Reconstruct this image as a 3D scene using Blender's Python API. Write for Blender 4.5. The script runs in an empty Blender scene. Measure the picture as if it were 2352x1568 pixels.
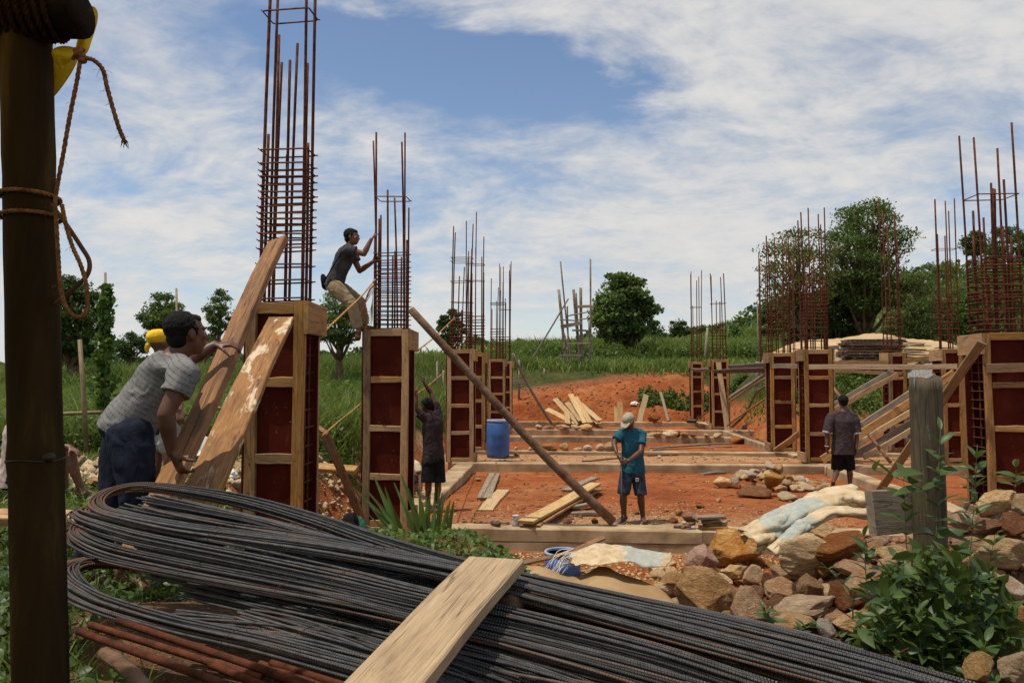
import bpy, bmesh, math, random
import numpy as np
from mathutils import Vector, Matrix, noise as mnoise

# ------------------------------------------------------------------ camera, sky, sun, exposure
scene = bpy.context.scene
COL = scene.collection
EYE = Vector((0.0, 0.0, 2.02))
FPX = 1700.0                                   # focal length in photo units (photo 2352 wide)
PITCH = math.atan(79.0 / FPX)
cam_d = bpy.data.cameras.new('camera')
cam_d.sensor_width = 36.0
cam_d.lens = FPX / 2352.0 * 36.0
cam_d.clip_start = 0.05
cam_d.clip_end = 5000.0
cam = bpy.data.objects.new('camera', cam_d)
COL.objects.link(cam)
cam.location = EYE
cam.rotation_euler = (math.radians(90) + PITCH, 0, 0)
scene.camera = cam

SUN_DIR = Vector((0.30, 0.11, -1.0)).normalized()      # direction the light travels
world = bpy.data.worlds.new('World')
scene.world = world
world.use_nodes = True
wn, wl = world.node_tree.nodes, world.node_tree.links
wn.clear()
def wnode(t, **kw):
    n = wn.new(t)
    for k, v in kw.items():
        setattr(n, k, v)
    return n
w_out = wnode('ShaderNodeOutputWorld')
w_bg = wnode('ShaderNodeBackground')
w_bg.inputs['Strength'].default_value = 0.14
sky = wnode('ShaderNodeTexSky', sky_type='NISHITA', sun_disc=False)
sky.sun_elevation = math.asin(-SUN_DIR.z)
sky.sun_rotation = math.atan2(-SUN_DIR.x, -SUN_DIR.y)
sky.altitude = 300
sky.air_density = 1.0
sky.dust_density = 0.4
sky.ozone_density = 1.4
tc = wnode('ShaderNodeTexCoord')
sep = wnode('ShaderNodeSeparateXYZ')
wl.new(tc.outputs['Generated'], sep.inputs[0])
def wmath(op, a, b=None, c=None, clamp=False):
    n = wnode('ShaderNodeMath', operation=op)
    n.use_clamp = clamp
    for i, v in enumerate((a, b, c)):
        if v is None:
            continue
        if isinstance(v, (int, float)):
            n.inputs[i].default_value = v
        else:
            wl.new(v, n.inputs[i])
    return n.outputs[0]
zz = wmath('MAXIMUM', sep.outputs['Z'], 0.0)
den = wmath('ADD', zz, 0.30)
px = wmath('DIVIDE', sep.outputs['X'], den)
py = wmath('DIVIDE', sep.outputs['Y'], den)
comb = wnode('ShaderNodeCombineXYZ')
wl.new(px, comb.inputs[0]); wl.new(py, comb.inputs[1])
def wnoise(scale, detail, rough, dist, off, sx=1.0, sy=1.0, rot=0.0):
    m = wnode('ShaderNodeMapping')
    m.inputs['Location'].default_value = off
    m.inputs['Scale'].default_value = (sx, sy, 1)
    m.inputs['Rotation'].default_value = (0, 0, rot)
    wl.new(comb.outputs[0], m.inputs['Vector'])
    n = wnode('ShaderNodeTexNoise')
    n.inputs['Scale'].default_value = scale
    n.inputs['Detail'].default_value = detail
    n.inputs['Roughness'].default_value = rough
    n.inputs['Distortion'].default_value = dist
    wl.new(m.outputs[0], n.inputs['Vector'])
    return n.outputs['Fac']
big = wnoise(0.75, 3.0, 0.5, 0.4, (2.35, 0.9, 0.0), 1.0, 1.0, 0.5)
mid = wnoise(3.4, 7.0, 0.62, 0.5, (5.2, 1.7, 0.0), 0.85, 1.15, 0.6)
fine = wnoise(13.0, 6.0, 0.62, 0.3, (0.3, 7.1, 0.0), 0.8, 1.2, 0.7)
cl = wmath('ADD', wmath('MULTIPLY', big, 1.2), wmath('ADD', wmath('MULTIPLY', mid, 1.15), wmath('MULTIPLY', fine, 0.5)))
# the long ragged blue opening in the cloud sheet
qx = wmath('ADD', px, wmath('MULTIPLY', wmath('SUBTRACT', mid, 0.5), 0.55))
qy = wmath('ADD', py, wmath('MULTIPLY', wmath('SUBTRACT', big, 0.5), 0.35))
def gap(cx, cy, rx, ry, rot, depth):
    dx = wmath('SUBTRACT', qx, cx); dy = wmath('SUBTRACT', qy, cy)
    c, s = math.cos(rot), math.sin(rot)
    ax = wmath('DIVIDE', wmath('ADD', wmath('MULTIPLY', dx, c), wmath('MULTIPLY', dy, s)), rx)
    ay = wmath('DIVIDE', wmath('SUBTRACT', wmath('MULTIPLY', dy, c), wmath('MULTIPLY', dx, s)), ry)
    r2 = wmath('ADD', wmath('MULTIPLY', ax, ax), wmath('MULTIPLY', ay, ay))
    e = wmath('POWER', 2.718, wmath('MULTIPLY', r2, -1.0))
    return wmath('MULTIPLY', e, depth)
GAPS = [(-0.06, 1.31, 0.30, 0.10, 0.48, 0.75), (-0.30, 1.20, 0.16, 0.08, 0.3, 0.35)]
for g in GAPS:
    cl = wmath('SUBTRACT', cl, gap(*g))
ramp = wnode('ShaderNodeMapRange', interpolation_type='SMOOTHSTEP')
wl.new(cl, ramp.inputs['Value'])
ramp.inputs['From Min'].default_value = 0.96
ramp.inputs['From Max'].default_value = 1.62
ramp.inputs['To Min'].default_value = 0.0
ramp.inputs['To Max'].default_value = 0.98
# thin haze lightens the sky towards the horizon everywhere
hz = wmath('MULTIPLY', wmath('POWER', wmath('SUBTRACT', 1.0, zz, clamp=True), 7.0), 0.42)
cover = wmath('MAXIMUM', ramp.outputs[0], hz)
cshade = wnode('ShaderNodeMix', data_type='RGBA')
wl.new(wmath('ADD', wmath('MULTIPLY', mid, 0.9), wmath('MULTIPLY', fine, 0.5)), cshade.inputs[0])
cshade.inputs[6].default_value = (3.6, 3.85, 4.15, 1)
cshade.inputs[7].default_value = (6.2, 6.05, 5.85, 1)
wmix = wnode('ShaderNodeMix', data_type='RGBA')
wl.new(cover, wmix.inputs[0])
wl.new(sky.outputs[0], wmix.inputs[6])
wl.new(cshade.outputs[2], wmix.inputs[7])
wl.new(wmix.outputs[2], w_bg.inputs['Color'])
wl.new(w_bg.outputs[0], w_out.inputs['Surface'])

sun_d = bpy.data.lights.new('sun', 'SUN')
sun_d.energy = 4.8
sun_d.angle = math.radians(0.55)
sun_d.color = (1.0, 0.90, 0.75)
sun = bpy.data.objects.new('sun', sun_d)
COL.objects.link(sun)
sun.rotation_euler = SUN_DIR.to_track_quat('-Z', 'Y').to_euler()
scene.view_settings.view_transform = 'Standard'
scene.view_settings.look = 'None'
scene.view_settings.gamma = 1.0
scene.view_settings.exposure = -0.15
scene.render.engine = 'CYCLES'
scene.cycles.max_bounces = 6
scene.cycles.diffuse_bounces = 3
scene.cycles.transparent_max_bounces = 8

# ------------------------------------------------------------------ helpers
rnd = random.Random(11)
CP, SP = math.cos(PITCH), math.sin(PITCH)
def ray(vx, vy):
    a = (vx - 1176.0) / FPX
    b = -(vy - 784.0) / FPX
    return Vector((a, CP - b * SP, SP + b * CP))
def P(vx, vy, Y):
    "world point seen at photo position vx, vy at distance Y ahead"
    d = ray(vx, vy)
    return EYE + d * (Y / d.y)
def G(vx, vy, z=0.0):
    d = ray(vx, vy)
    return EYE + d * ((z - EYE.z) / d.z)
def X_at(vx, Y):
    return (vx - 1176.0) / FPX * Y
def Z_at(vy, Y):
    return P(1176, vy, Y).z

def new_obj(name, me, mat=None, parent=None):
    o = bpy.data.objects.new(name, me)
    COL.objects.link(o)
    if mat is not None and me is not None and len(me.materials) == 0:
        me.materials.append(mat)
    if parent is not None:
        o.parent = parent
    return o
def empty(name, loc=(0, 0, 0)):
    o = bpy.data.objects.new(name, None)
    COL.objects.link(o)
    o.location = loc
    o.empty_display_size = 0.1
    return o
def tag(o, label, cat, group=None, kind=None):
    o['label'] = label
    o['category'] = cat
    if group: o['group'] = group
    if kind: o['kind'] = kind
    return o
def thing(name, loc, label, cat, group=None):
    return tag(empty(name, loc), label, cat, group)

def np_mesh(name, V, F, smooth=False, uv=None):
    "fast mesh from numpy arrays; F is (n,3) or (n,4)"
    me = bpy.data.meshes.new(name)
    V = np.asarray(V, dtype=np.float32); F = np.asarray(F, dtype=np.int32)
    n, k = F.shape
    me.vertices.add(len(V)); me.vertices.foreach_set('co', V.ravel())
    me.loops.add(n * k); me.loops.foreach_set('vertex_index', F.ravel())
    me.polygons.add(n)
    me.polygons.foreach_set('loop_start', np.arange(0, n * k, k, dtype=np.int32))
    me.polygons.foreach_set('loop_total', np.full(n, k, dtype=np.int32))
    if smooth:
        me.polygons.foreach_set('use_smooth', np.ones(n, dtype=bool))
    if uv is not None:
        l = me.uv_layers.new(name='UVMap')
        l.data.foreach_set('uv', np.asarray(uv, dtype=np.float32)[F.ravel()].ravel())
    me.update(calc_edges=True)
    return me

class MB:
    "collects shapes into one mesh"
    def __init__(s):
        s.v = []; s.f = []; s.uv = []
    def quadgrid(s, rings, close=True, cap0=True, cap1=True, uvs=None):
        b = len(s.v); n = len(rings[0])
        for i, r in enumerate(rings):
            for j, p in enumerate(r):
                s.v.append(tuple(p))
                s.uv.append((uvs[i] if uvs else i, j / n))
        for i in range(len(rings) - 1):
            for j in range(n if close else n - 1):
                k = (j + 1) % n
                s.f.append((b + i * n + j, b + i * n + k, b + (i + 1) * n + k, b + (i + 1) * n + j))
        if cap0: s.f.append(tuple(b + j for j in range(n))[::-1])
        if cap1: s.f.append(tuple(b + (len(rings) - 1) * n + j for j in range(n)))
    def tube(s, pts, rad, n=6, caps=True):
        pts = [Vector(p) for p in pts]
        if isinstance(rad, (int, float)): rad = [rad] * len(pts)
        rings = []; L = 0.0; us = []
        t0 = (pts[1] - pts[0]).normalized()
        ref = Vector((0, 0, 1)) if abs(t0.z) < 0.9 else Vector((1, 0, 0))
        a = t0.cross(ref).normalized()
        for i, p in enumerate(pts):
            t = (pts[min(i + 1, len(pts) - 1)] - pts[max(i - 1, 0)])
            t = t.normalized() if t.length > 1e-9 else t0
            a = a - t * a.dot(t)
            a = a.normalized() if a.length > 1e-6 else t.orthogonal().normalized()
            c = t.cross(a)
            if i: L += (p - pts[i - 1]).length
            us.append(L)
            rings.append([p + (a * math.cos(2 * math.pi * j / n) + c * math.sin(2 * math.pi * j / n)) * rad[i] for j in range(n)])
        s.quadgrid(rings, True, caps, caps, us)
    def ball(s, c, r, n=12, m=8, mat=None, pw=1.0):
        "ellipsoid; r is a number or (rx, ry, rz), mat a 3x3 orientation"
        if isinstance(r, (int, float)): r = (r, r, r)
        c = Vector(c); rings = []
        for i in range(m + 1):
            th = math.pi * (i + 0.02) / (m + 0.04)
            ring = []
            for j in range(n):
                ph = 2 * math.pi * j / n
                q = Vector((math.sin(th) * math.cos(ph) * r[0], math.sin(th) * math.sin(ph) * r[1], -math.cos(th) * r[2]))
                if mat is not None: q = mat @ q
                ring.append(c + q)
            rings.append(ring)
        s.quadgrid(rings)
    def box(s, lo, hi):
        x0, y0, z0 = lo; x1, y1, z1 = hi
        s.quadgrid([[(x0, y0, z0), (x1, y0, z0), (x1, y1, z0), (x0, y1, z0)], [(x0, y0, z1), (x1, y0, z1), (x1, y1, z1), (x0, y1, z1)]])
    def mesh(s, name, smooth=False):
        me = bpy.data.meshes.new(name)
        me.from_pydata(s.v, [], s.f)
        l = me.uv_layers.new(name='UVMap')
        idx = np.zeros(len(me.loops), dtype=np.int32); me.loops.foreach_get('vertex_index', idx)
        l.data.foreach_set('uv', np.array(s.uv, dtype=np.float32)[idx].ravel())
        if smooth:
            me.polygons.foreach_set('use_smooth', np.ones(len(me.polygons), dtype=bool))
        me.update()
        return me
    def build(s, name, mat, parent=None, smooth=False):
        o = new_obj(name, s.mesh(name, smooth), mat, parent)
        return o

def local(o, parent):
    "keep an object's world placement when its parent is an unrotated empty"
    if parent is not None:
        o.parent = parent
        o.location = Vector(o.location) - Vector(parent.location)
    return o

def curve_pts(ctrl, n):
    "Catmull-Rom through control points"
    c = [Vector(p) for p in ctrl]
    c = [c[0] * 2 - c[1]] + c + [c[-1] * 2 - c[-2]]
    out = []
    segs = len(c) - 3
    for k in range(n + 1):
        u = k / n * segs
        i = min(int(u), segs - 1); t = u - i
        p0, p1, p2, p3 = c[i:i + 4]
        out.append(0.5 * ((2 * p1) + (p2 - p0) * t + (2 * p0 - 5 * p1 + 4 * p2 - p3) * t * t + (3 * p1 - p0 - 3 * p2 + p3) * t ** 3))
    return out

# ------------------------------------------------------------------ materials
MATS = {}
def mat_new(name):
    m = bpy.data.materials.new(name); m.use_nodes = True
    nt = m.node_tree; nt.nodes.clear()
    out = nt.nodes.new('ShaderNodeOutputMaterial')
    b = nt.nodes.new('ShaderNodeBsdfPrincipled')
    nt.links.new(b.outputs[0], out.inputs['Surface'])
    MATS[name] = m
    return m, nt, b, out
class NT:
    "small node-graph helper"
    def __init__(s, nt): s.nt = nt
    def n(s, t, **kw):
        x = s.nt.nodes.new(t)
        for k, v in kw.items(): setattr(x, k, v)
        return x
    def l(s, a, b): s.nt.links.new(a, b)
    def coord(s, kind='Object', scale=(1, 1, 1), rand=0.0):
        t = s.n('ShaderNodeTexCoord'); m = s.n('ShaderNodeMapping')
        m.inputs['Scale'].default_value = scale
        s.l(t.outputs[kind], m.inputs['Vector'])
        if rand:
            oi = s.n('ShaderNodeObjectInfo'); mu = s.n('ShaderNodeMath', operation='MULTIPLY')
            s.l(oi.outputs['Random'], mu.inputs[0]); mu.inputs[1].default_value = rand
            cb = s.n('ShaderNodeCombineXYZ')
            for i in range(3): s.l(mu.outputs[0], cb.inputs[i])
            s.l(cb.outputs[0], m.inputs['Location'])
        return m.outputs[0]
    def noise(s, vec, scale, detail=4, rough=0.55, dist=0.0):
        x = s.n('ShaderNodeTexNoise')
        x.inputs['Scale'].default_value = scale; x.inputs['Detail'].default_value = detail
        x.inputs['Roughness'].default_value = rough; x.inputs['Distortion'].default_value = dist
        s.l(vec, x.inputs['Vector'])
        return x.outputs['Fac']
    def ramp(s, fac, stops):
        x = s.n('ShaderNodeValToRGB')
        e = x.color_ramp.elements
        while len(e) < len(stops): e.new(0.5)
        for i, (p, c) in enumerate(stops):
            e[i].position = p
            e[i].color = (c, c, c, 1) if isinstance(c, (int, float)) else (*c, 1)
        s.l(fac, x.inputs[0])
        return x.outputs[0]
    def mix(s, fac, a, b, blend='MIX'):
        x = s.n('ShaderNodeMix', data_type='RGBA', blend_type=blend)
        for i, v in ((0, fac), (6, a), (7, b)):
            if isinstance(v, (int, float)): x.inputs[i].default_value = v
            elif isinstance(v, tuple): x.inputs[i].default_value = (*v, 1) if len(v) == 3 else v
            else: s.l(v, x.inputs[i])
        return x.outputs[2]
    def math(s, op, a, b=None, clamp=False):
        x = s.n('ShaderNodeMath', operation=op); x.use_clamp = clamp
        for i, v in enumerate((a, b)):
            if v is None: continue
            if isinstance(v, (int, float)): x.inputs[i].default_value = v
            else: s.l(v, x.inputs[i])
        return x.outputs[0]
    def bump(s, h, strength, dist, bsdf, nrm=None):
        x = s.n('ShaderNodeBump')
        x.inputs['Strength'].default_value = strength; x.inputs['Distance'].default_value = dist
        s.l(h, x.inputs['Height'])
        if nrm is not None: s.l(nrm, x.inputs['Normal'])
        s.l(x.outputs[0], bsdf.inputs['Normal'])
        return x.outputs[0]
    def rand(s):
        return s.n('ShaderNodeObjectInfo').outputs['Random']

def m_wood(name, dark, light, stain=(0.10, 0.06, 0.035), stain_amt=0.35, var=0.35, rough=0.75, scale=1.0, blot=None):
    "sawn timber: grain along the local X axis of each plank"
    m, nt, b, out = mat_new(name); N = NT(nt)
    c = N.coord('Object', (0.9 * scale, 14 * scale, 14 * scale), 37.0)
    c2 = N.coord('Object', (1.6, 5, 5), 19.0)
    g = N.noise(c, 3.0, 6, 0.62, 0.8)
    f = N.noise(c, 14.0, 3, 0.6, 0.2)
    col = N.mix(N.ramp(g, [(0.3, 0.0), (0.72, 1.0)]), dark, light)
    col = N.mix(N.math('MULTIPLY', N.ramp(f, [(0.35, 1.0), (0.55, 0.0)]), 0.35), col, stain)
    s = N.noise(c2, 1.6, 5, 0.65, 0.6)
    col = N.mix(N.math('MULTIPLY', N.ramp(s, [(0.5, 0.0), (0.72, 1.0)]), stain_amt), col, stain)
    if blot:
        p = N.noise(N.coord('Object', (1.2, 4, 4), 7.0), 2.2, 5, 0.65, 0.4)
        col = N.mix(N.ramp(p, [(blot[1], 0.0), (blot[1] + 0.06, 0.9)]), col, blot[0])
    ck = N.noise(N.coord('Object', (0.22, 7, 7), 13.0), 2.4, 4, 0.5, 0.9)
    col = N.mix(N.ramp(N.math('ABSOLUTE', N.math('SUBTRACT', ck, 0.5)), [(0.003, 0.75), (0.012, 0.0)]), col, tuple(x * 0.5 for x in stain))
    kn = N.noise(N.coord('Object', (5, 9, 9), 29.0), 1.3, 2, 0.5, 0.2)
    col = N.mix(N.ramp(kn, [(0.74, 0.0), (0.79, 0.7)]), col, stain)
    r = N.rand()
    hs = N.n('ShaderNodeHueSaturation')
    N.l(N.math('ADD', N.math('MULTIPLY', r, var * 1.2), 1.0 - var * 0.7), hs.inputs['Value'])
    N.l(N.math('ADD', N.math('MULTIPLY', N.math('FRACT', N.math('MULTIPLY', r, 7.3)), 0.3), 0.82), hs.inputs['Saturation'])
    N.l(col, hs.inputs['Color']); N.l(hs.outputs[0], b.inputs['Base Color'])
    b.inputs['Roughness'].default_value = rough
    b.inputs['Specular IOR Level'].default_value = 0.25
    N.bump(N.math('ADD', N.math('MULTIPLY', g, 0.6), N.math('MULTIPLY', f, 0.6)), 0.45, 0.006, b)
    return m
m_wood('wood_frame', (0.265, 0.138, 0.050), (0.45, 0.27, 0.108), stain=(0.085, 0.045, 0.022), stain_amt=0.65, var=0.5)
m_wood('wood_pale', (0.39, 0.26, 0.125), (0.57, 0.41, 0.225), stain=(0.18, 0.11, 0.05), stain_amt=0.4, var=0.3)
m_wood('wood_brown', (0.15, 0.072, 0.034), (0.33, 0.175, 0.080), stain=(0.045, 0.027, 0.02), stain_amt=0.9, var=0.2)
m_wood('wood_limed', (0.20, 0.095, 0.038), (0.36, 0.195, 0.082), stain=(0.075, 0.038, 0.02), stain_amt=0.7, var=0.1, blot=((0.55, 0.46, 0.34), 0.56))
m_wood('wood_grey', (0.17, 0.132, 0.092), (0.33, 0.265, 0.19), stain=(0.07, 0.052, 0.035), stain_amt=0.45, var=0.35)
m_wood('wood_dark', (0.07, 0.045, 0.03), (0.17, 0.11, 0.07), stain=(0.025, 0.018, 0.012), var=0.3)
m_wood('wood_board', (0.29, 0.195, 0.098), (0.42, 0.30, 0.165), stain=(0.15, 0.092, 0.048), stain_amt=0.8, var=0.0, scale=1.2)
m_wood('wood_post', (0.055, 0.044, 0.027), (0.125, 0.10, 0.062), stain=(0.022, 0.018, 0.013), stain_amt=0.8, var=0.0, blot=((0.17, 0.23, 0.26), 0.58))

def m_simple(name, c0, c1, scale=6, rough=0.7, bump=0.3, bdist=0.01, spec=0.3, rand=5.0, detail=5, metal=0.0, lo=0.35, hi=0.65, var=0.0, sc3=(1, 1, 1), c2=None):
    m, nt, b, out = mat_new(name); N = NT(nt)
    v = N.coord('Object', sc3, rand)
    f = N.noise(v, scale, detail, 0.6, 0.3)
    stops = [(lo, c0), (hi, c1)] if c2 is None else [(lo, c0), ((lo + hi) / 2, c1), (hi, c2)]
    col = N.ramp(f, stops)
    if var:
        hs = N.n('ShaderNodeHueSaturation')
        N.l(N.math('ADD', N.math('MULTIPLY', N.rand(), var), 1.0 - var / 2), hs.inputs['Value'])
        N.l(col, hs.inputs['Color']); col = hs.outputs[0]
    N.l(col, b.inputs['Base Color'])
    b.inputs['Roughness'].default_value = rough
    b.inputs['Metallic'].default_value = metal
    b.inputs['Specular IOR Level'].default_value = spec
    if bump: N.bump(N.noise(v, scale * 4, 4, 0.6), bump, bdist, b)
    return m
def m_ply():
    m, nt, b, out = mat_new('ply_red'); N = NT(nt)
    v = N.coord('Object', (1, 1, 1), 9.0)
    col = N.ramp(N.noise(v, 2.2, 6, 0.6, 0.3), [(0.35, (0.050, 0.008, 0.0045)), (0.6, (0.075, 0.0125, 0.0065)), (0.8, (0.098, 0.022, 0.012))])
    sc = N.ramp(N.noise(N.coord('Object', (0.5, 3, 3), 17.0), 5, 7, 0.75, 1.6), [(0.58, 0.0), (0.72, 0.55)])
    pt = N.ramp(N.noise(v, 1.1, 3, 0.5), [(0.48, 0.0), (0.66, 1.0)])
    col = N.mix(N.math('MULTIPLY', sc, pt), col, (0.21, 0.115, 0.085))
    sp = N.ramp(N.noise(v, 24, 2, 0.5), [(0.70, 0.0), (0.74, 0.6)])
    col = N.mix(N.math('MULTIPLY', sp, pt), col, (0.30, 0.25, 0.20))
    N.l(col, b.inputs['Base Color']); b.inputs['Roughness'].default_value = 0.8; b.inputs['Specular IOR Level'].default_value = 0.05
    N.bump(N.noise(v, 9, 4, 0.6), 0.12, 0.004, b)
m_ply()
m_simple('ply_edge', (0.16, 0.04, 0.025), (0.22, 0.07, 0.04), 9, 0.7, 0.2)
m_simple('rust', (0.038, 0.011, 0.006), (0.088, 0.025, 0.011), 16, 0.85, 0.6, 0.004, 0.2, 3.0, var=0.5, c2=(0.13, 0.042, 0.018))
m_simple('rust_bright', (0.038, 0.013, 0.008), (0.105, 0.033, 0.015), 20, 0.9, 0.7, 0.004, 0.15, 3.0, var=0.3)
m_simple('concrete', (0.20, 0.140, 0.082), (0.33, 0.235, 0.14), 1.8, 0.9, 0.35, 0.01, 0.2, 3.0, c2=(0.44, 0.33, 0.205))
m_simple('concrete_top', (0.42, 0.305, 0.175), (0.62, 0.48, 0.30), 2.4, 0.9, 0.3, 0.01, 0.2, 3.0)
m_simple('sand', (0.27, 0.175, 0.088), (0.36, 0.245, 0.130), 3, 0.95, 0.5, 0.02, 0.1)
m_simple('sand_heap', (0.37, 0.26, 0.145), (0.45, 0.33, 0.195), 1.2, 0.95, 0.4, 0.03, 0.1)
m_simple('gravel_grey', (0.16, 0.155, 0.15), (0.44, 0.43, 0.42), 22, 0.9, 1.0, 0.05, 0.2)
m_simple('bark', (0.075, 0.048, 0.030), (0.19, 0.125, 0.08), 7, 0.9, 0.8, 0.02, 0.1, sc3=(1, 1, 0.35))
m_simple('bark_pole', (0.09, 0.05, 0.030), (0.20, 0.125, 0.08), 9, 0.85, 0.8, 0.012, 0.2, sc3=(1, 1, 1))
m_simple('pole_grey', (0.13, 0.11, 0.085), (0.27, 0.23, 0.18), 8, 0.85, 0.5, 0.01, 0.2, var=0.4)
m_simple('bamboo', (0.012, 0.008, 0.004), (0.032, 0.020, 0.0075), 2.5, 0.75, 0.25, 0.006, 0.04, sc3=(4, 4, 0.45), c2=(0.105, 0.066, 0.022), lo=0.3, hi=0.75)  # aged brown culm, darkened further to stand in for the roof's shade
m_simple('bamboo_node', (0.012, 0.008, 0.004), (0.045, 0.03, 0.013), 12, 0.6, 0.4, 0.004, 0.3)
m_simple('bamboo_dry', (0.14, 0.10, 0.05), (0.27, 0.20, 0.105), 6, 0.6, 0.3, 0.006, 0.3, var=0.3)
m_simple('rope', (0.13, 0.062, 0.024), (0.30, 0.155, 0.062), 60, 0.95, 0.9, 0.006, 0.1)
m_simple('rope_shaded', (0.018, 0.009, 0.004), (0.05, 0.026, 0.011), 60, 0.95, 0.9, 0.006, 0.05)  # darker copy of the rope: shade on the log lashing painted in
m_simple('bark_shaded', (0.010, 0.007, 0.004), (0.030, 0.020, 0.012), 7, 0.9, 0.8, 0.02, 0.05)  # darker copy of the bark, with the roof log's shade in its colour
m_simple('rope_coir', (0.30, 0.14, 0.045), (0.52, 0.28, 0.10), 50, 0.95, 0.8, 0.006, 0.1)
m_simple('hook_steel', (0.05, 0.03, 0.02), (0.13, 0.06, 0.035), 18, 0.7, 0.3, 0.003, 0.3)
m_simple('blue_plastic', (0.022, 0.070, 0.22), (0.040, 0.125, 0.36), 3.0, 0.42, 0.1, 0.004, 0.5, c2=(0.15, 0.22, 0.36), lo=0.35, hi=0.85, sc3=(1, 1, 0.5))
m_simple('blue_rim', (0.14, 0.22, 0.38), (0.36, 0.40, 0.45), 8, 0.6, 0.2)
m_simple('dark_water', (0.012, 0.02, 0.04), (0.02, 0.03, 0.06), 3, 0.08, 0.0, spec=0.5)
m_simple('tin', (0.30, 0.29, 0.27), (0.52, 0.50, 0.47), 12, 0.6, 0.4, 0.004, 0.5)
m_simple('iron_dark', (0.035, 0.03, 0.028), (0.12, 0.085, 0.06), 14, 0.6, 0.3, 0.003, 0.4)
m_simple('bottle_plastic', (0.62, 0.66, 0.70), (0.80, 0.83, 0.86), 9, 0.25, 0.1, 0.002, 0.5)
m_simple('bottle_blue', (0.10, 0.25, 0.5), (0.2, 0.4, 0.7), 9, 0.4, 0.1, 0.002)
m_simple('white_bag', (0.62, 0.60, 0.56), (0.80, 0.79, 0.76), 6, 0.8, 0.4, 0.01)
m_simple('hair', (0.0025, 0.0022, 0.002), (0.008, 0.007, 0.0065), 70, 0.7, 1.0, 0.012, 0.2, sc3=(1, 1, 0.5))
m_simple('eye_white', (0.5, 0.48, 0.45), (0.6, 0.58, 0.55), 5, 0.3, 0.0)
m_simple('eye_dark', (0.01, 0.008, 0.006), (0.02, 0.015, 0.01), 5, 0.3, 0.0)
def m_skin(name, c0, c1):
    m = m_simple(name, c0, c1, 7, 0.50, 0.15, 0.004, 0.4, 0.0)
    b = m.node_tree.nodes['Principled BSDF']
    b.inputs['Subsurface Weight'].default_value = 0.0
    return m
m_skin('skin_dark', (0.062, 0.023, 0.012), (0.110, 0.043, 0.022))
m_skin('skin_mid', (0.115, 0.050, 0.028), (0.19, 0.088, 0.050))
m_skin('skin_light', (0.17, 0.080, 0.048), (0.26, 0.13, 0.08))
m_simple('nail', (0.24, 0.13, 0.09), (0.32, 0.18, 0.13), 5, 0.4, 0.0)
def m_cloth(name, c0, c1, scale=9, c2=None, lo=0.35, hi=0.65, rough=0.9):
    m, nt, b, out = mat_new(name); N = NT(nt)
    v = N.coord('Object', (1, 1, 1), 0.0)
    f = N.noise(v, scale, 5, 0.6, 0.4)
    stops = [(lo, c0), (hi, c1)] if c2 is None else [(lo, c0), ((lo + hi) / 2, c1), (hi, c2)]
    N.l(N.ramp(f, stops), b.inputs['Base Color'])
    b.inputs['Roughness'].default_value = rough
    b.inputs['Specular IOR Level'].default_value = 0.12
    b.inputs['Sheen Weight'].default_value = 0.0
    w = N.noise(N.coord('Object', (1, 1, 0.55)), 11, 3, 0.5, 1.2)
    w2 = N.noise(v, 260, 2, 0.5)
    N.bump(N.math('ADD', w, N.math('MULTIPLY', w2, 0.05)), 0.5, 0.03, b)
    return m
m_cloth('cloth_charcoal', (0.032, 0.031, 0.036), (0.060, 0.058, 0.064))
m_cloth('cloth_plum', (0.028, 0.020, 0.021), (0.050, 0.036, 0.037))
m_cloth('cloth_plum2', (0.040, 0.029, 0.032), (0.062, 0.046, 0.050))
m_cloth('cloth_black', (0.006, 0.006, 0.007), (0.013, 0.012, 0.013))
m_cloth('cloth_navy', (0.007, 0.009, 0.018), (0.014, 0.019, 0.036))
m_cloth('cloth_khaki', (0.20, 0.150, 0.090), (0.30, 0.235, 0.150))
m_cloth('cloth_teal', (0.012, 0.066, 0.105), (0.024, 0.105, 0.155))
m_cloth('cloth_denim', (0.018, 0.026, 0.040), (0.045, 0.060, 0.085), 14, (0.15, 0.17, 0.19), 0.42, 0.85)
m_cloth('cloth_cap', (0.22, 0.20, 0.15), (0.36, 0.33, 0.25), 16, (0.15, 0.15, 0.10), 0.35, 0.7)
m_cloth('cloth_yellow', (0.62, 0.38, 0.02), (0.80, 0.52, 0.04))
m_cloth('cloth_green', (0.018, 0.085, 0.050), (0.035, 0.135, 0.085))
m_cloth('cloth_cream', (0.42, 0.37, 0.26), (0.58, 0.52, 0.38))
m_cloth('cloth_pink', (0.36, 0.27, 0.25), (0.48, 0.38, 0.35))
m_cloth('cloth_trim', (0.20, 0.19, 0.18), (0.42, 0.40, 0.38), 60)
m_cloth('patch_white', (0.5, 0.5, 0.5), (0.6, 0.6, 0.6))
m_cloth('patch_red', (0.4, 0.05, 0.05), (0.45, 0.06, 0.06))
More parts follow.
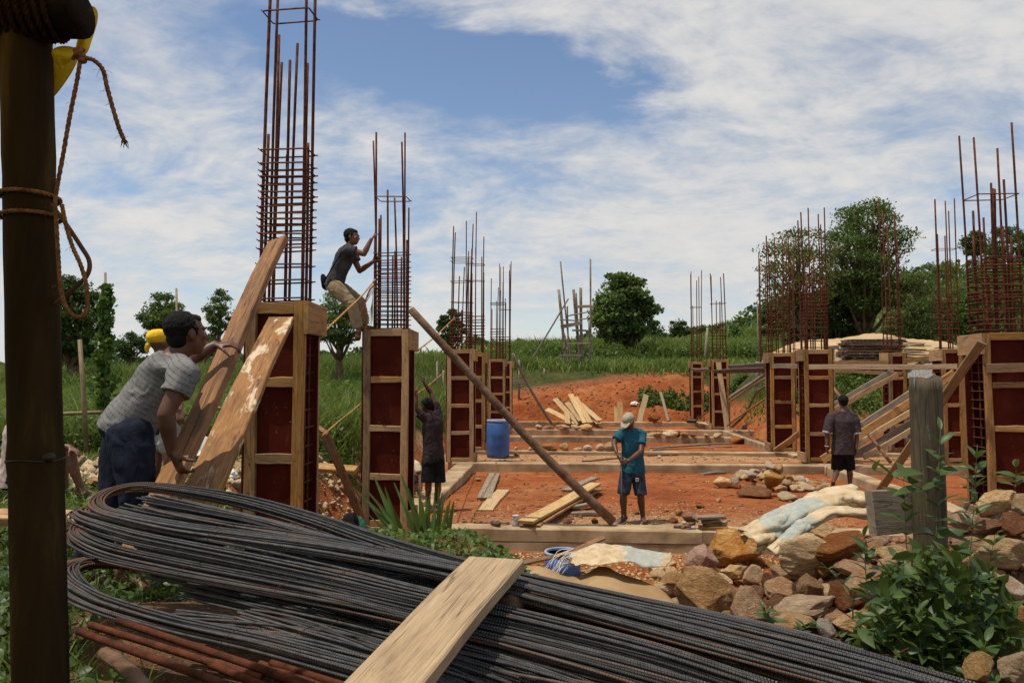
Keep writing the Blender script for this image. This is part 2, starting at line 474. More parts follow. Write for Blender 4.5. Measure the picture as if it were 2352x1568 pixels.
# grey T-shirt with short broken horizontal printed dashes
def m_printed():
    m, nt, b, out = mat_new('cloth_grey_print'); N = NT(nt)
    t = N.n('ShaderNodeUVMap'); t.uv_map = 'UVMap'
    sp = N.n('ShaderNodeSeparateXYZ'); N.l(t.outputs[0], sp.inputs[0])
    base = N.ramp(N.noise(N.coord('Object'), 6, 4), [(0.35, (0.135, 0.135, 0.138)), (0.65, (0.19, 0.19, 0.19))])
    row = N.math('MULTIPLY', sp.outputs[1], 40.0)
    fr = N.math('FRACT', row)
    line = N.ramp(N.math('ABSOLUTE', N.math('SUBTRACT', fr, 0.5)), [(0.08, 1.0), (0.20, 0.0)])
    mp = N.n('ShaderNodeMapping'); mp.inputs['Scale'].default_value = (34, 40, 1); N.l(t.outputs[0], mp.inputs['Vector'])
    fl = N.n('ShaderNodeCombineXYZ')
    N.l(N.math('MULTIPLY', sp.outputs[0], 62.0), fl.inputs[0]); N.l(N.math('MULTIPLY', N.math('FLOOR', row), 7.77), fl.inputs[1])
    dash = N.ramp(N.noise(fl.outputs[0], 1.6, 2), [(0.42, 0.0), (0.52, 1.0)])
    N.l(N.mix(N.math('MULTIPLY', N.math('MULTIPLY', line, dash), 0.7), base, (0.055, 0.055, 0.06)), b.inputs['Base Color'])
    b.inputs['Roughness'].default_value = 0.9; b.inputs['Specular IOR Level'].default_value = 0.1
    N.bump(N.noise(N.coord('Object', (1, 1, 0.6)), 9, 3, 0.5, 1.3), 0.5, 0.03, b)
m_printed()
# ribbed grey steel bar: ribs along the length (UV), rust by noise
def m_rebar():
    m, nt, b, out = mat_new('rebar_steel'); N = NT(nt)
    t = N.n('ShaderNodeUVMap'); t.uv_map = 'UVMap'
    mp = N.n('ShaderNodeMapping'); mp.inputs['Scale'].default_value = (1, 0.012, 1); N.l(t.outputs[0], mp.inputs['Vector'])
    w = N.n('ShaderNodeTexWave'); w.inputs['Scale'].default_value = 38.0; w.inputs['Distortion'].default_value = 0.0
    N.l(mp.outputs[0], w.inputs['Vector'])
    v = N.coord('Object', (1, 1, 1), 21.0)
    f = N.noise(v, 5, 6, 0.65, 0.5)
    col = N.ramp(N.noise(v, 30, 3), [(0.3, (0.038, 0.040, 0.042)), (0.7, (0.098, 0.100, 0.102))])
    amt = N.math('ADD', N.ramp(f, [(0.52, 0.0), (0.78, 0.75)]), N.math('MULTIPLY', N.ramp(N.rand(), [(0.82, 0.0), (0.98, 1.0)]), 0.5), True)
    at = N.n('ShaderNodeAttribute'); at.attribute_type = 'GEOMETRY'; at.attribute_name = 'bend'
    amt = N.math('ADD', amt, N.math('MULTIPLY', at.outputs['Fac'], 0.75), True)
    hv = N.n('ShaderNodeHueSaturation'); N.l(N.math('ADD', N.math('MULTIPLY', N.rand(), 1.0), 0.5), hv.inputs['Value']); N.l(N.mix(amt, col, (0.095, 0.038, 0.016)), hv.inputs['Color']); N.l(hv.outputs[0], b.inputs['Base Color'])
    N.l(N.math('ADD', N.math('MULTIPLY', amt, 0.35), 0.46), b.inputs['Roughness'])
    N.l(N.math('MULTIPLY', N.math('SUBTRACT', 1.0, amt, True), 0.35), b.inputs['Metallic'])
    N.bump(w.outputs['Fac'], 0.9, 0.0035, b)
m_rebar()
def m_leaf(name, c0, c1, trans=0.35, rough=0.55, scale=0.6, tint=None):
    m, nt, b, out = mat_new(name); N = NT(nt)
    g = N.n('ShaderNodeNewGeometry')
    f = N.noise(g.outputs['Position'], scale, 3, 0.6)
    r = g.outputs['Random Per Island']
    col = N.ramp(N.math('ADD', N.math('MULTIPLY', f, 0.6), N.math('MULTIPLY', r, 0.4)), [(0.3, c0), (0.72, c1)])
    if tint: col = N.mix(N.ramp(N.math('FRACT', N.math('MULTIPLY', r, 13.7)), [(0.86, 0.0), (0.93, 0.8)]), col, tint)
    N.l(col, b.inputs['Base Color'])
    b.inputs['Roughness'].default_value = rough
    b.inputs['Specular IOR Level'].default_value = 0.22
    tr = N.n('ShaderNodeBsdfTranslucent'); mx = N.n('ShaderNodeMixShader')
    N.l(N.mix(0.5, col, (0.20, 0.26, 0.03), 'MIX'), tr.inputs['Color'])
    mx.inputs[0].default_value = trans
    N.l(b.outputs[0], mx.inputs[1]); N.l(tr.outputs[0], mx.inputs[2]); N.l(mx.outputs[0], out.inputs['Surface'])
    return m
m_leaf('leaf_tree', (0.0414, 0.0802, 0.0210), (0.1140, 0.1817, 0.0420), 0.25)
m_leaf('leaf_dark', (0.0234, 0.0525, 0.0149), (0.0624, 0.1125, 0.0281), 0.22)
m_leaf('leaf_olive', (0.0504, 0.0648, 0.0187), (0.1512, 0.1584, 0.0432), 0.28, tint=(0.16, 0.12, 0.03))
m_leaf('leaf_bamboo', (0.0526, 0.0930, 0.0270), (0.1424, 0.1950, 0.0600), 0.3, tint=(0.22, 0.19, 0.05))
m_leaf('leaf_big', (0.0468, 0.0927, 0.0257), (0.1170, 0.1794, 0.0458), 0.25)
m_leaf('grass_tall', (0.0621, 0.1150, 0.0221), (0.1629, 0.2316, 0.0497), 0.35, 0.5, 0.35, tint=(0.20, 0.19, 0.06))
m_leaf('grass_short', (0.0760, 0.1392, 0.0251), (0.1897, 0.2643, 0.0557), 0.35, 0.5, 0.4, tint=(0.24, 0.22, 0.08))
m_leaf('weed', (0.0345, 0.0756, 0.0160), (0.0920, 0.1470, 0.0320), 0.3, 0.45, 1.5)
m_leaf('weed_shrub', (0.0270, 0.0575, 0.0160), (0.0648, 0.1058, 0.0272), 0.22, 0.42, 2.5)
m_leaf('lemongrass', (0.045, 0.100, 0.028), (0.105, 0.185, 0.060), 0.35, 0.45, 3.0)
m_leaf('vine_leaf', (0.035, 0.085, 0.014), (0.085, 0.160, 0.030), 0.35, 0.45, 1.5)
m_simple('stem_green', (0.05, 0.075, 0.025), (0.09, 0.12, 0.04), 9, 0.6, 0.2)
m_simple('far_wood', (0.022, 0.038, 0.016), (0.045, 0.068, 0.026), 0.35, 0.95, 0.8, 0.5, 0.1)

# rock: ochre, pale quartz and rust, varied per stone
def m_rock(name, base, pale, rusty, fine=1.0):
    m, nt, b, out = mat_new(name); N = NT(nt)
    v = N.coord('Object', (1, 1, 1), 23.0)
    vs = N.coord('Object', (0.8, 1, 1.9), 11.0)
    f = N.noise(v, 1.3 * fine, 6, 0.65, 0.6)
    f2 = N.noise(vs, 4.4 * fine, 8, 0.75, 0.5)
    col = N.ramp(f2, [(0.32, tuple(x * 0.55 for x in base)), (0.5, base), (0.68, pale)])
    r = N.rand()
    col = N.mix(N.math('MULTIPLY', N.ramp(f, [(0.42, 0.0), (0.62, 1.0)]), N.ramp(r, [(0.15, 0.25), (0.9, 1.0)])), col, rusty)
    sk_ = N.noise(v, 38 * fine, 4, 0.7)
    col = N.mix(N.ramp(sk_, [(0.34, 0.3), (0.46, 0.0)]), col, tuple(x * 0.35 for x in base))
    col = N.mix(N.ramp(sk_, [(0.56, 0.0), (0.7, 0.45)]), col, pale)
    hs = N.n('ShaderNodeHueSaturation')
    r2 = N.math('FRACT', N.math('MULTIPLY', r, 9.1))
    N.l(N.math('ADD', N.math('MULTIPLY', r2, 0.50), 0.84), hs.inputs['Value'])
    N.l(N.math('ADD', N.math('MULTIPLY', N.math('FRACT', N.math('MULTIPLY', r, 5.3)), 0.35), 0.78), hs.inputs['Saturation'])
    N.l(col, hs.inputs['Color']); N.l(hs.outputs[0], b.inputs['Base Color'])
    b.inputs['Roughness'].default_value = 0.9; b.inputs['Specular IOR Level'].default_value = 0.2
    h = N.math('ADD', N.math('MULTIPLY', f2, 0.7), N.math('MULTIPLY', N.noise(v, 14 * fine, 5, 0.65), 0.5))
    N.bump(h, 0.9, 0.08, b)
    return m
m_rock('rock_ochre', (0.38, 0.215, 0.088), (0.62, 0.43, 0.235), (0.33, 0.125, 0.036))
m_rock('rock_pale', (0.52, 0.36, 0.185), (0.76, 0.60, 0.39), (0.44, 0.20, 0.066))
m_rock('rock_rust', (0.22, 0.092, 0.036), (0.36, 0.19, 0.09), (0.17, 0.050, 0.018))
m_rock('rock_pink', (0.42, 0.27, 0.20), (0.62, 0.46, 0.38), (0.36, 0.17, 0.11))
m_rock('rock_white', (0.54, 0.46, 0.36), (0.72, 0.65, 0.55), (0.42, 0.28, 0.18))

# ground: red laterite, straw-coloured chips, grass-stained earth (zones come from the ground's own 'zone' colours)
def m_ground():
    m, nt, b, out = mat_new('earth'); N = NT(nt)
    g = N.n('ShaderNodeNewGeometry'); pos = g.outputs['Position']
    at = N.n('ShaderNodeAttribute'); at.attribute_name = 'zone'
    sp = N.n('ShaderNodeSeparateColor'); N.l(at.outputs['Color'], sp.inputs[0])
    a = N.noise(pos, 0.55, 5, 0.6, 0.4); c = N.noise(pos, 4.5, 6, 0.65, 0.3)
    red = N.ramp(N.math('ADD', N.math('MULTIPLY', a, 0.5), N.math('MULTIPLY', c, 0.5)), [(0.34, (0.185, 0.046, 0.014)), (0.50, (0.30, 0.086, 0.026)), (0.66, (0.38, 0.138, 0.047))])
    mp = N.n('ShaderNodeMapping'); mp.inputs['Scale'].default_value = (0.8, 3.5, 1); N.l(pos, mp.inputs['Vector'])
    st = N.ramp(N.math('ADD', N.math('MULTIPLY', N.noise(mp.outputs[0], 2.6, 7, 0.72, 0.6), 0.75), N.math('MULTIPLY', a, 0.32)), [(0.56, 0.0), (0.68, 1.0)])
    red = N.mix(N.math('MULTIPLY', st, 0.6), red, (0.42, 0.235, 0.11))
    dp = N.noise(pos, 0.33, 4, 0.6, 0.8)
    red = N.mix(N.ramp(dp, [(0.5, 0.0), (0.66, 0.35)]), red, (0.135, 0.038, 0.014))
    straw = N.mix(N.ramp(N.noise(mp.outputs[0], 9, 5, 0.7), [(0.4, 0.0), (0.6, 1.0)]), (0.27, 0.12, 0.055), (0.55, 0.36, 0.19))
    red = N.mix(sp.outputs[2], red, straw)
    gr = N.ramp(c, [(0.35, (0.030, 0.040, 0.012)), (0.65, (0.075, 0.085, 0.025))])
    gr = N.mix(N.ramp(a, [(0.5, 0.0), (0.65, 0.5)]), gr, (0.15, 0.095, 0.045))
    bw = N.ramp(N.math('ADD', sp.outputs[1], N.math('MULTIPLY', N.math('SUBTRACT', c, 0.5), 0.9)), [(0.42, 0.0), (0.58, 1.0)])
    brown = N.ramp(c, [(0.35, (0.085, 0.045, 0.024)), (0.65, (0.20, 0.115, 0.06))])
    col = N.mix(sp.outputs[0], brown, red)
    N.l(N.mix(bw, col, gr), b.inputs['Base Color'])
    b.inputs['Roughness'].default_value = 0.95; b.inputs['Specular IOR Level'].default_value = 0.12
    h = N.math('ADD', N.math('MULTIPLY', N.noise(pos, 7, 6, 0.7), 0.8), N.math('MULTIPLY', N.noise(pos, 40, 4, 0.6), 0.3))
    h = N.math('ADD', h, N.math('MULTIPLY', N.noise(pos, 2.2, 3, 0.5, 0.6), 0.9))
    N.bump(h, 0.9, 0.12, b)
m_ground()
# printed woven cement sack: cream weave with worn blue areas
def m_sack():
    m, nt, b, out = mat_new('sack'); N = NT(nt)
    t = N.n('ShaderNodeUVMap'); t.uv_map = 'UVMap'
    sp = N.n('ShaderNodeSeparateXYZ'); N.l(t.outputs[0], sp.inputs[0])
    f = N.noise(N.coord('Object'), 9, 6, 0.7, 0.4)
    col = N.ramp(f, [(0.3, (0.34, 0.24, 0.125)), (0.6, (0.52, 0.42, 0.28))])
    band = N.ramp(N.math('ADD', sp.outputs[0], N.math('MULTIPLY', N.math('SUBTRACT', f, 0.5), 0.22)), [(0.16, 0.0), (0.19, 1.0), (0.52, 1.0), (0.55, 0.0)])
    wear = N.ramp(N.noise(N.coord('Object'), 30, 4, 0.7), [(0.40, 0.35), (0.62, 1.0)])
    N.l(N.mix(N.math('MULTIPLY', N.math('MULTIPLY', band, wear), 0.8), col, (0.19, 0.31, 0.36)), b.inputs['Base Color'])
    b.inputs['Roughness'].default_value = 0.75; b.inputs['Specular IOR Level'].default_value = 0.2
    w1 = N.noise(N.coord('Object'), 14, 4, 0.6, 1.0)
    N.bump(w1, 0.5, 0.02, b)
m_sack()
def m_tarp():
    m, nt, b, out = mat_new('tarp_yellow'); N = NT(nt)
    f = N.noise(N.coord('Object'), 9, 4, 0.6)
    col = N.ramp(f, [(0.35, (0.50, 0.36, 0.008)), (0.65, (0.70, 0.54, 0.02))])
    N.l(col, b.inputs['Base Color']); b.inputs['Roughness'].default_value = 0.45
    tr = N.n('ShaderNodeBsdfTranslucent'); N.l(col, tr.inputs['Color'])
    mx = N.n('ShaderNodeMixShader'); mx.inputs[0].default_value = 0.45
    N.l(b.outputs[0], mx.inputs[1]); N.l(tr.outputs[0], mx.inputs[2]); N.l(mx.outputs[0], out.inputs['Surface'])
    N.bump(N.noise(N.coord('Object'), 18, 3, 0.5, 1.0), 0.4, 0.01, b)
m_tarp()
# ------------------------------------------------------------------ ground
def sstep(a, b, x):
    t = np.clip((x - a) / (b - a), 0, 1)
    return t * t * (3 - 2 * t)
_rs = np.random.RandomState(5)
_waves = [(_rs.uniform(0.25, 1.2), _rs.uniform(0, 6.28), _rs.uniform(0, 6.28)) for _ in range(14)]
def fnoise(x, y, s=1.0):
    r = 0
    for i, (k, p, a) in enumerate(_waves):
        kk = k * s * (1 + 0.35 * i)
        r = r + np.sin((x * math.cos(a) + y * math.sin(a)) * kk + p) / (1 + 0.5 * i)
    return r / 3.2
def bumpf(x, y, cx, cy, rx, ry, h, p=1.0):
    d = ((x - cx) / rx) ** 2 + ((y - cy) / ry) ** 2
    return h * np.exp(-d ** p * 1.3)
def terrain(x, y):
    x = np.asarray(x, dtype=np.float64); y = np.asarray(y, dtype=np.float64)
    left = 0.86 + 0.05 * fnoise(x, y, 0.7) + 0.0 * x
    # long slope of the plain behind, rising gently, with a hill on the right
    rise = 0.9 + 1.2 * sstep(34, 40, y) + 3.4 * sstep(42, 120, y) * sstep(-30, 14, x) + 1.1 * sstep(20, 75, y)
    hill = 12 * sstep(22, 100, x + 0.10 * (y - 60)) * sstep(36, 120, y) + 5 * sstep(40, 130, x) * sstep(90, 240, y)
    rise = rise + hill + 0.12 * fnoise(x, y, 0.4)
    rise = np.where(x < 0, rise * (1 - 0.3 * sstep(0, -40, x)), rise)
    # right-hand terrace with the sand heap
    terr = np.maximum(2.25 * sstep(25.5, 30.0, y - 0.25 * (x - 12)) * sstep(8.6, 11.2, x - 0.05 * (y - 26)), 1.9 * sstep(13.5, 17, x) * sstep(8, 20, y))
    # near bank on which the camera stands
    near_l = 1.12 - 0.17 * sstep(2.9, 3.6, y) - 0.06 * sstep(4.2, 6, y)
    slope_l = 1.12 - 0.20 * sstep(2.9, 3.7, y) - 1.22 * sstep(4.6, 9.7, y)
    slope_r = 1.12 - 0.57 * sstep(2.15, 2.9, y) - 0.92 * sstep(4.2, 6.8, y)
    wr = sstep(-0.4, 0.7, x)
    near_l = near_l * 1.0
    zn_site = np.minimum(1.12 + 0 * near_l, slope_l * (1 - wr) + slope_r * wr)
    site = -0.10 - 0.10 * sstep(10.2, 16.5, y) + 0.022 * fnoise(x, y, 2.6) + 0.14 * sstep(17.5, 17.8, y + 0.072 * x) * (1 - sstep(19.8, 20.1, y + 0.072 * x))
    # left ground stays high; cut edge along the left columns
    xl = -2.55 + 0.085 * (y - 10) - 0.8 * sstep(12, 26, y)
    cut = sstep(-0.55, 0.45, (x - xl) + 0.14 * fnoise(x, y, 3.1))
    pit = bumpf(x, y, -1.75, 7.4, 0.75, 0.9, 0.35)
    low = np.where(y + 0.072 * x < 10.13, np.maximum(zn_site, -0.37) - pit, site)
    z = left * (1 - cut) + low * cut
    near = 1 - sstep(3.2, 4.6, y)
    z = z * (1 - near * (1 - cut)) + near * (1 - cut) * near_l
    # back bank: red spoil, then the green slope
    yb = 34.6 + 0.5 * fnoise(x, y, 0.5) - 0.06 * (x - 2)
    back = sstep(0, 0.75, y - yb + 0.25 * fnoise(x, y, 2.5))
    far = np.maximum(rise, 0.4)
    spoil = bumpf(x, y, 7.4, 37.6, 2.6, 1.2, 0.55) + bumpf(x, y, 4.0, 37.0, 3.4, 1.4, 0.2) + 0.12 * np.abs(fnoise(x, y, 3.5)) + bumpf(x, y, 8.2, 37.2, .8, .6, 0.35)
    bz = (0.55 + 0.7 * sstep(34.5, 38, y)) + spoil + 0.10 * fnoise(x, y, 2.6) + 0.06 * fnoise(x + 3, y, 6.5) - bumpf(x, y, 5.5, 35.4, .9, .6, .5) - bumpf(x, y, 8.6, 35.2, 1.2, .6, .4)
    bz = np.maximum(bz * (1 - sstep(39, 43, y)) + far * sstep(37.5, 43, y), 0.35)
    lf = sstep(-2.5, -9, x)            # on the left the plain simply continues
    bz = bz * (1 - lf) + np.maximum(left, far * sstep(14, 40, y)) * lf
    ymask = np.where(x < xl - 0.6, sstep(12, 44, y), back)
    z = z * (1 - ymask) + np.maximum(bz, z * 0.2) * ymask
    z = np.maximum(z, np.where(y > 8, terr, -9) * 1.0 - 0.3 * (terr < 0.05))
    # heap of broken stone right of the front beam, and its twin beyond the post
    ridge_a = 0.22 * sstep(0.9, 1.4, x) + 0.40 * sstep(1.5, 2.3, x) + 0.20 * sstep(2.6, 3.6, x)
    z = z + ridge_a * np.exp(-(((y - 5.35) / np.where(y < 5.35, 1.5, 1.05)) ** 2) * 1.2) * (1 - 0.9 * sstep(7.0, 8.5, y)) * (1 + 0.12 * fnoise(x, y, 4.0))
    z = z + 0.012 * fnoise(x, y, 9.0) * (y < 40)
    return z
def tz(x, y):
    return float(terrain(np.array([x]), np.array([y]))[0])
def graded(lo, a, b, hi, fine, grow=1.07):
    m = list(np.arange(a, b + 1e-6, fine))
    s = fine; v = b; up = []
    while v < hi: s *= grow; v += s; up.append(v)
    s = fine; v = a; dn = []
    while v > lo: s *= grow; v -= s; dn.append(v)
    return np.array(dn[::-1] + m + up)
gx = graded(-900, -4.0, 9.0, 900, 0.065)
gy = np.concatenate([np.array([-30, -15, -8, -4, -2, -1, 0]), np.arange(0.3, 12, 0.065), graded(12, 12.05, 40, 2500, 0.16, 1.06)[0:]])
gy = np.unique(np.round(gy, 4)); gy = gy[np.insert(np.diff(gy) > 0.02, 0, True)]
GX, GY = np.meshgrid(gx, gy)
GZ = terrain(GX, GY)
nV = GX.size; nx = len(gx); ny = len(gy)
ii = np.arange((nx - 1) * (ny - 1)); r_ = ii // (nx - 1); c_ = ii % (nx - 1)
b0 = r_ * nx + c_
gme = np_mesh('ground', np.stack([GX.ravel(), GY.ravel(), GZ.ravel()], 1), np.stack([b0, b0 + 1, b0 + nx + 1, b0 + nx], 1), smooth=True)
fx, fy = GX.ravel(), GY.ravel()
xl = -2.55 + 0.085 * (fy - 10) - 0.8 * sstep(12, 26, fy)
inside = sstep(-0.9, 0.2, fx - xl) * sstep(4.5, 6.5, fy) * (1 - sstep(36.5, 40.5, fy + 0.5 * fnoise(fx, fy, 1.2) - 0.35 * (fx - 3) * (fx < 10)))
red = np.clip(inside * (1 - sstep(11.0, 13.0, fx) * sstep(25, 29, fy)), 0, 1)
veg = np.clip(1 - sstep(-0.6, 0.3, fx - xl) * sstep(3, 5.5, fy), 0, 1) * (1 - 0.75 * np.exp(-(((fx + 3.6) / 2.2) ** 2 + ((fy - 8.4) / 1.8) ** 2)))
veg = np.maximum(veg, sstep(37.5, 41, fy + 0.5 * fnoise(fx, fy, 1.2) - 0.35 * (fx - 3) * (fx < 10)))
veg = np.maximum(veg, sstep(8.8, 10.8, fx) * sstep(25.5, 29, fy) * 0.75)
straw = np.exp(-((fx - 1.6) / 2.6) ** 2 - ((fy - 10.6) / 0.8) ** 2) * 0.9 + 0.85 * sstep(17.6, 18.0, fy) * (1 - sstep(19.5, 19.9, fy))
zc = np.stack([red, veg, np.clip(straw, 0, 1), np.ones_like(red)], 1).astype(np.float32)
nearfix = 1 - (1 - sstep(4.4, 5.4, fy)) * sstep(-1.9, -1.3, fx)
veg = veg * nearfix
zc[:, 1] = veg
ca = gme.color_attributes.new('zone', 'FLOAT_COLOR', 'POINT')
ca.data.foreach_set('color', zc.ravel())
ground = new_obj('ground', gme, MATS['earth'])
ground['kind'] = 'structure'
# ------------------------------------------------------------------ planks, beams, column formwork, rebar cages
GA = 0.072                                             # the site grid is turned a little against the view
UU = Vector((math.cos(GA), -math.sin(GA), 0)); WW = Vector((math.sin(GA), math.cos(GA), 0)); UP = Vector((0, 0, 1))

def plank_mesh(L, w, t, seed=0, warp=0.0, segs=6, rag=0.004):
    r = random.Random(seed)
    mb = MB(); rings = []; us = []
    ph = r.uniform(0, 6.28)
    ch = min(0.12 * t, 0.006)
    for i in range(segs + 1):
        s = i / segs; x = (s - 0.5) * L
        dy = warp * 0.6 * math.sin(2.2 * s * math.pi + ph); dz = warp * math.sin(1.7 * s * math.pi + ph * 2)
        a, b = w / 2 + r.uniform(-rag, rag), t / 2 + r.uniform(-rag, rag) * 0.4
        ex = (r.uniform(-1, 1) * rag * 2) if i in (0, segs) else 0
        pr = [(-a, -b + ch), (-a + ch, -b), (a - ch, -b), (a, -b + ch), (a, b - ch), (a - ch, b), (-a + ch, b), (-a, b - ch)]
        rings.append([(x + ex * (1 if k < 4 else -1), p[0] + dy, p[1] + dz) for k, p in enumerate(pr)])
        us.append(x)
    mb.quadgrid(rings, True, True, True, us)
    return mb.mesh('plank')
def axes_quat(xa, za):
    x = Vector(xa).normalized(); z = Vector(za); z = (z - x * z.dot(x)).normalized(); y = z.cross(x)
    return Matrix((x, y, z)).transposed().to_quaternion()
_pseed = [0]
def plank(name, p0, p1, w, t, mat, parent=None, face=(0, -1, 0.05), warp=0.0, segs=4, rag=0.004):
    "board from p0 to p1 (centre line); face = direction its wide side looks"
    p0, p1 = Vector(p0), Vector(p1); _pseed[0] += 1
    o = new_obj(name, plank_mesh((p1 - p0).length, w, t, _pseed[0], warp, segs, rag), MATS[mat])
    o.rotation_mode = 'QUATERNION'
    o.rotation_quaternion = axes_quat(p1 - p0, face)
    o.location = (p0 + p1) / 2
    return local(o, parent)

LEV = [2.595, 1.965, 1.32, 0.66, 0.045]
_nm = MB(); _nm.tube([(0, 0, -.004), (0, 0, .003)], .0055, 6); NAIL = _nm.mesh('nail'); NAIL.materials.append(MATS['rust'])
def nails(o, L, w, t, n, seed):
    r = random.Random(seed)
    for i in range(n):
        k = new_obj('nail', NAIL, None, o); k.location = ((i + .5 + r.uniform(-.2, .2)) / n * L - L / 2, r.uniform(-.3, .3) * w, t / 2)
def formwork(fx, yf, W, D, open_side, label, H=2.65, lean=0.0, detail=True, zb=0.0, levels=None):
    "two framed red ply shutters facing front and back, closed on one side, open with cleats on the other"
    org = Vector((fx, yf, zb))
    root = thing('column_formwork', org, label, 'formwork', 'column shutters of the building frame')
    upv = Vector((lean, 0, 1)).normalized()
    def q(u, w, z): return org + UU * u + WW * w + upv * z
    q.D = D
    s = 1 if open_side == 'R' else -1
    pt, bt, bw = 0.018, 0.05, 0.095
    F = -WW
    # ply sheets
    plank('ply_panel', q(0, bt + pt / 2, 0.0), q(0, bt + pt / 2, H - 0.01), W - 0.006, pt, 'ply_red', root, F, segs=1, rag=0.0)
    plank('ply_panel', q(0, D - bt - pt / 2, 0.0), q(0, D - bt - pt / 2, H - 0.01), W - 0.006, pt, 'ply_red', root, F, segs=1, rag=0.0)
    plank('ply_panel', q(-s * (W / 2 + pt / 2 + 0.002), D / 2, 0.0), q(-s * (W / 2 + pt / 2 + 0.002), D / 2, H - 0.004), D - 0.01, pt, 'ply_red', root, UU, segs=1, rag=0.0)
    for k in (-1, 1):
        wob = rnd.uniform(-0.008, 0.008)
        fp = plank('frame_post', q(k * (W / 2 - bw / 2) + wob, bt / 2, -0.01), q(k * (W / 2 - bw / 2), bt / 2, H), bw, bt, 'wood_frame', root, F, 0.006, 6, 0.004)
        if yf < 11: nails(fp, H, bw, bt, 9, k + int(yf * 7))
        plank('frame_post', q(k * (W / 2 - bw / 2), D - bt / 2, -0.01), q(k * (W / 2 - bw / 2), D - bt / 2, H), bw, bt, 'wood_frame', root, F, 0.004, 4, 0.004)
    for z in (levels or LEV):
        zz = z + rnd.uniform(-0.012, 0.012)
        hw = 0.085 if z < H - 0.2 else 0.10
        plank('cross_rail', q(-W / 2 + bw + 0.002, bt / 2 + 0.004, zz), q(W / 2 - bw - 0.002, bt / 2 + 0.004, zz + rnd.uniform(-0.01, 0.01)), hw, bt - 0.006, 'wood_frame', root, F, 0.003, 3, 0.004)
    for z, hh in ((H - 0.14, 0.28), (0.10, 0.22)):
        plank('side_cleat', q(s * (W / 2 + 0.024), -0.03, z), q(s * (W / 2 + 0.024), D + 0.03, z + rnd.uniform(-.01, .01)), hh, 0.044, 'wood_frame', root, UU * s, 0.0, 2, 0.005)
    return root, q

def tie_mesh(a, b, r=0.0055, hook=True):
    mb = MB(); c = 0.02
    pts = [(-a, -b + c, 0), (-a, b - c, 0), (-a + c, b, 0), (a - c, b, 0.004), (a, b - c, 0.004), (a, -b + c, 0), (a - c, -b, -0.004), (-a + c, -b, -0.004), (-a, -b + c, 0), (-a, -b + 2 * c, 0)]
    mb.tube(pts, r, 4, True)
    if hook:
        mb.tube([(a, b - c, 0.004), (a + 0.016, b + 0.004, 0.01)], r * 0.8, 4)
        mb.tube([(-a, -b, 0.0), (-a - 0.012, -b + 0.01, 0.01)], r * 0.8, 4)
    return mb.mesh('tie')
def cage(q, W, D, bars, ties, label, br=0.011, tr=0.0055, inner=None, seed=0, cu=0.0, cw=None):
    "standing column reinforcement: bars = (u, w, top z, drift at top)"
    r = random.Random(seed)
    cw = q.D / 2 if cw is None else cw
    o0 = q(cu, cw, 0.02)
    root = thing('rebar_cage', o0, label, 'rebar cage', 'rusty column cages')
    a, b = W / 2, D / 2
    for (u, w, zt, du) in bars:
        mb = MB(); zb = 0.0 if inner else 1.9
        pts = [Vector(q(cu + u, cw + w, zb)) - o0, Vector(q(cu + u, cw + w, 2.6)) - o0, Vector(q(cu + u + du * 0.35, cw + w, 2.6 + (zt - 2.6) * 0.55)) - o0, Vector(q(cu + u + du, cw + w + r.uniform(-.02, .02), zt)) - o0]
        mb.tube(curve_pts(pts, 6), br * r.uniform(0.9, 1.1), 6)
        mb.build('bar', MATS['rust'], root, True)
    tm = tie_mesh(a + br + 0.004, b + br + 0.004, tr)
    tm.materials.append(MATS['rust'])
    zs = list(ties)
    if inner:
        z = 0.12
        while z < 2.5: zs.append(z); z += inner
    for z in zs:
        o = new_obj('tie', tm, None, root)
        o.location = Vector(q(cu, cw, z)) - o0 + Vector((r.uniform(-.006, .006), r.uniform(-.006, .006), 0))
        o.rotation_euler = (r.uniform(-.02, .02), r.uniform(-.03, .03), -GA + r.uniform(-.02, .02))
    return root
def spaced(z0, z1, d, j=0.01, seed=1):
    r = random.Random(seed); out = []; z = z0
    while z < z1: out.append(z + r.uniform(-j, j)); z += d
    return out

# --- left line
f1, q1 = formwork(X_at(628, 6.35), 6.35, 0.515, 0.44, 'R', 'tallest nearest column shutter at left with two planks leaning on it', H=2.66, lean=0.004)
cage(q1, 0.39, 0.22, [(-.19, -.1, 5.95, .06), (-.19, .1, 5.8, .03), (.19, -.1, 5.9, -.01), (.19, .1, 5.85, .0), (-.075, -.1, 5.05, .02), (-.04, .1, 4.92, .0), (.075, -.1, 4.98, .03), (.12, .1, 4.88, .01), (0.0, 0.0, 4.0, 0.0), (-.1, -.02, 4.85, .03), (.19, 0.0, 4.1, .0), (-.19, 0.0, 4.2, .0)],
     spaced(2.69, 3.1, 0.16, .01, 2) + spaced(3.15, 3.95, 0.062, .008, 3) + [4.02, 5.28], 'tall rebar cage rising out of the nearest left column shutter', 0.0135, 0.0075, 0.16, 1)
f2, q2 = formwork(X_at(886, 10.07), 10.07, 0.625, 0.45, 'R', 'column shutter that the climbing man stands on')
cage(q2, 0.40, 0.26, [(-.20, -.12, 5.42, -.02), (-.20, -.085, 5.30, -.06), (-.165, -.12, 4.2, .0), (.20, -.12, 5.40, -.01), (.19, -.09, 5.28, -.05), (.20, .12, 4.4, 0), (-.20, .12, 4.3, 0), (-.03, -.12, 4.60, -.02), (.05, .12, 4.55, -.06), (-.02, .1, 3.72, 0), (.06, -.1, 3.74, 0), (.1, .12, 3.7, 0), (-.225, -.1, 4.0, 0), (.225, -.1, 3.9, 0)],
     spaced(2.68, 3.66, 0.062, .01, 4) + [3.72, 4.5], 'rebar cage gripped by the climbing man', 0.0135, 0.0075, None, 2, cu=.03)
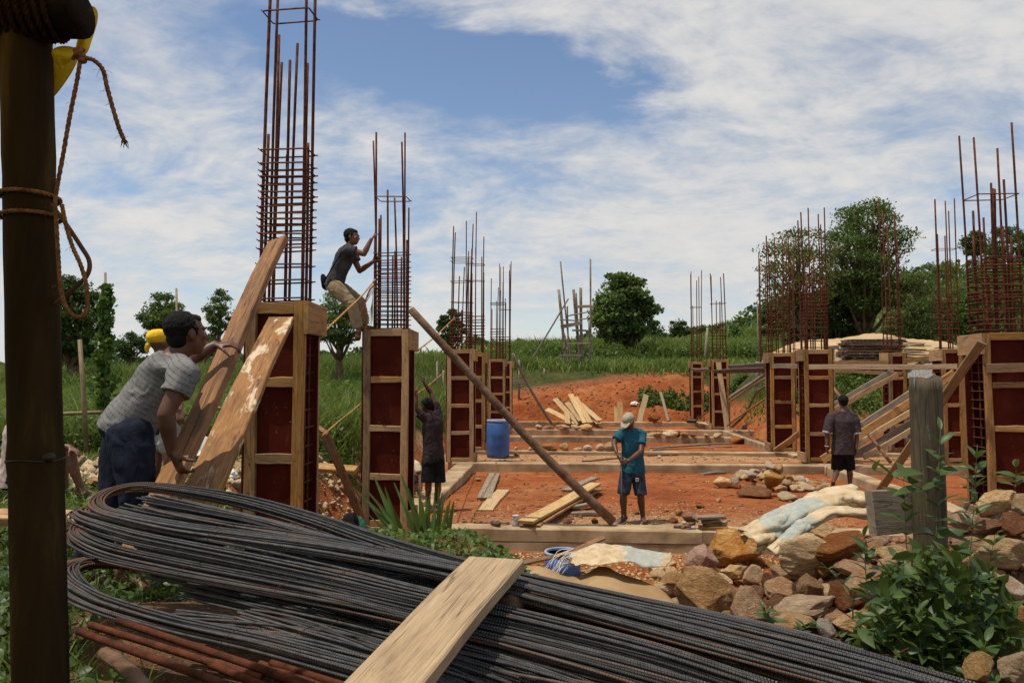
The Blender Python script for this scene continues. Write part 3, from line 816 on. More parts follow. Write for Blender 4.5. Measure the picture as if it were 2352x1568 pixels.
f3, q3 = formwork(X_at(1057, 17.5), 17.5, 0.63, 0.45, 'R', 'column shutter behind the diagonal prop, left of the blue drum')
cage(q3, 0.46, 0.28, [(-.23, -.13, 5.60, .05), (-.20, -.13, 5.45, .06), (-.23, .13, 4.9, .03), (.21, -.13, 5.05, .05), (.23, -.13, 5.65, .06), (.23, .13, 4.5, .0), (-.07, -.13, 4.40, .03), (.03, -.13, 4.62, .05), (.1, .13, 4.9, .04), (0, 0, 3.6, 0)],
     spaced(2.72, 3.62, 0.075, .012, 5) + [3.78, 4.28, 4.75, 4.85], 'rebar cage above the shutter behind the diagonal prop', 0.0155, 0.0075, None, 3)
f3b, q3b = formwork(X_at(1115, 20.2) - 0.315, 20.2, 0.63, 0.45, 'R', 'narrow-looking column shutter half hidden behind its neighbour, beside the blue drum')
cage(q3b, 0.46, 0.28, [(-.23, -.13, 6.3, .0), (-.2, .13, 5.5, .0), (.23, -.13, 5.85, .03), (.2, -.13, 5.3, .0), (.02, -.13, 6.55, .03), (.0, .13, 5.6, .0), (.23, .13, 4.9, .0)],
     spaced(2.72, 3.7, 0.085, .012, 6) + [4.65, 5.1], 'rebar cage of the half hidden column beside the blue drum', 0.0165, 0.008, None, 4)
f4, q4 = formwork(X_at(1141, 28.1), 28.1, 0.64, 0.45, 'R', 'farthest left column shutter standing behind the blue drum')
cage(q4, 0.48, 0.28, [(-.24, -.13, 5.75, .02), (-.22, .13, 4.6, .0), (.24, -.13, 6.2, .0), (.21, -.13, 5.6, .02), (.0, -.13, 5.4, .05), (.05, .13, 5.3, .04), (-.05, .13, 4.9, 0)],
     spaced(2.72, 3.9, 0.10, .012, 7) + [4.75, 4.82], 'rebar cage of the farthest left column', 0.018, 0.0085, None, 5)
f4b, q4b = formwork(X_at(1176, 32.0) - 0.32, 32.0, 0.64, 0.45, 'R', 'distant left column shutter peeping out past the one behind the drum')
cage(q4b, 0.46, 0.28, [(-.23, -.13, 6.9, .0), (-.2, .13, 6.8, .0), (.23, -.13, 7.0, .05), (.2, -.13, 6.6, .0), (.02, -.13, 5.2, .03), (.0, .13, 5.4, .0), (.21, .13, 6.9, .0)],
     spaced(2.75, 3.75, 0.12, .012, 8) + [4.9], 'distant left cage with four very long bars', 0.019, 0.009, None, 6)
# --- right line
g1, r1 = formwork(X_at(2268, 10.1) + 0.33, 10.1, 0.66, 0.58, 'L', 'large column shutter at the right edge of the picture', H=2.60, lean=-0.012, levels=[2.55, 1.90, 1.31, 0.62, 0.045])
cage(r1, 0.50, 0.40, [(-.25, -.19, 5.35, -.05), (-.25, .19, 5.5, -.04), (.25, -.19, 5.55, -.03), (.25, .19, 5.3, -.03), (-.1, -.19, 4.7, .0), (-.06, -.17, 4.62, .02), (.1, -.19, 4.75, -.02), (.14, .19, 4.72, .0), (-.14, .19, 4.4, .0), (0, .19, 4.3, .0), (.05, -.19, 4.1, .0), (-.25, 0, 4.0, 0), (.25, 0, 4.0, 0), (-.18, -.19, 3.4, 0)],
     spaced(2.66, 3.72, 0.078, .02, 9) + spaced(3.1, 3.7, 0.09, .01, 10) + [4.55], 'thick rebar cage above the shutter at the right edge', 0.0145, 0.008, 0.13, 7)
g2, r2 = formwork(X_at(1880, 17.5), 17.5, 0.65, 0.5, 'L', 'column shutter the dark shirted man walks towards')
cage(r2, 0.52, 0.26, [(-.26, -.12, 5.95, -.05), (-.26, .12, 5.8, -.05), (.26, -.12, 6.05, -.02), (.26, .12, 5.7, -.02), (-.13, -.12, 6.05, .0), (.12, -.12, 5.9, -.02), (.05, .12, 4.9, 0), (-.2, -.12, 4.4, 0), (-.23, -.14, 4.2, 0), (.2, -.12, 4.3, 0), (.23, -.13, 4.2, 0), (0, .12, 4.6, 0)],
     spaced(2.7, 3.3, 0.16, .012, 11) + spaced(3.3, 4.25, 0.085, .015, 12), 'rebar cage straight above the dark shirted walking man', 0.0155, 0.0068, 0.16, 8)
g3, r3 = formwork(X_at(1797, 20.0), 20.0, 0.65, 0.5, 'L', 'column shutter just left of the one the dark shirted man faces')
cage(r3, 0.52, 0.26, [(-.26, -.12, 5.7, -.04), (-.26, .12, 5.9, -.02), (.26, -.12, 5.85, -.02), (.26, .12, 5.6, .0), (-.12, -.12, 5.8, .0), (.1, -.12, 5.75, -.02), (-.23, -.14, 4.3, 0), (.23, -.14, 4.5, 0), (.0, .12, 4.2, 0), (.13, .12, 4.6, 0)],
     spaced(2.7, 3.3, 0.17, .012, 13) + spaced(3.3, 4.1, 0.09, .015, 14) + [4.75], 'rebar cage left of the one above the walking man', 0.016, 0.007, 0.18, 9)
g4, r4 = formwork(X_at(1654, 28.2), 28.2, 0.66, 0.5, 'L', 'far right-hand column shutter with a board propped across its front')
cage(r4, 0.5, 0.34, [(-.25, -.16, 5.95, -.06), (-.2, .16, 5.9, -.02), (.25, -.16, 5.95, -.06), (.2, .16, 5.85, -.06), (-.1, -.16, 4.9, .0), (.1, .16, 4.9, .0)],
     spaced(2.75, 3.85, 0.115, .015, 15) + [4.8], 'slender rebar cage above the shutter with the propped board', 0.019, 0.009, None, 10)
g5, r5 = formwork(X_at(1601, 33.0), 33.0, 0.56, 0.45, 'L', 'farthest right-hand column shutter before the red bank')
cage(r5, 0.42, 0.3, [(-.21, -.14, 6.7, .0), (-.18, .14, 6.6, .0), (.21, -.14, 6.75, .05), (.18, .14, 6.5, .0), (.02, -.14, 6.3, .02), (-.1, .14, 5.2, 0)],
     spaced(2.75, 3.95, 0.13, .015, 16) + [5.1], 'slender rebar cage of the farthest right-hand column', 0.019, 0.009, None, 11)
g6, r6 = formwork(X_at(2062, 20.2), 20.2, 0.46, 0.5, 'L', 'column shutter right of the walking man, below the stacked pallets')
cage(r6, 0.42, 0.26, [(-.21, -.12, 6.6, -.05), (-.21, .12, 7.0, -.04), (.1, -.12, 6.4, -.06), (.21, .12, 6.6, -.05), (-.1, -.12, 6.2, -.04), (.0, .12, 6.0, -.04), (.15, -.12, 5.8, -.04)],
     spaced(2.7, 3.8, 0.13, .015, 17), 'tall thin rebar cage in front of the stacked pallets', 0.0165, 0.0075, 0.2, 12)
g7, r7 = formwork(X_at(2188, 17.4), 17.4, 0.48, 0.5, 'L', 'column shutter behind the weathered post')
cage(r7, 0.44, 0.26, [(-.22, -.12, 6.2, -.03), (-.1, .12, 6.3, -.02), (.22, -.12, 6.25, -.02), (.2, .12, 6.0, -.02), (.02, -.12, 6.2, -.02), (-.18, -.11, 5.4, -.02), (.1, .12, 5.4, -.02)],
     spaced(2.7, 3.3, 0.15, .015, 18) + spaced(3.3, 4.0, 0.09, .01, 19) + [5.05], 'thin rebar cage straight above the weathered post', 0.015, 0.007, 0.2, 13)
g8, r8 = formwork(11.35, 33.0, 0.56, 0.45, 'L', 'distant column shutter mostly hidden behind its nearer neighbour')
cage(r8, 0.42, 0.3, [(-.21, -.14, 7.3, .0), (-.18, .14, 7.6, .0), (.21, -.14, 7.2, .0), (.1, .14, 7.0, 0)], spaced(2.75, 4.2, 0.28, .015, 20) + [5.6], 'distant cage seen as thin bars left of nearer ones', 0.019, 0.009, None, 14)
g9, r9 = formwork(10.95, 28.0, 0.56, 0.45, 'L', 'far column shutter hidden behind the one the man faces')
cage(r9, 0.42, 0.3, [(-.21, -.14, 6.6, .0), (-.18, .14, 6.4, .0), (.21, -.14, 6.5, .0), (.1, .14, 6.0, 0)], spaced(2.75, 3.9, 0.28, .015, 21) + [5.2], 'far cage peeping out left of the cage above the walking man', 0.018, 0.009, None, 15)

# --- concrete plinth beams on the ground
def beam(a, b, w, zt, zb, label, name='plinth_beam', segs=14, mat='concrete'):
    a, b = Vector((a[0], a[1], 0)), Vector((b[0], b[1], 0))
    d = (b - a).normalized(); nrm = Vector((-d.y, d.x, 0)); r = random.Random(int(abs(a.x * 97 + a.y * 31)))
    mb = MB(); rings = []
    L = (b - a).length
    for i in range(segs + 1):
        p = a + d * (L * i / segs)
        j = lambda s: r.uniform(-s, s)
        wv = w / 2
        rings.append([Vector((p.x, p.y, 0)) + nrm * n + Vector((0, 0, z)) for n, z in ((-wv + j(.006), zb), (-wv + j(.006), zt - .02 + j(.006)), (-wv + .02, zt + j(.006)), (wv - .02, zt + j(.006)), (wv + j(.006), zt - .02), (wv, zb))])
    mb.quadgrid(rings)
    o = mb.build(name, MATS[mat])
    return tag(o, label, 'beam', 'plinth beams')
def row_beam(yc, x0, x1, w, zb, label, xc=0.0, zt=0.0):
    return beam((x0, yc - math.tan(GA) * (x0 - xc)), (x1, yc - math.tan(GA) * (x1 - xc)), w, zt, zb, label)
fb = thing('plinth_beam', (2.4, 9.95, -0.4), 'nearest plinth beam with hammer, tin and planks on top', 'beam', 'plinth beams')
for (xa, xb, off) in ((-2.05, 2.50, 0.0), (2.505, 6.9, 0.004)):
    for (z0, z1, wv) in ((-0.42, -0.175, 0.325), (-0.172, 0.0, 0.33)):
        o = row_beam(10.12 - 0.0, xa, xb, wv + off, z0, 'x', zt=z1 - off)
        o.name = 'cast_section'
        for k in ('label', 'category', 'group'): del o[k]
        local(o, fb)
row_beam(17.43, -1.4, 11.5, 0.25, -0.3, 'second plinth beam, crossing behind the man in teal')
row_beam(20.22, -1.2, 11.5, 0.25, -0.3, 'third plinth beam with pale stones lined up along it')
row_beam(25.2, -0.9, 7.6, 0.25, -0.3, 'fourth plinth beam beyond the line of pale stones', zt=-0.01)
row_beam(28.3, -0.6, 11.5, 0.25, -0.3, 'fifth plinth beam near the far column shutters')
row_beam(33.1, -0.3, 11.8, 0.25, -0.3, 'last plinth beam before the red bank and plank heap')
def depth_beam(x0, y0, y1, w, label):
    beam((x0, y0), (x0 + math.tan(GA) * (y1 - y0), y1), w, -0.006, -0.32, label)
depth_beam(-1.56, 10.6, 17.2, 0.42, 'long plinth beam running back along the left columns')
depth_beam(-0.98, 20.5, 33.0, 0.3, 'left-hand plinth beam behind the blue drum')
depth_beam(6.75, 10.5, 17.2, 0.34, 'long plinth beam the walking man stands beside')
depth_beam(7.27, 17.7, 28.0, 0.3, 'plinth beam running back between the right-hand shutters')
depth_beam(8.0, 28.6, 33.0, 0.3, 'short plinth beam at the far right-hand shutters')
for i, (x, y) in enumerate([(X_at(1057, 17.5), 17.75), (-1.05, 20.45), (X_at(1880, 17.5), 17.75), (X_at(1797, 20), 20.25), (X_at(1654, 28.2), 28.45), (X_at(2062, 20.2), 20.45), (X_at(2188, 17.4), 17.65)]):
    mb = MB(); mb.box((-.27, -.22, -.4), (.27, .22, -.004))
    o = mb.build('column_stub', MATS['concrete']); o.location = (x, y, -0.012); o.rotation_euler = (0, 0, -GA)
    tag(o, ['concrete stub under the shutter behind the diagonal prop', 'concrete stub under the half hidden shutter by the drum', 'concrete stub under the shutter the dark shirted man faces', 'concrete stub under the shutter left of the one the man faces', 'concrete stub under the far shutter with the propped board', 'concrete stub under the shutter below the pallets', 'concrete stub under the shutter behind the weathered post'][i], 'column stub', 'concrete stubs under the shutters')

# --- loose planks, props and braces
def vplank(a, b, w, t, mat, label, face=(0, -1, 0.05), warp=0.01, name='plank', cat='plank', group='loose planks and braces', segs=6):
    o = plank(name, P(*a), P(*b), w, t, mat, None, face, warp, segs, 0.004)
    return tag(o, label, cat, group)
def vpole(pts, r, mat, label, name='pole', cat='pole', group=None, n=8, seg=10):
    mb = MB(); pp = curve_pts([P(*p) for p in pts], seg); c = pp[0].copy()
    rr = r if isinstance(r, (list, tuple)) else (r, r * 0.85)
    mb.tube([p - c for p in pp], [rr[0] + (rr[1] - rr[0]) * i / seg + rnd.uniform(-.04, .04) * rr[0] for i in range(seg + 1)], n)
    o = mb.build(name, MATS[mat], None, True); o.location = c
    return tag(o, label, cat, group)
vplank((641, 556, 5.35), (300, 1290, 3.25), 0.150, 0.05, 'wood_brown', 'long dark brown plank the grey shirted man pushes up', (-0.35, -1, 0.25), 0.012)
vplank((646, 732, 6.22), (432, 1196, 3.72), 0.20, 0.055, 'wood_limed', 'brown plank with white lime stains leaning on the nearest shutter', (0.12, -1, 0.35), 0.008)
vplank((742, 985, 8.2), (832, 1196, 9.75), 0.16, 0.045, 'wood_brown', 'brown brace slanting down between the two nearest shutters', (-.5, -1, .1))
o = tag(plank('plank', (-3.4, 9.6, 0.90), (-1.95, 9.35, 0.84), 0.14, 0.06, 'wood_frame', None, (0, -.4, 1)), 'pale plank lying across the cut edge behind the nearest shutter', 'plank', 'loose planks and braces')
vpole([(943, 710, 10.0), (1060, 838, 10.02), (1240, 1035, 10.05), (1408, 1198, 10.1)], (0.05, 0.062), 'bark_pole', 'long bark-covered pole propped diagonally in front of the site', 'prop_pole', 'pole')
vpole([(1178, 812, 29.5), (1205, 870, 30.0), (1240, 930, 30.5), (1272, 980, 31)], (0.05, 0.06), 'pole_grey', 'thin crooked pole leaning by the farthest left shutter', 'prop_pole', 'pole')
vplank((1858, 843, 17.36), (2198, 842, 16.2), 0.115, 0.045, 'wood_pale', 'long pale plank nailed level across the right-hand shutters')
vplank((1912, 834, 20.0), (2040, 832, 19.85), 0.105, 0.045, 'wood_frame', 'level plank ending at the shutter below the pallets')
vplank((1912, 852, 20.2), (2075, 858, 19.9), 0.095, 0.045, 'wood_frame', 'lower level plank just below the long pale one')
vplank((2080, 829, 19.9), (2150, 820, 17.8), 0.12, 0.045, 'wood_frame', 'short level plank between the two thin shutters at right')
vplank((1773, 840, 19.93), (1832, 841, 19.7), 0.13, 0.05, 'wood_grey', 'short weathered plank joining the two middle right shutters', name='plank')
vplank((1674, 842, 28.0), (1757, 838, 21.0), 0.14, 0.05, 'wood_grey', 'grey plank on top between far and middle right shutters')
vplank((1640, 853, 28.1), (1757, 849, 20.9), 0.16, 0.05, 'wood_dark', 'dark stained plank level between far and middle right shutters')
vplank((1592, 849, 32.9), (1630, 850, 28.4), 0.15, 0.05, 'wood_grey', 'short level plank between the two farthest right shutters')
vplank((1676, 912, 27.5), (1760, 856, 21.2), 0.16, 0.05, 'wood_grey', 'upper slanting brace beside the far right shutter')
vplank((1676, 920, 27.3), (1760, 866, 21.0), 0.12, 0.05, 'wood_frame', 'lower of the two upper slanting braces by the far right shutter')
vplank((1672, 976, 27.3), (1762, 912, 21.0), 0.15, 0.05, 'wood_frame', 'slanting brace rising from the ground at the far right shutter')
vpole([(1682, 980, 26.5), (1712, 950, 25), (1735, 905, 24), (1758, 886, 22.5)], (0.05, 0.03), 'pole_grey', 'crooked grey stick leaning by the far right braces', 'crooked_stick', 'stick')
vplank((1650, 832, 28.05), (1671, 988, 27.7), 0.19, 0.04, 'wood_pale', 'pale board standing slanted against the far right shutter')
vplank((1596, 966, 32.5), (1632, 942, 29.0), 0.15, 0.05, 'wood_frame', 'small slanting brace between the two farthest right shutters')
vplank((1783, 1034, 19.6), (1838, 994, 18.4), 0.16, 0.05, 'wood_frame', 'short brace slanting across the foot of a right shutter')
vplank((1908, 934, 18.8), (2052, 852, 20.0), 0.15, 0.045, 'wood_grey', 'upper of two braces slanting behind the walking man')
vplank((1908, 946, 18.7), (2060, 860, 19.9), 0.13, 0.045, 'wood_frame', 'lower of two braces slanting behind the walking man')
vplank((1888, 1056, 16.6), (2192, 856, 17.1), 0.17, 0.05, 'wood_frame', 'long brace slanting from the walking man up behind the post')
vplank((1960, 990, 17.2), (2150, 864, 17.5), 0.16, 0.05, 'wood_grey', 'weathered brace parallel above the longest slanting one')
vplank((1955, 1030, 18.2), (2100, 940, 18.8), 0.14, 0.05, 'wood_pale', 'low pale board in the slanting heap behind the post, upper')
vplank((1962, 1046, 18.2), (2110, 960, 18.9), 0.14, 0.05, 'wood_grey', 'low grey board in the slanting heap behind the post, middle')
vplank((1985, 1050, 18.0), (2120, 972, 18.7), 0.13, 0.05, 'wood_pale', 'low pale board in the slanting heap behind the post, lowest')
for k in range(5):
    vplank((2078 + 3 * k, 1010 - 26 * k, 18.9), (2160, 948 - 22 * k, 19.4), 0.10, 0.04, ('wood_grey', 'wood_frame', 'wood_grey', 'wood_pale', 'wood_grey')[k], 'stacked slanting boards glimpsed just right behind the post', group='boards behind the post')
vpole([(1912, 888, 18.6), (1980, 978, 17.8), (2046, 1062, 17.1)], (0.038, 0.04), 'wood_brown', 'thin reddish pole leaning right of the walking man', 'prop_pole', 'pole')
vplank((2256, 786, 9.85), (2010, 1142, 11.6), 0.115, 0.05, 'wood_frame', 'long brace running down from the right-edge shutter behind the post', (-.2, -1, .2))
o = plank('plank', r1(-.32, -.03, 2.12), r1(.9, -.03, 2.16), 0.125, 0.045, 'wood_frame', None, -WW, 0.004)
tag(o, 'level plank nailed high across the right-edge shutter', 'plank', 'loose planks and braces')
# planks lying on the red earth
def gplank(a, b, w, t, mat, label, z=-0.14, warp=0.007, dz=0.0, tilt=(0, 0, 1)):
    p, q_ = G(*a, z), G(*b, z)
    z0 = tz(p.x, p.y) + t / 2 + 0.006 + dz; z1 = tz(q_.x, q_.y) + t / 2 + 0.006 + dz
    p.z, q_.z = z0, z1
    o = plank('plank', p, q_, w, t, mat, None, tilt, warp, 8, 0.005)
    return tag(o, label, 'plank', 'loose planks and braces')
gplank((1136, 1084), (1112, 1150), 0.25, 0.05, 'wood_grey', 'grey weathered board lying on red earth, farther of two')
gplank((1156, 1124), (1114, 1178), 0.24, 0.045, 'wood_pale', 'warped pale board lying on red earth, nearer of two', warp=0.012)
o = plank('plank', G(1366, 1112, 0.03), G(1205, 1200, 0.07), 0.22, 0.04, 'wood_pale', None, (0, 0, 1), 0.012, 8); tag(o, 'upper of two long boards overhanging the nearest plinth beam', 'plank', 'loose planks and braces')
o = plank('plank', G(1372, 1122, -0.08), G(1222, 1206, 0.022), 0.2, 0.035, 'wood_frame', None, (0, 0, 1), 0.008, 8); tag(o, 'lower of two long boards overhanging the nearest plinth beam', 'plank', 'loose planks and braces')
gplank((1366, 1108), (1300, 1146), 0.16, 0.04, 'wood_grey', 'grey offcut lying on the far end of the long boards', dz=0.13)
gplank((1314, 1181), (1382, 1184), 0.12, 0.05, 'wood_grey', 'short pale offcut lying under the diagonal pole', z=-0.1)
gplank((1310, 1172), (1374, 1162), 0.11, 0.05, 'wood_grey', 'short offcut resting on a stone under the diagonal pole', z=-0.1, dz=0.03)
gplank((1612, 1084), (1664, 1081), 0.14, 0.04, 'wood_grey', 'short board lying on red earth left of the stone heap')
gplank((1616, 1079), (1650, 1078), 0.12, 0.04, 'wood_grey', 'small offcut stacked on the board left of the stone heap', dz=0.045)
gplank((1336, 1060), (1428, 1058), 0.05, 0.03, 'wood_dark', 'thin dark strip lying on the second plinth beam', z=0.0, dz=0.10)
gplank((1485, 1054), (1664, 1042), 0.16, 0.06, 'wood_frame', 'long board lying on straw behind the man in teal')
gplank((1490, 1026), (1690, 1014), 0.10, 0.04, 'wood_grey', 'long thin strip lying beyond the third beam, farther')
gplank((1495, 1030), (1680, 1022), 0.09, 0.04, 'wood_frame', 'long thin strip lying beyond the third beam, nearer')
gplank((1345, 984), (1440, 982), 0.10, 0.05, 'wood_grey', 'thin strip lying on far red earth beside the cap')
gplank((1400, 976), (1560, 975), 0.12, 0.05, 'wood_frame', 'long strip lying on far red earth near the bank')
gplank((1180, 1002), (1345, 1002), 0.08, 0.04, 'wood_grey', 'thin strip lying along the fourth beam left')
# fanned heap of new boards against the red bank
for k, (a, b) in enumerate([((1256, 940), (1322, 971)), ((1274, 916), (1330, 974)), ((1302, 924), (1334, 966)), ((1310, 905), (1344, 971)), ((1322, 912), (1356, 971)), ((1333, 927), (1378, 966)), ((1350, 950), (1376, 973)), ((1301, 940), (1304, 972))]):
    vplank((*a, 34.6 - .1 * k), (*b, 32.6 - .15 * k), 0.24, 0.045, 'wood_pale', ['lowest flat-lying board at the left of the fanned plank heap', 'second board from the left in the fanned plank heap', 'third board from the left in the fanned plank heap', 'tallest board of the fanned plank heap', 'board right of the tallest in the fanned plank heap', 'wide slanting board at the right of the fanned heap', 'lowest right board of the fanned plank heap', 'short upright board inside the fanned plank heap'][k], (0.1, -1, .5), 0.01, group='fanned heap of boards')
vplank((1424, 923, 34.4), (1425, 974, 33.6), 0.26, 0.04, 'wood_frame', 'upright board leaning on the bank left of the cap, wider')
vplank((1414, 935, 34.3), (1415, 974, 33.7), 0.14, 0.04, 'wood_pale', 'narrow upright board leaning on the bank left of the cap')
vplank((1484, 907, 34.5), (1468, 970, 33.4), 0.24, 0.05, 'wood_pale', 'pale board leaning on the bank right of the cap')
vplank((1517, 900, 34.7), (1535, 966, 33.6), 0.12, 0.05, 'wood_grey', 'grey stick leaning on the overgrown bank')
# ------------------------------------------------------------------ vegetation
def frames(rs, n, up_bias=0.0):
    "random orthonormal pairs"
    a = rs.normal(size=(n, 3)); a[:, 2] += up_bias
    a /= np.linalg.norm(a, axis=1, keepdims=True)
    t = rs.normal(size=(n, 3)); b = np.cross(a, t); b /= np.linalg.norm(b, axis=1, keepdims=True)
    return a, b, np.cross(a, b)
def leaf_cards(rs, C, size, asp=0.5, up=0.6, droop=0.0):
    "diamond leaves, folded along the midrib, one per row of C"
    n = len(C)
    nrm, x, y = frames(rs, n, up)
    x[:, 2] -= droop; x /= np.linalg.norm(x, axis=1, keepdims=True)
    y = np.cross(nrm, x); y /= np.linalg.norm(y, axis=1, keepdims=True)
    s = (size * rs.uniform(0.6, 1.35, n))[:, None]
    v = np.stack([C - x * s * 0.5, C + y * s * asp * 0.5 - nrm * s * 0.06, C + x * s * 0.5, C - y * s * asp * 0.5 - nrm * s * 0.06], 1).reshape(-1, 3)
    b = np.arange(n) * 4
    f = np.concatenate([np.stack([b, b + 1, b + 2], 1), np.stack([b, b + 2, b + 3], 1)])
    return v, f
def leaf_hex(rs, C, size, asp=0.5, up=0.6, droop=0.0):
    "pointed oval leaves folded along the midrib and drooping at the tip"
    n = len(C)
    nrm, x, y = frames(rs, n, up)
    x[:, 2] -= droop; x /= np.linalg.norm(x, axis=1, keepdims=True)
    y = np.cross(nrm, x); y /= np.linalg.norm(y, axis=1, keepdims=True); nrm = np.cross(x, y)
    s = (size * rs.uniform(0.55, 1.35, n))[:, None]; w = s * asp * 0.5
    def q(a, b, c): return C + x * s * a + y * w * b + nrm * s * c
    v = np.stack([q(-.5, 0, 0), q(-.22, .82, .05), q(.12, .92, .03), q(.5, 0, -.14), q(.12, -.92, .03), q(-.22, -.82, .05), q(-.22, 0, 0), q(.12, 0, -.03)], 1).reshape(-1, 3)
    b = np.arange(n) * 8
    tri = [(0, 6, 1), (1, 6, 7), (1, 7, 2), (2, 7, 3), (0, 5, 6), (5, 7, 6), (5, 4, 7), (4, 3, 7)]
    f = np.concatenate([np.stack([b + i, b + j, b + k], 1) for i, j, k in tri])
    return v, f
def crown_points(rs, clumps, n):
    "points through a set of ellipsoidal clumps, denser towards their skins"
    w = np.array([c[3] * c[4] * c[5] for c in clumps]) ** 0.75; w /= w.sum()
    idx = rs.choice(len(clumps), n, p=w)
    d = rs.normal(size=(n, 3)); d /= np.linalg.norm(d, axis=1, keepdims=True)
    r = rs.uniform(0.1, 1.0, n) ** 0.5 * rs.uniform(0.8, 1.3, n)
    cl = np.array(clumps)
    return cl[idx, :3] + d * r[:, None] * cl[idx, 3:6]
def tree(vx, base_y, top_y, width, Y, label, mat, n=5000, leaf=0.22, seed=1, nc=16, trunk=0.35, cat='tree', group='trees around the site', shape=1.0, lowcut=0.28, asp=0.55, droop=0.2, sep=0.30, name='leafy_tree', spread=None):
    rs = np.random.RandomState(seed)
    x = X_at(vx, Y); z0 = min(tz(x, Y), Z_at(base_y, Y)) - 0.1; zb = Z_at(base_y, Y); zt = Z_at(top_y, Y)
    H = zt - zb; R = width / 2 / FPX * Y
    root = thing(name, (x, Y, z0), label, cat, group)
    cl = []
    k = 0
    nc = int(nc * 1.7)
    while len(cl) < nc and k < 2500:
        k += 1
        t = rs.uniform(lowcut, 0.97); a = rs.uniform(0, 6.283); rr = math.sqrt(rs.uniform(0, 1))
        prof = math.sin(math.pi * min(1, (t - lowcut) / (1 - lowcut) * 0.82 + 0.14)) ** shape
        c = (math.cos(a) * rr * R * prof * 0.85, math.sin(a) * rr * R * prof * 0.85, zb - z0 + t * H)
        s = R * rs.uniform(0.17, 0.33) * (0.75 + 0.25 * prof)
        if any((c[0] - q[0]) ** 2 + (c[1] - q[1]) ** 2 + (c[2] - q[2]) ** 2 < (sep * (s + q[3])) ** 2 * 3 for q in cl): continue
        if c[2] + s * 0.8 > zt - z0: c = (c[0], c[1], zt - z0 - s * 0.8)
        cl.append((*c, s * 1.2, s * 1.2, s * rs.uniform(0.5, 0.85)))
    n = int(n * 2.3); leaf = leaf * 0.74; pts = crown_points(rs, cl, n)
    k2 = n // 7; d2 = rs.normal(size=(k2, 3)); d2 /= np.linalg.norm(d2, axis=1, keepdims=True); cz = zb - z0 + H * (0.5 + lowcut * 0.5)
    pts[:k2] = np.array([0, 0, cz]) + d2 * (rs.uniform(0, 1, k2) ** 0.4)[:, None] * np.array([R * .92, R * .92, H * (1 - lowcut) * .48])
    v, f = leaf_cards(rs, pts, leaf, asp, 0.7, droop)
    new_obj('crown', np_mesh('crown', v, f), MATS[mat], root)
    mb = MB()
    th = (zb - z0) + H * (lowcut + 0.12)
    tp = [Vector((0, 0, 0)), Vector((rs.uniform(-.1, .1), 0, th * 0.5)), Vector((rs.uniform(-.2, .2), 0, th)), Vector((0, 0, (zb - z0) + H * 0.75))]
    pp = curve_pts(tp, 8)
    mb.tube(pp, [trunk * (1 - 0.085 * i) for i in range(9)], 8)
    for c in cl:
        tt = min(0.95, max(0.25, (c[2] - 0.25 * R) / max(pp[-1].z, .1)))
        s0 = pp[int(tt * 8 * 0.8)]
        e = Vector(c[:3]); m = (s0 + e) / 2 + Vector((0, 0, -0.08 * R))
        mb.tube([s0, m, e], [trunk * 0.36, trunk * 0.24, trunk * 0.09], 5)
    mb.build('trunk', MATS['bark'], root, True)
    return root
T = 'trees around the site'
tree(172, 870, 632, 150, 40, 'dark tree at the far left behind the vine-covered pole', 'leaf_dark', 5200, 0.26, 3, 22, 0.35, lowcut=0.2)
tree(375, 800, 672, 112, 48, 'round tree left of the grey shirted man, behind the yellow headscarf', 'leaf_tree', 3600, 0.24, 4, 16, 0.28, lowcut=0.1)
tree(503, 800, 664, 78, 50, 'airy small tree between the grey shirted man and the brown plank', 'leaf_tree', 1900, 0.22, 5, 12, 0.2, lowcut=0.25, sep=0.42)
tree(300, 822, 762, 80, 55, 'low dark bushy tree beside the vine pole', 'leaf_dark', 2200, 0.24, 6, 10, 0.2, lowcut=0.0)
tree(470, 815, 766, 90, 60, 'low dark hedge-like tree behind the leaning plank', 'leaf_dark', 2200, 0.26, 61, 10, 0.2, lowcut=0.0)
tree(780, 810, 664, 135, 36, 'airy tree behind the climbing man', 'leaf_tree', 4200, 0.17, 7, 20, 0.22, lowcut=0.12, sep=0.34)
tree(1037, 815, 708, 68, 40, 'small dark tree behind the cage near the diagonal prop', 'leaf_dark', 2600, 0.2, 8, 12, 0.2, lowcut=0.05)
tree(1432, 800, 624, 158, 52, 'broad round tree standing alone in the middle distance', 'leaf_big', 6500, 0.36, 9, 30, 0.4, lowcut=0.06, shape=0.75, asp=0.75, sep=0.26)
tree(1558, 790, 728, 52, 95, 'small dark tree on the skyline right of the lone round tree', 'leaf_dark', 1500, 0.4, 10, 8, 0.4, lowcut=0.1)
tree(1505, 790, 735, 60, 100, 'low tree touching the right side of the lone round tree', 'leaf_dark', 1500, 0.45, 101, 8, 0.4, lowcut=0.0)
tree(1990, 790, 456, 205, 46, 'tallest tree, dense and dark, behind the right-hand cages', 'leaf_tree', 8200, 0.24, 12, 34, 0.42, lowcut=0.24, shape=0.55, sep=0.32)
tree(1842, 800, 520, 205, 45, 'loose yellowish tree left of the tallest tree', 'leaf_olive', 3000, 0.25, 13, 22, 0.25, lowcut=0.34, shape=0.6, sep=0.44)
tree(1925, 790, 640, 150, 48, 'dark undergrowth tree below the tallest tree', 'leaf_dark', 5200, 0.26, 14, 22, 0.2, lowcut=0.0, shape=0.5)
tree(2105, 790, 622, 150, 44, 'bamboo-like thicket right of the tallest tree', 'leaf_bamboo', 6200, 0.26, 15, 26, 0.12, lowcut=0.0, shape=0.5, asp=0.28, droop=0.8)
tree(2170, 780, 588, 110, 50, 'yellow-green thicket behind the thin cage above the post', 'leaf_bamboo', 4800, 0.28, 16, 20, 0.12, lowcut=0.0, shape=0.5, asp=0.28, droop=0.8)
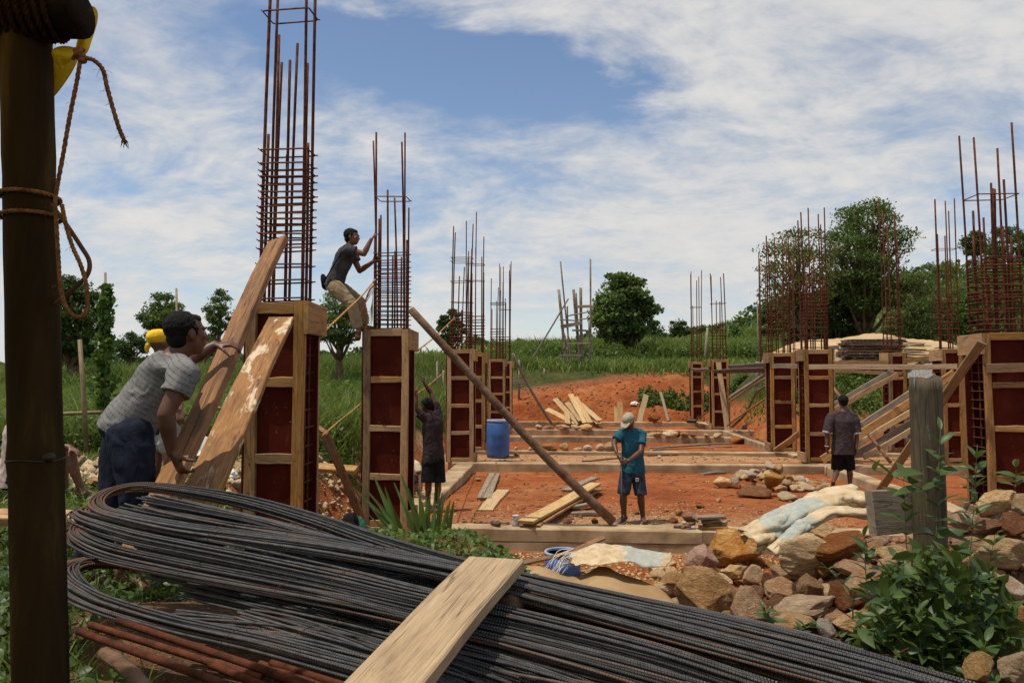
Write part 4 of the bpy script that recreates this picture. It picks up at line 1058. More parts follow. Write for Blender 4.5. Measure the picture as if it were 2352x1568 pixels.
tree(2245, 640, 530, 74, 72, 'umbrella-topped tree on the hill crest left of the right-edge cage', 'leaf_dark', 2200, 0.3, 17, 9, 0.22, lowcut=0.5, shape=0.6)
tree(2330, 700, 515, 130, 74, 'dark tree on the hill crest at the right edge', 'leaf_dark', 5200, 0.34, 18, 22, 0.3, lowcut=0.1, shape=0.5)
tree(2290, 770, 600, 190, 56, 'pale green shrubby tree on the slope behind the right-edge cage', 'leaf_bamboo', 6500, 0.3, 19, 26, 0.15, lowcut=0.0, shape=0.45, asp=0.35, droop=0.6)
tree(2235, 780, 668, 120, 42, 'green bush beside the sand heap at right', 'weed', 3600, 0.24, 191, 16, 0.1, lowcut=0.0, shape=0.45)
tree(1772, 800, 706, 70, 80, 'scrub tree on the hillside left of the yellowish tree', 'leaf_dark', 2600, 0.4, 20, 14, 0.2, lowcut=0.0, shape=0.5)
tree(1860, 800, 668, 120, 70, 'dark scrub on the hillside under the yellowish tree', 'leaf_dark', 4200, 0.42, 21, 18, 0.2, lowcut=0.0, shape=0.5)
tree(1690, 806, 752, 46, 90, 'small scrub tree on the slope above the far right shutters', 'leaf_dark', 1500, 0.4, 22, 8, 0.2, lowcut=0.0)

# distant wooded ridge
rs = np.random.RandomState(77)
def ridge(x0, x1, y0, h0, h1, n, seed, leaf):
    rs = np.random.RandomState(seed)
    t = rs.uniform(0, 1, n); x = x0 + (x1 - x0) * t; y = y0 + rs.uniform(-12, 12, n)
    hh = h0 + (h1 - h0) * t + 1.6 * np.sin(x * 0.21 + seed) + 1.1 * np.sin(x * 0.53 + 2 * seed) + 0.6 * np.sin(x * 1.3)
    z = terrain(x, y) + rs.uniform(0, 1, n) ** 0.7 * np.maximum(hh, 0.6)
    return leaf_cards(rs, np.stack([x, y, z], 1), leaf, 0.7, 0.5, 0.1)
v1, fa = ridge(-110, 45, 165, 4.5, 2.5, 13000, 3, 1.2)
v2, fb_ = ridge(40, 150, 150, 2.2, 4.0, 7000, 9, 1.1)
o = new_obj('distant_wood', np_mesh('distant_wood', np.concatenate([v1, v2]), np.concatenate([fa, fb_ + len(v1)])), MATS['leaf_dark'])
o['kind'] = 'stuff'; o['label'] = 'dark distant wood along the skyline'

# grass: tapered, bent blades
def blades(rs, B, h, w, lean, segs=3):
    n = len(B)
    a = rs.uniform(0, 2 * np.pi, n); fa_ = rs.uniform(0, 2 * np.pi, n)
    dirx = np.stack([np.cos(a), np.sin(a), np.zeros(n)], 1)
    wd = np.stack([np.cos(fa_), np.sin(fa_), np.zeros(n)], 1)
    L = (lean * rs.uniform(0.2, 1.3, n))[:, None] * h[:, None]
    out = []
    for k in range(segs + 1):
        t = k / segs
        c = B + np.stack([np.zeros(n), np.zeros(n), h * (t - 0.22 * t ** 3 * lean)], 1) + dirx * L * t ** 2
        ww = w * (1 - t ** 1.6) * 0.5
        if k < segs:
            out += [c - wd * ww[:, None], c + wd * ww[:, None]]
        else:
            out.append(c)
    V = np.stack(out, 1).reshape(-1, 3); m = 2 * segs + 1
    b = np.arange(n) * m; F = []
    for k in range(segs - 1):
        F += [np.stack([b + 2 * k, b + 2 * k + 1, b + 2 * k + 3], 1), np.stack([b + 2 * k, b + 2 * k + 3, b + 2 * k + 2], 1)]
    F.append(np.stack([b + 2 * segs - 2, b + 2 * segs - 1, b + 2 * segs], 1))
    return V, np.concatenate(F)
def grass(name, label, n, sampler, h0, h1, w0, w1, lean, mat, seed, tuft=None, segs=3, skip_site=False):
    rs = np.random.RandomState(seed)
    if skip_site:
        s0 = sampler
        def sampler(rs, n):
            x, y = s0(rs, n * 4); xe = -2.55 + 0.085 * (y - 10) - 0.8 * sstep(12, 26, y)
            k = (x < xe - 0.35) | (y > 40); x, y = x[k], y[k]
            return np.resize(x, n), np.resize(y, n)
    x, y = sampler(rs, n)
    if tuft:
        k = max(1, n // tuft); cx, cy = sampler(rs, k); idx = rs.randint(0, k, n)
        rad = 0.10 + 0.012 * cy[idx]
        x = cx[idx] + rs.normal(size=n) * rad; y = cy[idx] + rs.normal(size=n) * rad
    z = terrain(x, y) - 0.02
    patch = 0.75 + 0.35 * np.clip(fnoise(x, y, 1.4), -1, 1)
    h = rs.uniform(h0, h1, n) * patch
    V, F = blades(rs, np.stack([x, y, z], 1), h, rs.uniform(w0, w1, n), lean, segs)
    o = new_obj(name, np_mesh(name, V, F), MATS[mat])
    o['kind'] = 'stuff'; o['label'] = label
    return o
def in_view(vx0, vx1, y0, y1, p=1.6, xmax=None):
    def f(rs, n):
        u = rs.uniform(0, 1, n) ** p
        y = y0 + (y1 - y0) * u
        x = (rs.uniform(vx0, vx1, n) - 1176) / FPX * y
        return x, y
    return f
grass('tall_grass', 'tall green grass filling the left field', 52000, in_view(-160, 850, 11.5, 46, 1.5), 0.6, 1.35, 0.018, 0.05, 0.75, 'grass_tall', 31, 14, 3, True)
grass('tall_grass', 'tall grass behind the left shutters', 22000, in_view(700, 1200, 19, 50, 1.3), 0.8, 1.5, 0.025, 0.06, 0.5, 'grass_tall', 32, 12, 3, True)
def back_s(rs, n):
    y = 40.0 + 45 * rs.uniform(0, 1, n) ** 1.4
    x = (rs.uniform(1150, 2400, n) - 1176) / FPX * y
    y = y + np.maximum(0, (9 - x)) * 0.16
    return x, y
grass('meadow_grass', 'short bright grass on the slope behind the red bank', 60000, back_s, 0.35, 0.95, 0.04, 0.10, 0.6, 'grass_short', 33, 10)
def back_t(rs, n):
    y = 50.0 + 28 * rs.uniform(0, 1, n) ** 1.2
    x = (rs.uniform(1150, 1760, n) - 1176) / FPX * y
    return x, y
grass('reed_thicket', 'thick tall reeds along the top of the green slope', 26000, back_t, 1.0, 2.4, 0.07, 0.18, 0.7, 'grass_tall', 34, 16)
def terr_s(rs, n):
    y = 27.5 + 3.6 * rs.uniform(0, 1, n) ** 1.1
    x = rs.uniform(9.8, 15.5, n) + 0.1 * (y - 28)
    return x, y
grass('bank_grass', 'grass overgrowing the right-hand bank', 9000, terr_s, 0.15, 0.42, 0.03, 0.06, 0.8, 'grass_short', 35, 10)
def far_s(rs, n):
    y = 80 + 150 * rs.uniform(0, 1, n); x = (rs.uniform(-100, 2450, n) - 1176) / FPX * y
    return x, y
grass('far_grass', 'rough grass on the far slopes', 22000, far_s, 0.8, 2.2, 0.25, 0.6, 0.6, 'grass_short', 36)
def left_near(rs, n):
    y = 5.0 + 7.5 * rs.uniform(0, 1, n) ** 0.9
    x = (rs.uniform(-60, 640, n) - 1176) / FPX * y
    return np.minimum(x, -2.75), y
grass('verge_grass', 'short grass and herbs between the rubble at left', 7000, left_near, 0.08, 0.26, 0.008, 0.02, 0.9, 'grass_short', 37, 14)
# leafy cover: low broad-leaved herbs
def herbs(name, label, sampler, n, hmax, leaf, mat, seed, asp=0.55):
    rs = np.random.RandomState(seed)
    x, y = sampler(rs, n); k = rs.randint(0, max(1, n // 12), n)
    cx, cy = sampler(rs, max(1, n // 12)); x = cx[k] + rs.normal(size=n) * 0.06; y = cy[k] + rs.normal(size=n) * 0.06
    ch = rs.uniform(0.3, 1.0, len(cx))[k]
    z = terrain(x, y) + rs.uniform(0.02, 1, n) * hmax * ch
    v, f = (leaf_hex if y.mean() < 9.5 else leaf_cards)(rs, np.stack([x, y, z], 1), leaf, asp, 1.6, 0.25)
    o = new_obj(name, np_mesh(name, v, f, True), MATS[mat]); o['kind'] = 'stuff'; o['label'] = label
herbs('herb_cover', 'leafy herbs below the lemongrass in front of the beam', lambda rs, n: ((lambda t: (-1.75 + 2.0 * t, 7.9 + 1.3 * rs.uniform(0, 1, n) - 0.3 * t))(rs.uniform(0, 1, n) ** 1.0)), 5200, 0.20, 0.060, 'weed', 41)
herbs('herb_cover', 'bright leafy herbs just behind the rebar stack', lambda rs, n: (rs.uniform(-2.0, 0.35, n), rs.uniform(4.4, 8.0, n)), 6000, 0.11, 0.050, 'weed', 42)
def fg_left(rs, n):
    y = 1.35 + 3.6 * rs.uniform(0, 1, n); x = (rs.uniform(-120, 560, n) - 1176) / FPX * y
    return x, y
_fg = fg_left
def fg_left(rs, n):
    x, y = _fg(rs, n * 3); vx = 1176 + FPX * x / y
    keep = ~((vx > 150) & (y > 2.02) & (y < 3.35)) & ~((vx > 300) & (y <= 2.02) & (y > 1.6))
    x, y = x[keep], y[keep]
    return x[:n] if len(x) >= n else np.resize(x, n), y[:n] if len(y) >= n else np.resize(y, n)
herbs('herb_cover', 'dark herbs around the foot of the bamboo post', fg_left, 8000, 0.16, 0.045, 'weed_shrub', 43)
grass('verge_grass', 'thin grass around the foot of the bamboo post', 2600, fg_left, 0.06, 0.24, 0.004, 0.010, 0.9, 'grass_short', 44, 10)
def lm(rs, n):
    y = 4.6 + 3.2 * rs.uniform(0, 1, n); x = (rs.uniform(-100, 560, n) - 1176) / FPX * y
    return x, y
herbs('herb_cover', 'low green herbs on the ground behind the bamboo post', lm, 7000, 0.10, 0.05, 'weed', 45)
def fence_left(rs, n):
    y = 11.0 + 2.5 * rs.uniform(0, 1, n); x = (rs.uniform(-60, 800, n) - 1176) / FPX * y
    return x, y
herbs('herb_cover', 'leafy growth along the edge of the tall grass', fence_left, 9000, 0.6, 0.10, 'weed', 46)
def bank_b(rs, n):
    x = rs.uniform(6.2, 11.0, n); y = 35.35 - 0.06 * (x - 2) + rs.uniform(0.0, 1.4, n)
    return x, y
herbs('herb_cover', 'leafy scrub hanging over the far bank', bank_b, 4200, 0.42, 0.17, 'weed', 47)
def bank_c(rs, n):
    x = rs.uniform(10.2, 16.0, n); y = 27.6 + 0.25 * (x - 12) + rs.uniform(-0.6, 2.2, n)
    return x, y
herbs('herb_cover', 'dark leafy scrub on the right-hand bank behind the braces', bank_c, 5500, 0.42, 0.16, 'leaf_big', 48)

def shrub_mass(name, label, n, sampler, h0, h1, leaf, mat, seed, clumps):
    "bushy growth: leaves gathered into many rounded clumps of uneven height"
    rs = np.random.RandomState(seed); cx, cy = sampler(rs, clumps); cz = terrain(cx, cy); ch = rs.uniform(h0, h1, clumps); cr = ch * rs.uniform(0.6, 1.1, clumps)
    k = rs.randint(0, clumps, n); d = rs.normal(size=(n, 3)); d /= np.linalg.norm(d, axis=1, keepdims=True); r = rs.uniform(0.3, 1, n) ** 0.5
    C = np.stack([cx[k] + d[:, 0] * r * cr[k], cy[k] + d[:, 1] * r * cr[k], cz[k] + np.abs(d[:, 2]) * r * ch[k]], 1)
    v, f = leaf_cards(rs, C, leaf, 0.5, 0.7, 0.2); o = new_obj(name, np_mesh(name, v, f), MATS[mat]); o['kind'] = 'stuff'; o['label'] = label
def slope_s(rs, n):
    y = 47 + 16 * rs.uniform(0, 1, n); return (rs.uniform(1170, 1760, n) - 1176) / FPX * y, y
shrub_mass('shrub_thicket', 'broad-leaved shrubs massed on the upper green slope', 26000, slope_s, 0.7, 1.7, 0.26, 'weed', 81, 120)
def left_s(rs, n):
    y = 16 + 24 * rs.uniform(0, 1, n); x = (rs.uniform(100, 1020, n) - 1176) / FPX * y
    return np.minimum(x, -3.9), y
shrub_mass('shrub_thicket', 'leafy weeds standing among the tall grass at left', 15000, left_s, 0.5, 1.3, 0.15, 'vine_leaf', 82, 90)
# ------------------------------------------------------------------ stones
def hit(vx, vy, y0=2.0, y1=60.0, lift=0.0):
    "where the line of sight meets the ground"
    d = ray(vx, vy)
    ys = np.linspace(y0, y1, 1800) if y1 < 80 else np.linspace(y0, y1, 4000)
    pts = np.outer(ys / d.y, np.array(d)) + np.array(EYE)
    below = pts[:, 2] <= terrain(pts[:, 0], pts[:, 1]) + lift
    i = int(np.argmax(below)) if below.any() else len(ys) - 1
    return Vector(pts[i])
def rock_mesh(seed, sub=3, planes=11, rough=0.10, flat=1.0):
    rs = np.random.RandomState(seed)
    bm = bmesh.new(); bmesh.ops.create_icosphere(bm, subdivisions=sub, radius=1.0)
    V = np.array([v.co for v in bm.verts]); F = np.array([[v.index for v in f.verts] for f in bm.faces]); bm.free()
    n = rs.normal(size=(planes, 3)); n /= np.linalg.norm(n, axis=1, keepdims=True)
    h = rs.uniform(0.58, 0.92, planes)
    dp = V @ n.T
    r = np.min(np.where(dp > 0.05, h / np.maximum(dp, 0.05), 9), axis=1)
    r = np.minimum(r, 1.25)
    nz = np.array([mnoise.fractal(Vector(v * 1.7 + seed * 3.1), 0.9, 2.1, 5) for v in V])
    nf = np.array([mnoise.noise(Vector(v * np.array([2.2, 2.2, 7.0]) + seed)) for v in V])
    r = r * (1 + rough * nz + rough * 0.5 * nf)
    return np_mesh('stone', V * r[:, None], F, smooth=False)
ROCK_S = {}
for mname in ('rock_ochre', 'rock_pale', 'rock_rust', 'rock_pink', 'rock_white'):
    for lod, sub in (('hi', 5), ('lo', 3)):
        lst = []
        for s in range(6 if lod == 'hi' else 5):
            if mname in ('rock_pink', 'rock_white') and lod == 'hi' and s > 1: break
            base = ROCK_S.get(('base', lod, s))
            if base is None:
                base = rock_mesh(100 + s * 7 + (50 if lod == 'lo' else 0), sub, 12 + 2 * s, 0.065 if lod == 'hi' else 0.08); ROCK_S[('base', lod, s)] = base
            me = base.copy(); me.materials.append(MATS[mname]); lst.append(me)
        ROCK_S[(mname, lod)] = lst
_rk = random.Random(99)
def rock(p, sx, sy, sz, mat, label, group, lod='hi', rotz=None, tilt=0.25, name='stone', seed=None):
    lst = ROCK_S[(mat, lod)]
    o = new_obj(name, lst[(_rk.randrange(len(lst)) if seed is None else seed % len(lst))])
    o.location = p; o.scale = (sx, sy, sz)
    o.rotation_euler = (_rk.uniform(-tilt, tilt), _rk.uniform(-tilt, tilt), _rk.uniform(0, 6.28) if rotz is None else rotz)
    return tag(o, label, 'stone', group)
def vrock(vx, vy, w, h, mat, label, lod='hi', group='stones of the heap by the post', rise=0.25, depth=0.9, Y=None, tilt=0.22):
    p = hit(vx, vy + h * 0.35, 2.3, 20, 0.06) if Y is None else P(vx, vy, Y)
    s = p.y / FPX; sx, sz = w * s / 2 * 1.12, h * s / 2 * 1.15
    if Y is None:
        p = P(vx, vy, p.y)
    else:
        onb = any(abs(p.y + 0.072 * p.x - yc) < 0.17 for yc in (17.43, 20.22, 25.2, 28.3, 33.1))
        p.z = (0.0 if onb else tz(p.x, p.y)) + sz * 0.72
    return rock(p, sx, max(sx, sz) * depth, sz, mat, label, group, lod, _rk.choice((0.0, 3.14)) + _rk.uniform(-.35, .35), tilt)
big = [
 (1615, 1372, 150, 118, 'rock_ochre', 'largest ochre boulder at the left foot of the stone heap'),
 (1714, 1396, 74, 92, 'rock_ochre', 'upright brown stone right against the largest boulder'),
 (1680, 1258, 104, 84, 'rock_ochre', 'big mossy brown stone under the lower end of the sack'),
 (1618, 1284, 66, 60, 'rock_pink', 'rounded pink stone at the left of the heap'),
 (1684, 1316, 62, 38, 'rock_pale', 'slanted flat pale stone above the largest boulder'),
 (1729, 1319, 50, 46, 'rock_pale', 'small pale wedge stone below the sack end'),
 (1846, 1281, 146, 88, 'rock_pale', 'broad cream boulder in the middle of the heap below the sack'),
 (1880, 1222, 92, 52, 'rock_pale', 'flat topped pale block just under the sack'),
 (1936, 1252, 112, 62, 'rock_rust', 'dark red-brown slab beside the flat topped block'),
 (1974, 1309, 104, 32, 'rock_ochre', 'long thin grey-brown slab in the heap'),
 (1990, 1352, 78, 88, 'rock_ochre', 'layered upright stone beside the leafy weeds'),
 (1799, 1356, 72, 62, 'rock_ochre', 'angular tan stone in the second course of the heap'),
 (1862, 1350, 58, 58, 'rock_ochre', 'yellow-orange stone with a dark hollow'),
 (1935, 1374, 62, 78, 'rock_rust', 'dark brown stone standing right of the orange one'),
 (1834, 1398, 164, 46, 'rock_pale', 'long layered pale slab low in the heap'),
 (1808, 1428, 90, 38, 'rock_pale', 'low pale slab under the long layered one'),
 (1958, 1430, 94, 50, 'rock_pale', 'pale rounded stone above the rebar near the weeds'),
 (1893, 1440, 40, 40, 'rock_white', 'small whitish stone at the foot of the heap'),
 (1768, 1340, 44, 46, 'rock_rust', 'small red stone wedged between tan ones'),
 (1655, 1330, 44, 26, 'rock_pale', 'little pale flake on top of the largest boulder'),
 (1590, 1318, 66, 34, 'rock_ochre', 'flat brown stone left of the pink one'),
 (1552, 1335, 74, 40, 'rock_ochre', 'low tan stone at the left edge of the heap'),
 (1520, 1352, 70, 30, 'rock_pale', 'flat pale stone beside the sand, leftmost of the heap'),
 (2290, 1158, 88, 64, 'rock_pale', 'cream boulder on top of the right-hand pile'),
 (2328, 1206, 56, 58, 'rock_rust', 'red stone below the cream boulder at right'),
 (2262, 1128, 60, 30, 'rock_ochre', 'flat tan stone at the top of the right-hand pile'),
 (2216, 1197, 66, 46, 'rock_pale', 'pale stone just right of the post'),
 (2268, 1208, 66, 32, 'rock_rust', 'rust coloured slab between pale stones right of the post'),
 (2290, 1272, 116, 86, 'rock_pale', 'big pale boulder in the middle of the right-hand pile'),
 (2226, 1266, 96, 50, 'rock_ochre', 'brown stone behind the stems right of the post'),
 (2300, 1346, 80, 54, 'rock_white', 'grey-white stone with an orange face'),
 (2338, 1424, 50, 90, 'rock_ochre', 'tall orange-tan stone at the right edge'),
 (2332, 1540, 84, 68, 'rock_pale', 'orange-tan stone in the bottom right corner'),
 (2250, 1540, 60, 60, 'rock_pale', 'pale stone between stems at the bottom right'),
 (2350, 1160, 40, 50, 'rock_pale', 'grey stone cut by the right edge, top of the pile'),
]
for b in big: vrock(*b)
# smaller fill among them
rs = np.random.RandomState(8)
for k in range(104):
    if k < 72: vx, vy = rs.uniform(1500, 2080), rs.uniform(1235, 1450)
    else: vx, vy = rs.uniform(2150, 2380), rs.uniform(1120, 1540)
    if vx < 1640 and vy < 1300 and k % 2: continue
    p = hit(vx, vy, 2.6, 20); s = rs.uniform(0.05, 0.12)
    rock(p + Vector((0, 0, s * 0.25)), s * rs.uniform(.9, 1.5), s, s * rs.uniform(.5, .9), ('rock_ochre', 'rock_pale', 'rock_pale', 'rock_ochre', 'rock_rust')[k % 5], 'small stone filling gaps in the heap around the post', 'small stones of the heap by the post', 'lo')
# stones lined up on the plinth beams and lying on the earth
def z8(px, py): return 1091 + px * .2682, 918.7 + py * .2682
row = [(655, 388, 140, 62, 'rock_ochre', 'broad ochre stone in the pale row on the third beam', 20.2), (775, 388, 88, 76, 'rock_pale', 'pointed pale stone in the row on the third beam', 20.2), (960, 398, 92, 58, 'rock_white', 'grey-white stone in the middle of the row', 20.15), (1065, 390, 92, 66, 'rock_pale', 'cream block left of the man in teal', 20.1), (1165, 384, 112, 82, 'rock_pale', 'largest pale block just left of the man in teal', 20.1), (515, 386, 70, 60, 'rock_pale', 'pale stone half behind the diagonal pole', 20.25), (620, 450, 46, 40, 'rock_pale', 'small cream stone fallen before the third beam', 19.8), (350, 402, 36, 36, 'rock_pale', 'small stone on the third beam right of the drum', 20.25), (360, 466, 46, 26, 'rock_ochre', 'small flat stone on straw right of the drum', 19.3), (880, 410, 60, 30, 'rock_pale', 'low stone between larger ones in the row', 20.15), (470, 408, 40, 30, 'rock_pale', 'low pale stone left of the pole in the row', 20.2),
 (550, 225, 66, 42, 'rock_pale', 'pale stone at the left of the far stone row', 28.2), (612, 229, 50, 34, 'rock_ochre', 'second stone of the far row', 28.2), (660, 228, 50, 40, 'rock_ochre', 'third stone of the far row', 28.2), (755, 222, 92, 44, 'rock_pale', 'longest stone of the far row', 28.1), (860, 225, 64, 44, 'rock_pale', 'stone at the foot of the fanned boards, left', 28.1), (952, 221, 88, 52, 'rock_pale', 'stone at the foot of the fanned boards, right', 28.0), (485, 274, 112, 46, 'rock_ochre', 'long ochre stone lying between far beams', 25.8), (600, 288, 80, 30, 'rock_pale', 'low flat stone right of the long ochre one', 25.6), (690, 285, 62, 32, 'rock_pale', 'small flat stone right of the far beam row', 25.6),
 (1515, 266, 80, 34, 'rock_pale', 'flat stone right of the teal shirt on the far beam', 25.0), (1570, 287, 76, 44, 'rock_ochre', 'ochre stone right behind the teal shirt', 24.8), (1632, 257, 74, 44, 'rock_ochre', 'upper stone of the right-hand far row', 25.0), (1670, 283, 104, 54, 'rock_pale', 'largest stone of the right-hand far row', 24.8), (1735, 277, 60, 56, 'rock_rust', 'rusty stone in the right-hand far row', 24.8), (1800, 287, 76, 44, 'rock_ochre', 'squat stone in the right-hand far row', 24.7), (1868, 290, 60, 30, 'rock_rust', 'small red stone in the right-hand far row', 24.7), (1985, 290, 50, 34, 'rock_ochre', 'round stone right in the far row', 24.6), (2086, 283, 88, 42, 'rock_pale', 'pale stone near the end of the far row', 24.6), (2222, 272, 142, 64, 'rock_rust', 'big orange stone at the right end of the far row', 24.5), (1535, 165, 84, 72, 'rock_rust', 'orange boulder leaning on the far bank', 32.6), (1510, 351, 40, 30, 'rock_ochre', 'single stone on earth right of the teal shirt', 21.5), (1580, 456, 42, 26, 'rock_white', 'white stone on the long board', 18.8), (1010, 342, 30, 14, 'rock_pale', 'tiny pale stone between beams left of the cap', 21.8),
 (1832, 935, 128, 88, 'rock_pink', 'pinkish white stone near the offcut stack', 10.9), (1740, 896, 70, 66, 'rock_ochre', 'tan stone behind the pinkish white one', 11.4), (1706, 952, 84, 50, 'rock_rust', 'flat red stone left of the pinkish one', 10.8), (1932, 850, 70, 40, 'rock_ochre', 'tan stone farther right on red earth', 12.1), (2088, 796, 50, 34, 'rock_pale', 'small stone between the offcuts and the stone heap', 12.8), (1642, 862, 36, 28, 'rock_pale', 'small pale stone right of the teal man feet', 11.9), (1388, 880, 56, 30, 'rock_ochre', 'small stone between the teal man legs', 11.6), (540, 900, 66, 36, 'rock_white', 'white stone on straw behind the tin', 11.4), (786, 956, 90, 54, 'rock_rust', 'rusty stone under the short offcut', 10.75), (1020, 950, 60, 50, 'rock_rust', 'second rusty stone near the pole foot', 10.8), (778, 752, 34, 16, 'rock_pale', 'tiny stone beyond the long boards', 13.4), (30, 612, 56, 34, 'rock_pale', 'tan stone on red earth by the left long beam', 15.8), (420, 632, 30, 16, 'rock_ochre', 'tiny stone below the plastic bottle', 15.2), (1096, 164, 44, 28, 'rock_ochre', 'stone at the bank foot left of the cap', 33.0), (1155, 168, 50, 26, 'rock_ochre', 'second stone at the bank foot left of the cap', 33.0), (1440, 168, 40, 34, 'rock_ochre', 'stone at the bank foot right of the cap', 33.0)]
for (px_, py_, w_, h_, m_, lb, Y_) in row:
    vx, vy = z8(px_, py_); vrock(vx, vy, w_ * .2682, h_ * .2682, m_, lb, 'lo', 'stones set out on the site', Y=Y_)
# heap of broken stone in front of the walking man
hc = G(1782, 1122, -0.15); k = 0
rs = np.random.RandomState(21)
for k in range(74):
    a, r = rs.uniform(0, 6.283), math.sqrt(rs.uniform(0, 1))
    dx, dy = math.cos(a) * r * 0.98, math.sin(a) * r * 0.62
    if k > 58: dx, dy = rs.uniform(.3, 1.15), rs.uniform(-.35, .25); r = 0.9
    hgt = max(0, 1 - r) * 0.36 * (1.15 if dx < .2 else .6)
    s = rs.uniform(0.06, 0.135) * (1.25 if k % 9 == 0 else 1)
    x, y = hc.x + dx, hc.y + dy + 0.35
    big_ = k % 9 == 0
    rock(Vector((x, y, tz(x, y) + hgt + s * 0.35)), s * rs.uniform(1, 1.5), s, s * rs.uniform(.6, .95), ('rock_pale', 'rock_ochre', 'rock_pale', 'rock_pale', 'rock_ochre', 'rock_white')[k % 6], 'broken pale stone in the heap before the walking man', 'heap of broken stone on the site', 'lo')
vrock(1738, 1122, 76, 26, 'rock_rust', 'big flat rusty slab low at the left of the site heap', 'lo', 'heap of broken stone on the site', Y=13.3)
vrock(1772, 1094, 44, 34, 'rock_ochre', 'large tan block on top of the site heap', 'lo', 'heap of broken stone on the site', Y=13.5).location.z += 0.2
vrock(1892, 1103, 32, 26, 'rock_ochre', 'round stone at the right end of the site heap, by the man foot', 'lo', 'heap of broken stone on the site', Y=13.9)
vrock(1812, 1132, 50, 20, 'rock_pale', 'wide pale stone at the front of the site heap', 'lo', 'heap of broken stone on the site', Y=13.0)
# rubble at left, behind the people and in the cut behind the nearest shutter
rs = np.random.RandomState(22)
for k in range(40):
    if k < 24: x, y = rs.normal(-4.0, 0.9), rs.uniform(7.6, 9.4)
    else: x, y = rs.uniform(-2.9, -1.9), rs.uniform(8.2, 13.5)
    if x > -1.7 or x < -7: continue
    s = rs.uniform(0.05, 0.12)
    rock(Vector((x, y, tz(x, y) + s * 0.3)), s * 1.3, s, s * 0.75, ('rock_pale', 'rock_pale', 'rock_ochre', 'rock_white')[k % 4], 'rubble stone strewn behind the people at left' if k < 24 else 'rubble stone in the cut behind the nearest shutters', 'rubble at left' if k < 24 else 'rubble in the cut', 'lo')
vrock(222, 1106, 54, 20, 'rock_pale', 'flat tan stone in the grass beside the bamboo post', 'hi', 'rubble at left')
vrock(262, 1050, 44, 18, 'rock_pale', 'flat pale stone beside the seated person', 'lo', 'rubble at left')
# pebbles and chips scattered on the earth
def chips(name, label, n, sampler, s0, s1, mat, seed, flat=0.5):
    rs = np.random.RandomState(seed); x, y = sampler(rs, n); z = terrain(x, y)
    s = rs.uniform(s0, s1, n) * rs.uniform(0.5, 1, n)
    base = np.array([[1, 0, 0], [-1, 0, 0], [0, 1, 0], [0, -1, 0], [0, 0, 1], [0, 0, -1]], float)
    fc = np.array([[0, 2, 4], [2, 1, 4], [1, 3, 4], [3, 0, 4], [2, 0, 5], [1, 2, 5], [3, 1, 5], [0, 3, 5]])
    jit = rs.uniform(0.6, 1.3, (n, 6, 1)); a = rs.uniform(0, 6.28, n)
    ca_, sa = np.cos(a), np.sin(a)
    v = base[None] * jit * s[:, None, None] * np.array([1.2, 0.8, flat])
    vx = v[:, :, 0] * ca_[:, None] - v[:, :, 1] * sa[:, None]; vy = v[:, :, 0] * sa[:, None] + v[:, :, 1] * ca_[:, None]
    V = np.stack([vx + x[:, None], vy + y[:, None], v[:, :, 2] + z[:, None] + 0.3 * s[:, None] * flat], 2).reshape(-1, 3)
    F = (fc[None] + (np.arange(n) * 6)[:, None, None]).reshape(-1, 3)
    o = new_obj(name, np_mesh(name, V, F), MATS[mat]); o['kind'] = 'stuff'; o['label'] = label
chips('pebbles', 'small clods and pebbles on the red earth', 1500, lambda rs, n: (rs.uniform(-2.0, 12, n), 10.3 + 25 * rs.uniform(0, 1, n) ** 1.7), 0.010, 0.04, 'rock_ochre', 51)
chips('red_clods', 'crumbs of red earth on the site', 3500, lambda rs, n: (rs.uniform(-2.0, 12, n), 10.3 + 28 * rs.uniform(0, 1, n) ** 1.5), 0.015, 0.06, 'rock_rust', 52)
chips('rubble', 'small broken stone packed between the heap stones', 2600, lambda rs, n: (rs.uniform(1.0, 5.6, n), rs.uniform(3.0, 6.6, n)), 0.02, 0.06, 'rock_rust', 60, 0.7)
chips('wood_chips', 'wood shavings and chips on the red earth', 3600, lambda rs, n: (rs.normal(1.6, 1.8, n), 10.35 + 2.2 * rs.uniform(0, 1, n) ** 2.2), 0.012, 0.045, 'wood_pale', 53, 0.12)
chips('pebbles', 'gravel and crumbs in front of the plinth beam', 5000, lambda rs, n: (rs.uniform(-0.4, 3.6, n), rs.uniform(6.0, 9.8, n)), 0.010, 0.045, 'rock_pale', 54)
chips('rubble', 'broken stone rubble behind the people at left', 900, lambda rs, n: (rs.normal(-4.0, 1.0, n), rs.uniform(7.4, 9.9, n)), 0.04, 0.10, 'rock_pale', 58, 0.8)
chips('rubble', 'broken stone rubble in the cut behind the shutters', 500, lambda rs, n: (rs.uniform(-3.0, -1.8, n), rs.uniform(8.0, 14, n)), 0.04, 0.11, 'rock_pale', 59, 0.8)
chips('pebbles', 'gravel over the slopes of the left cut', 4500, lambda rs, n: (rs.uniform(-4.8, -1.6, n), rs.uniform(6.6, 15, n)), 0.012, 0.05, 'rock_pale', 55)
chips('red_clods', 'clods of red earth tumbled down the far bank', 500, lambda rs, n: (rs.uniform(-0.5, 9.5, n), rs.uniform(34.0, 38.5, n)), 0.03, 0.11, 'rock_rust', 61, 0.8)
chips('wood_chips', 'wood chips in front of the plinth beam', 900, lambda rs, n: (rs.uniform(-0.2, 1.3, n), rs.uniform(6.2, 9.6, n)), 0.02, 0.07, 'wood_pale', 56, 0.15)
chips('leaf_litter', 'dry leaf litter and crumbs around the rebar stack', 5000, lambda rs, n: (rs.uniform(-2.4, 2.2, n), rs.uniform(1.2, 5.2, n)), 0.006, 0.022, 'wood_brown', 57, 0.2)
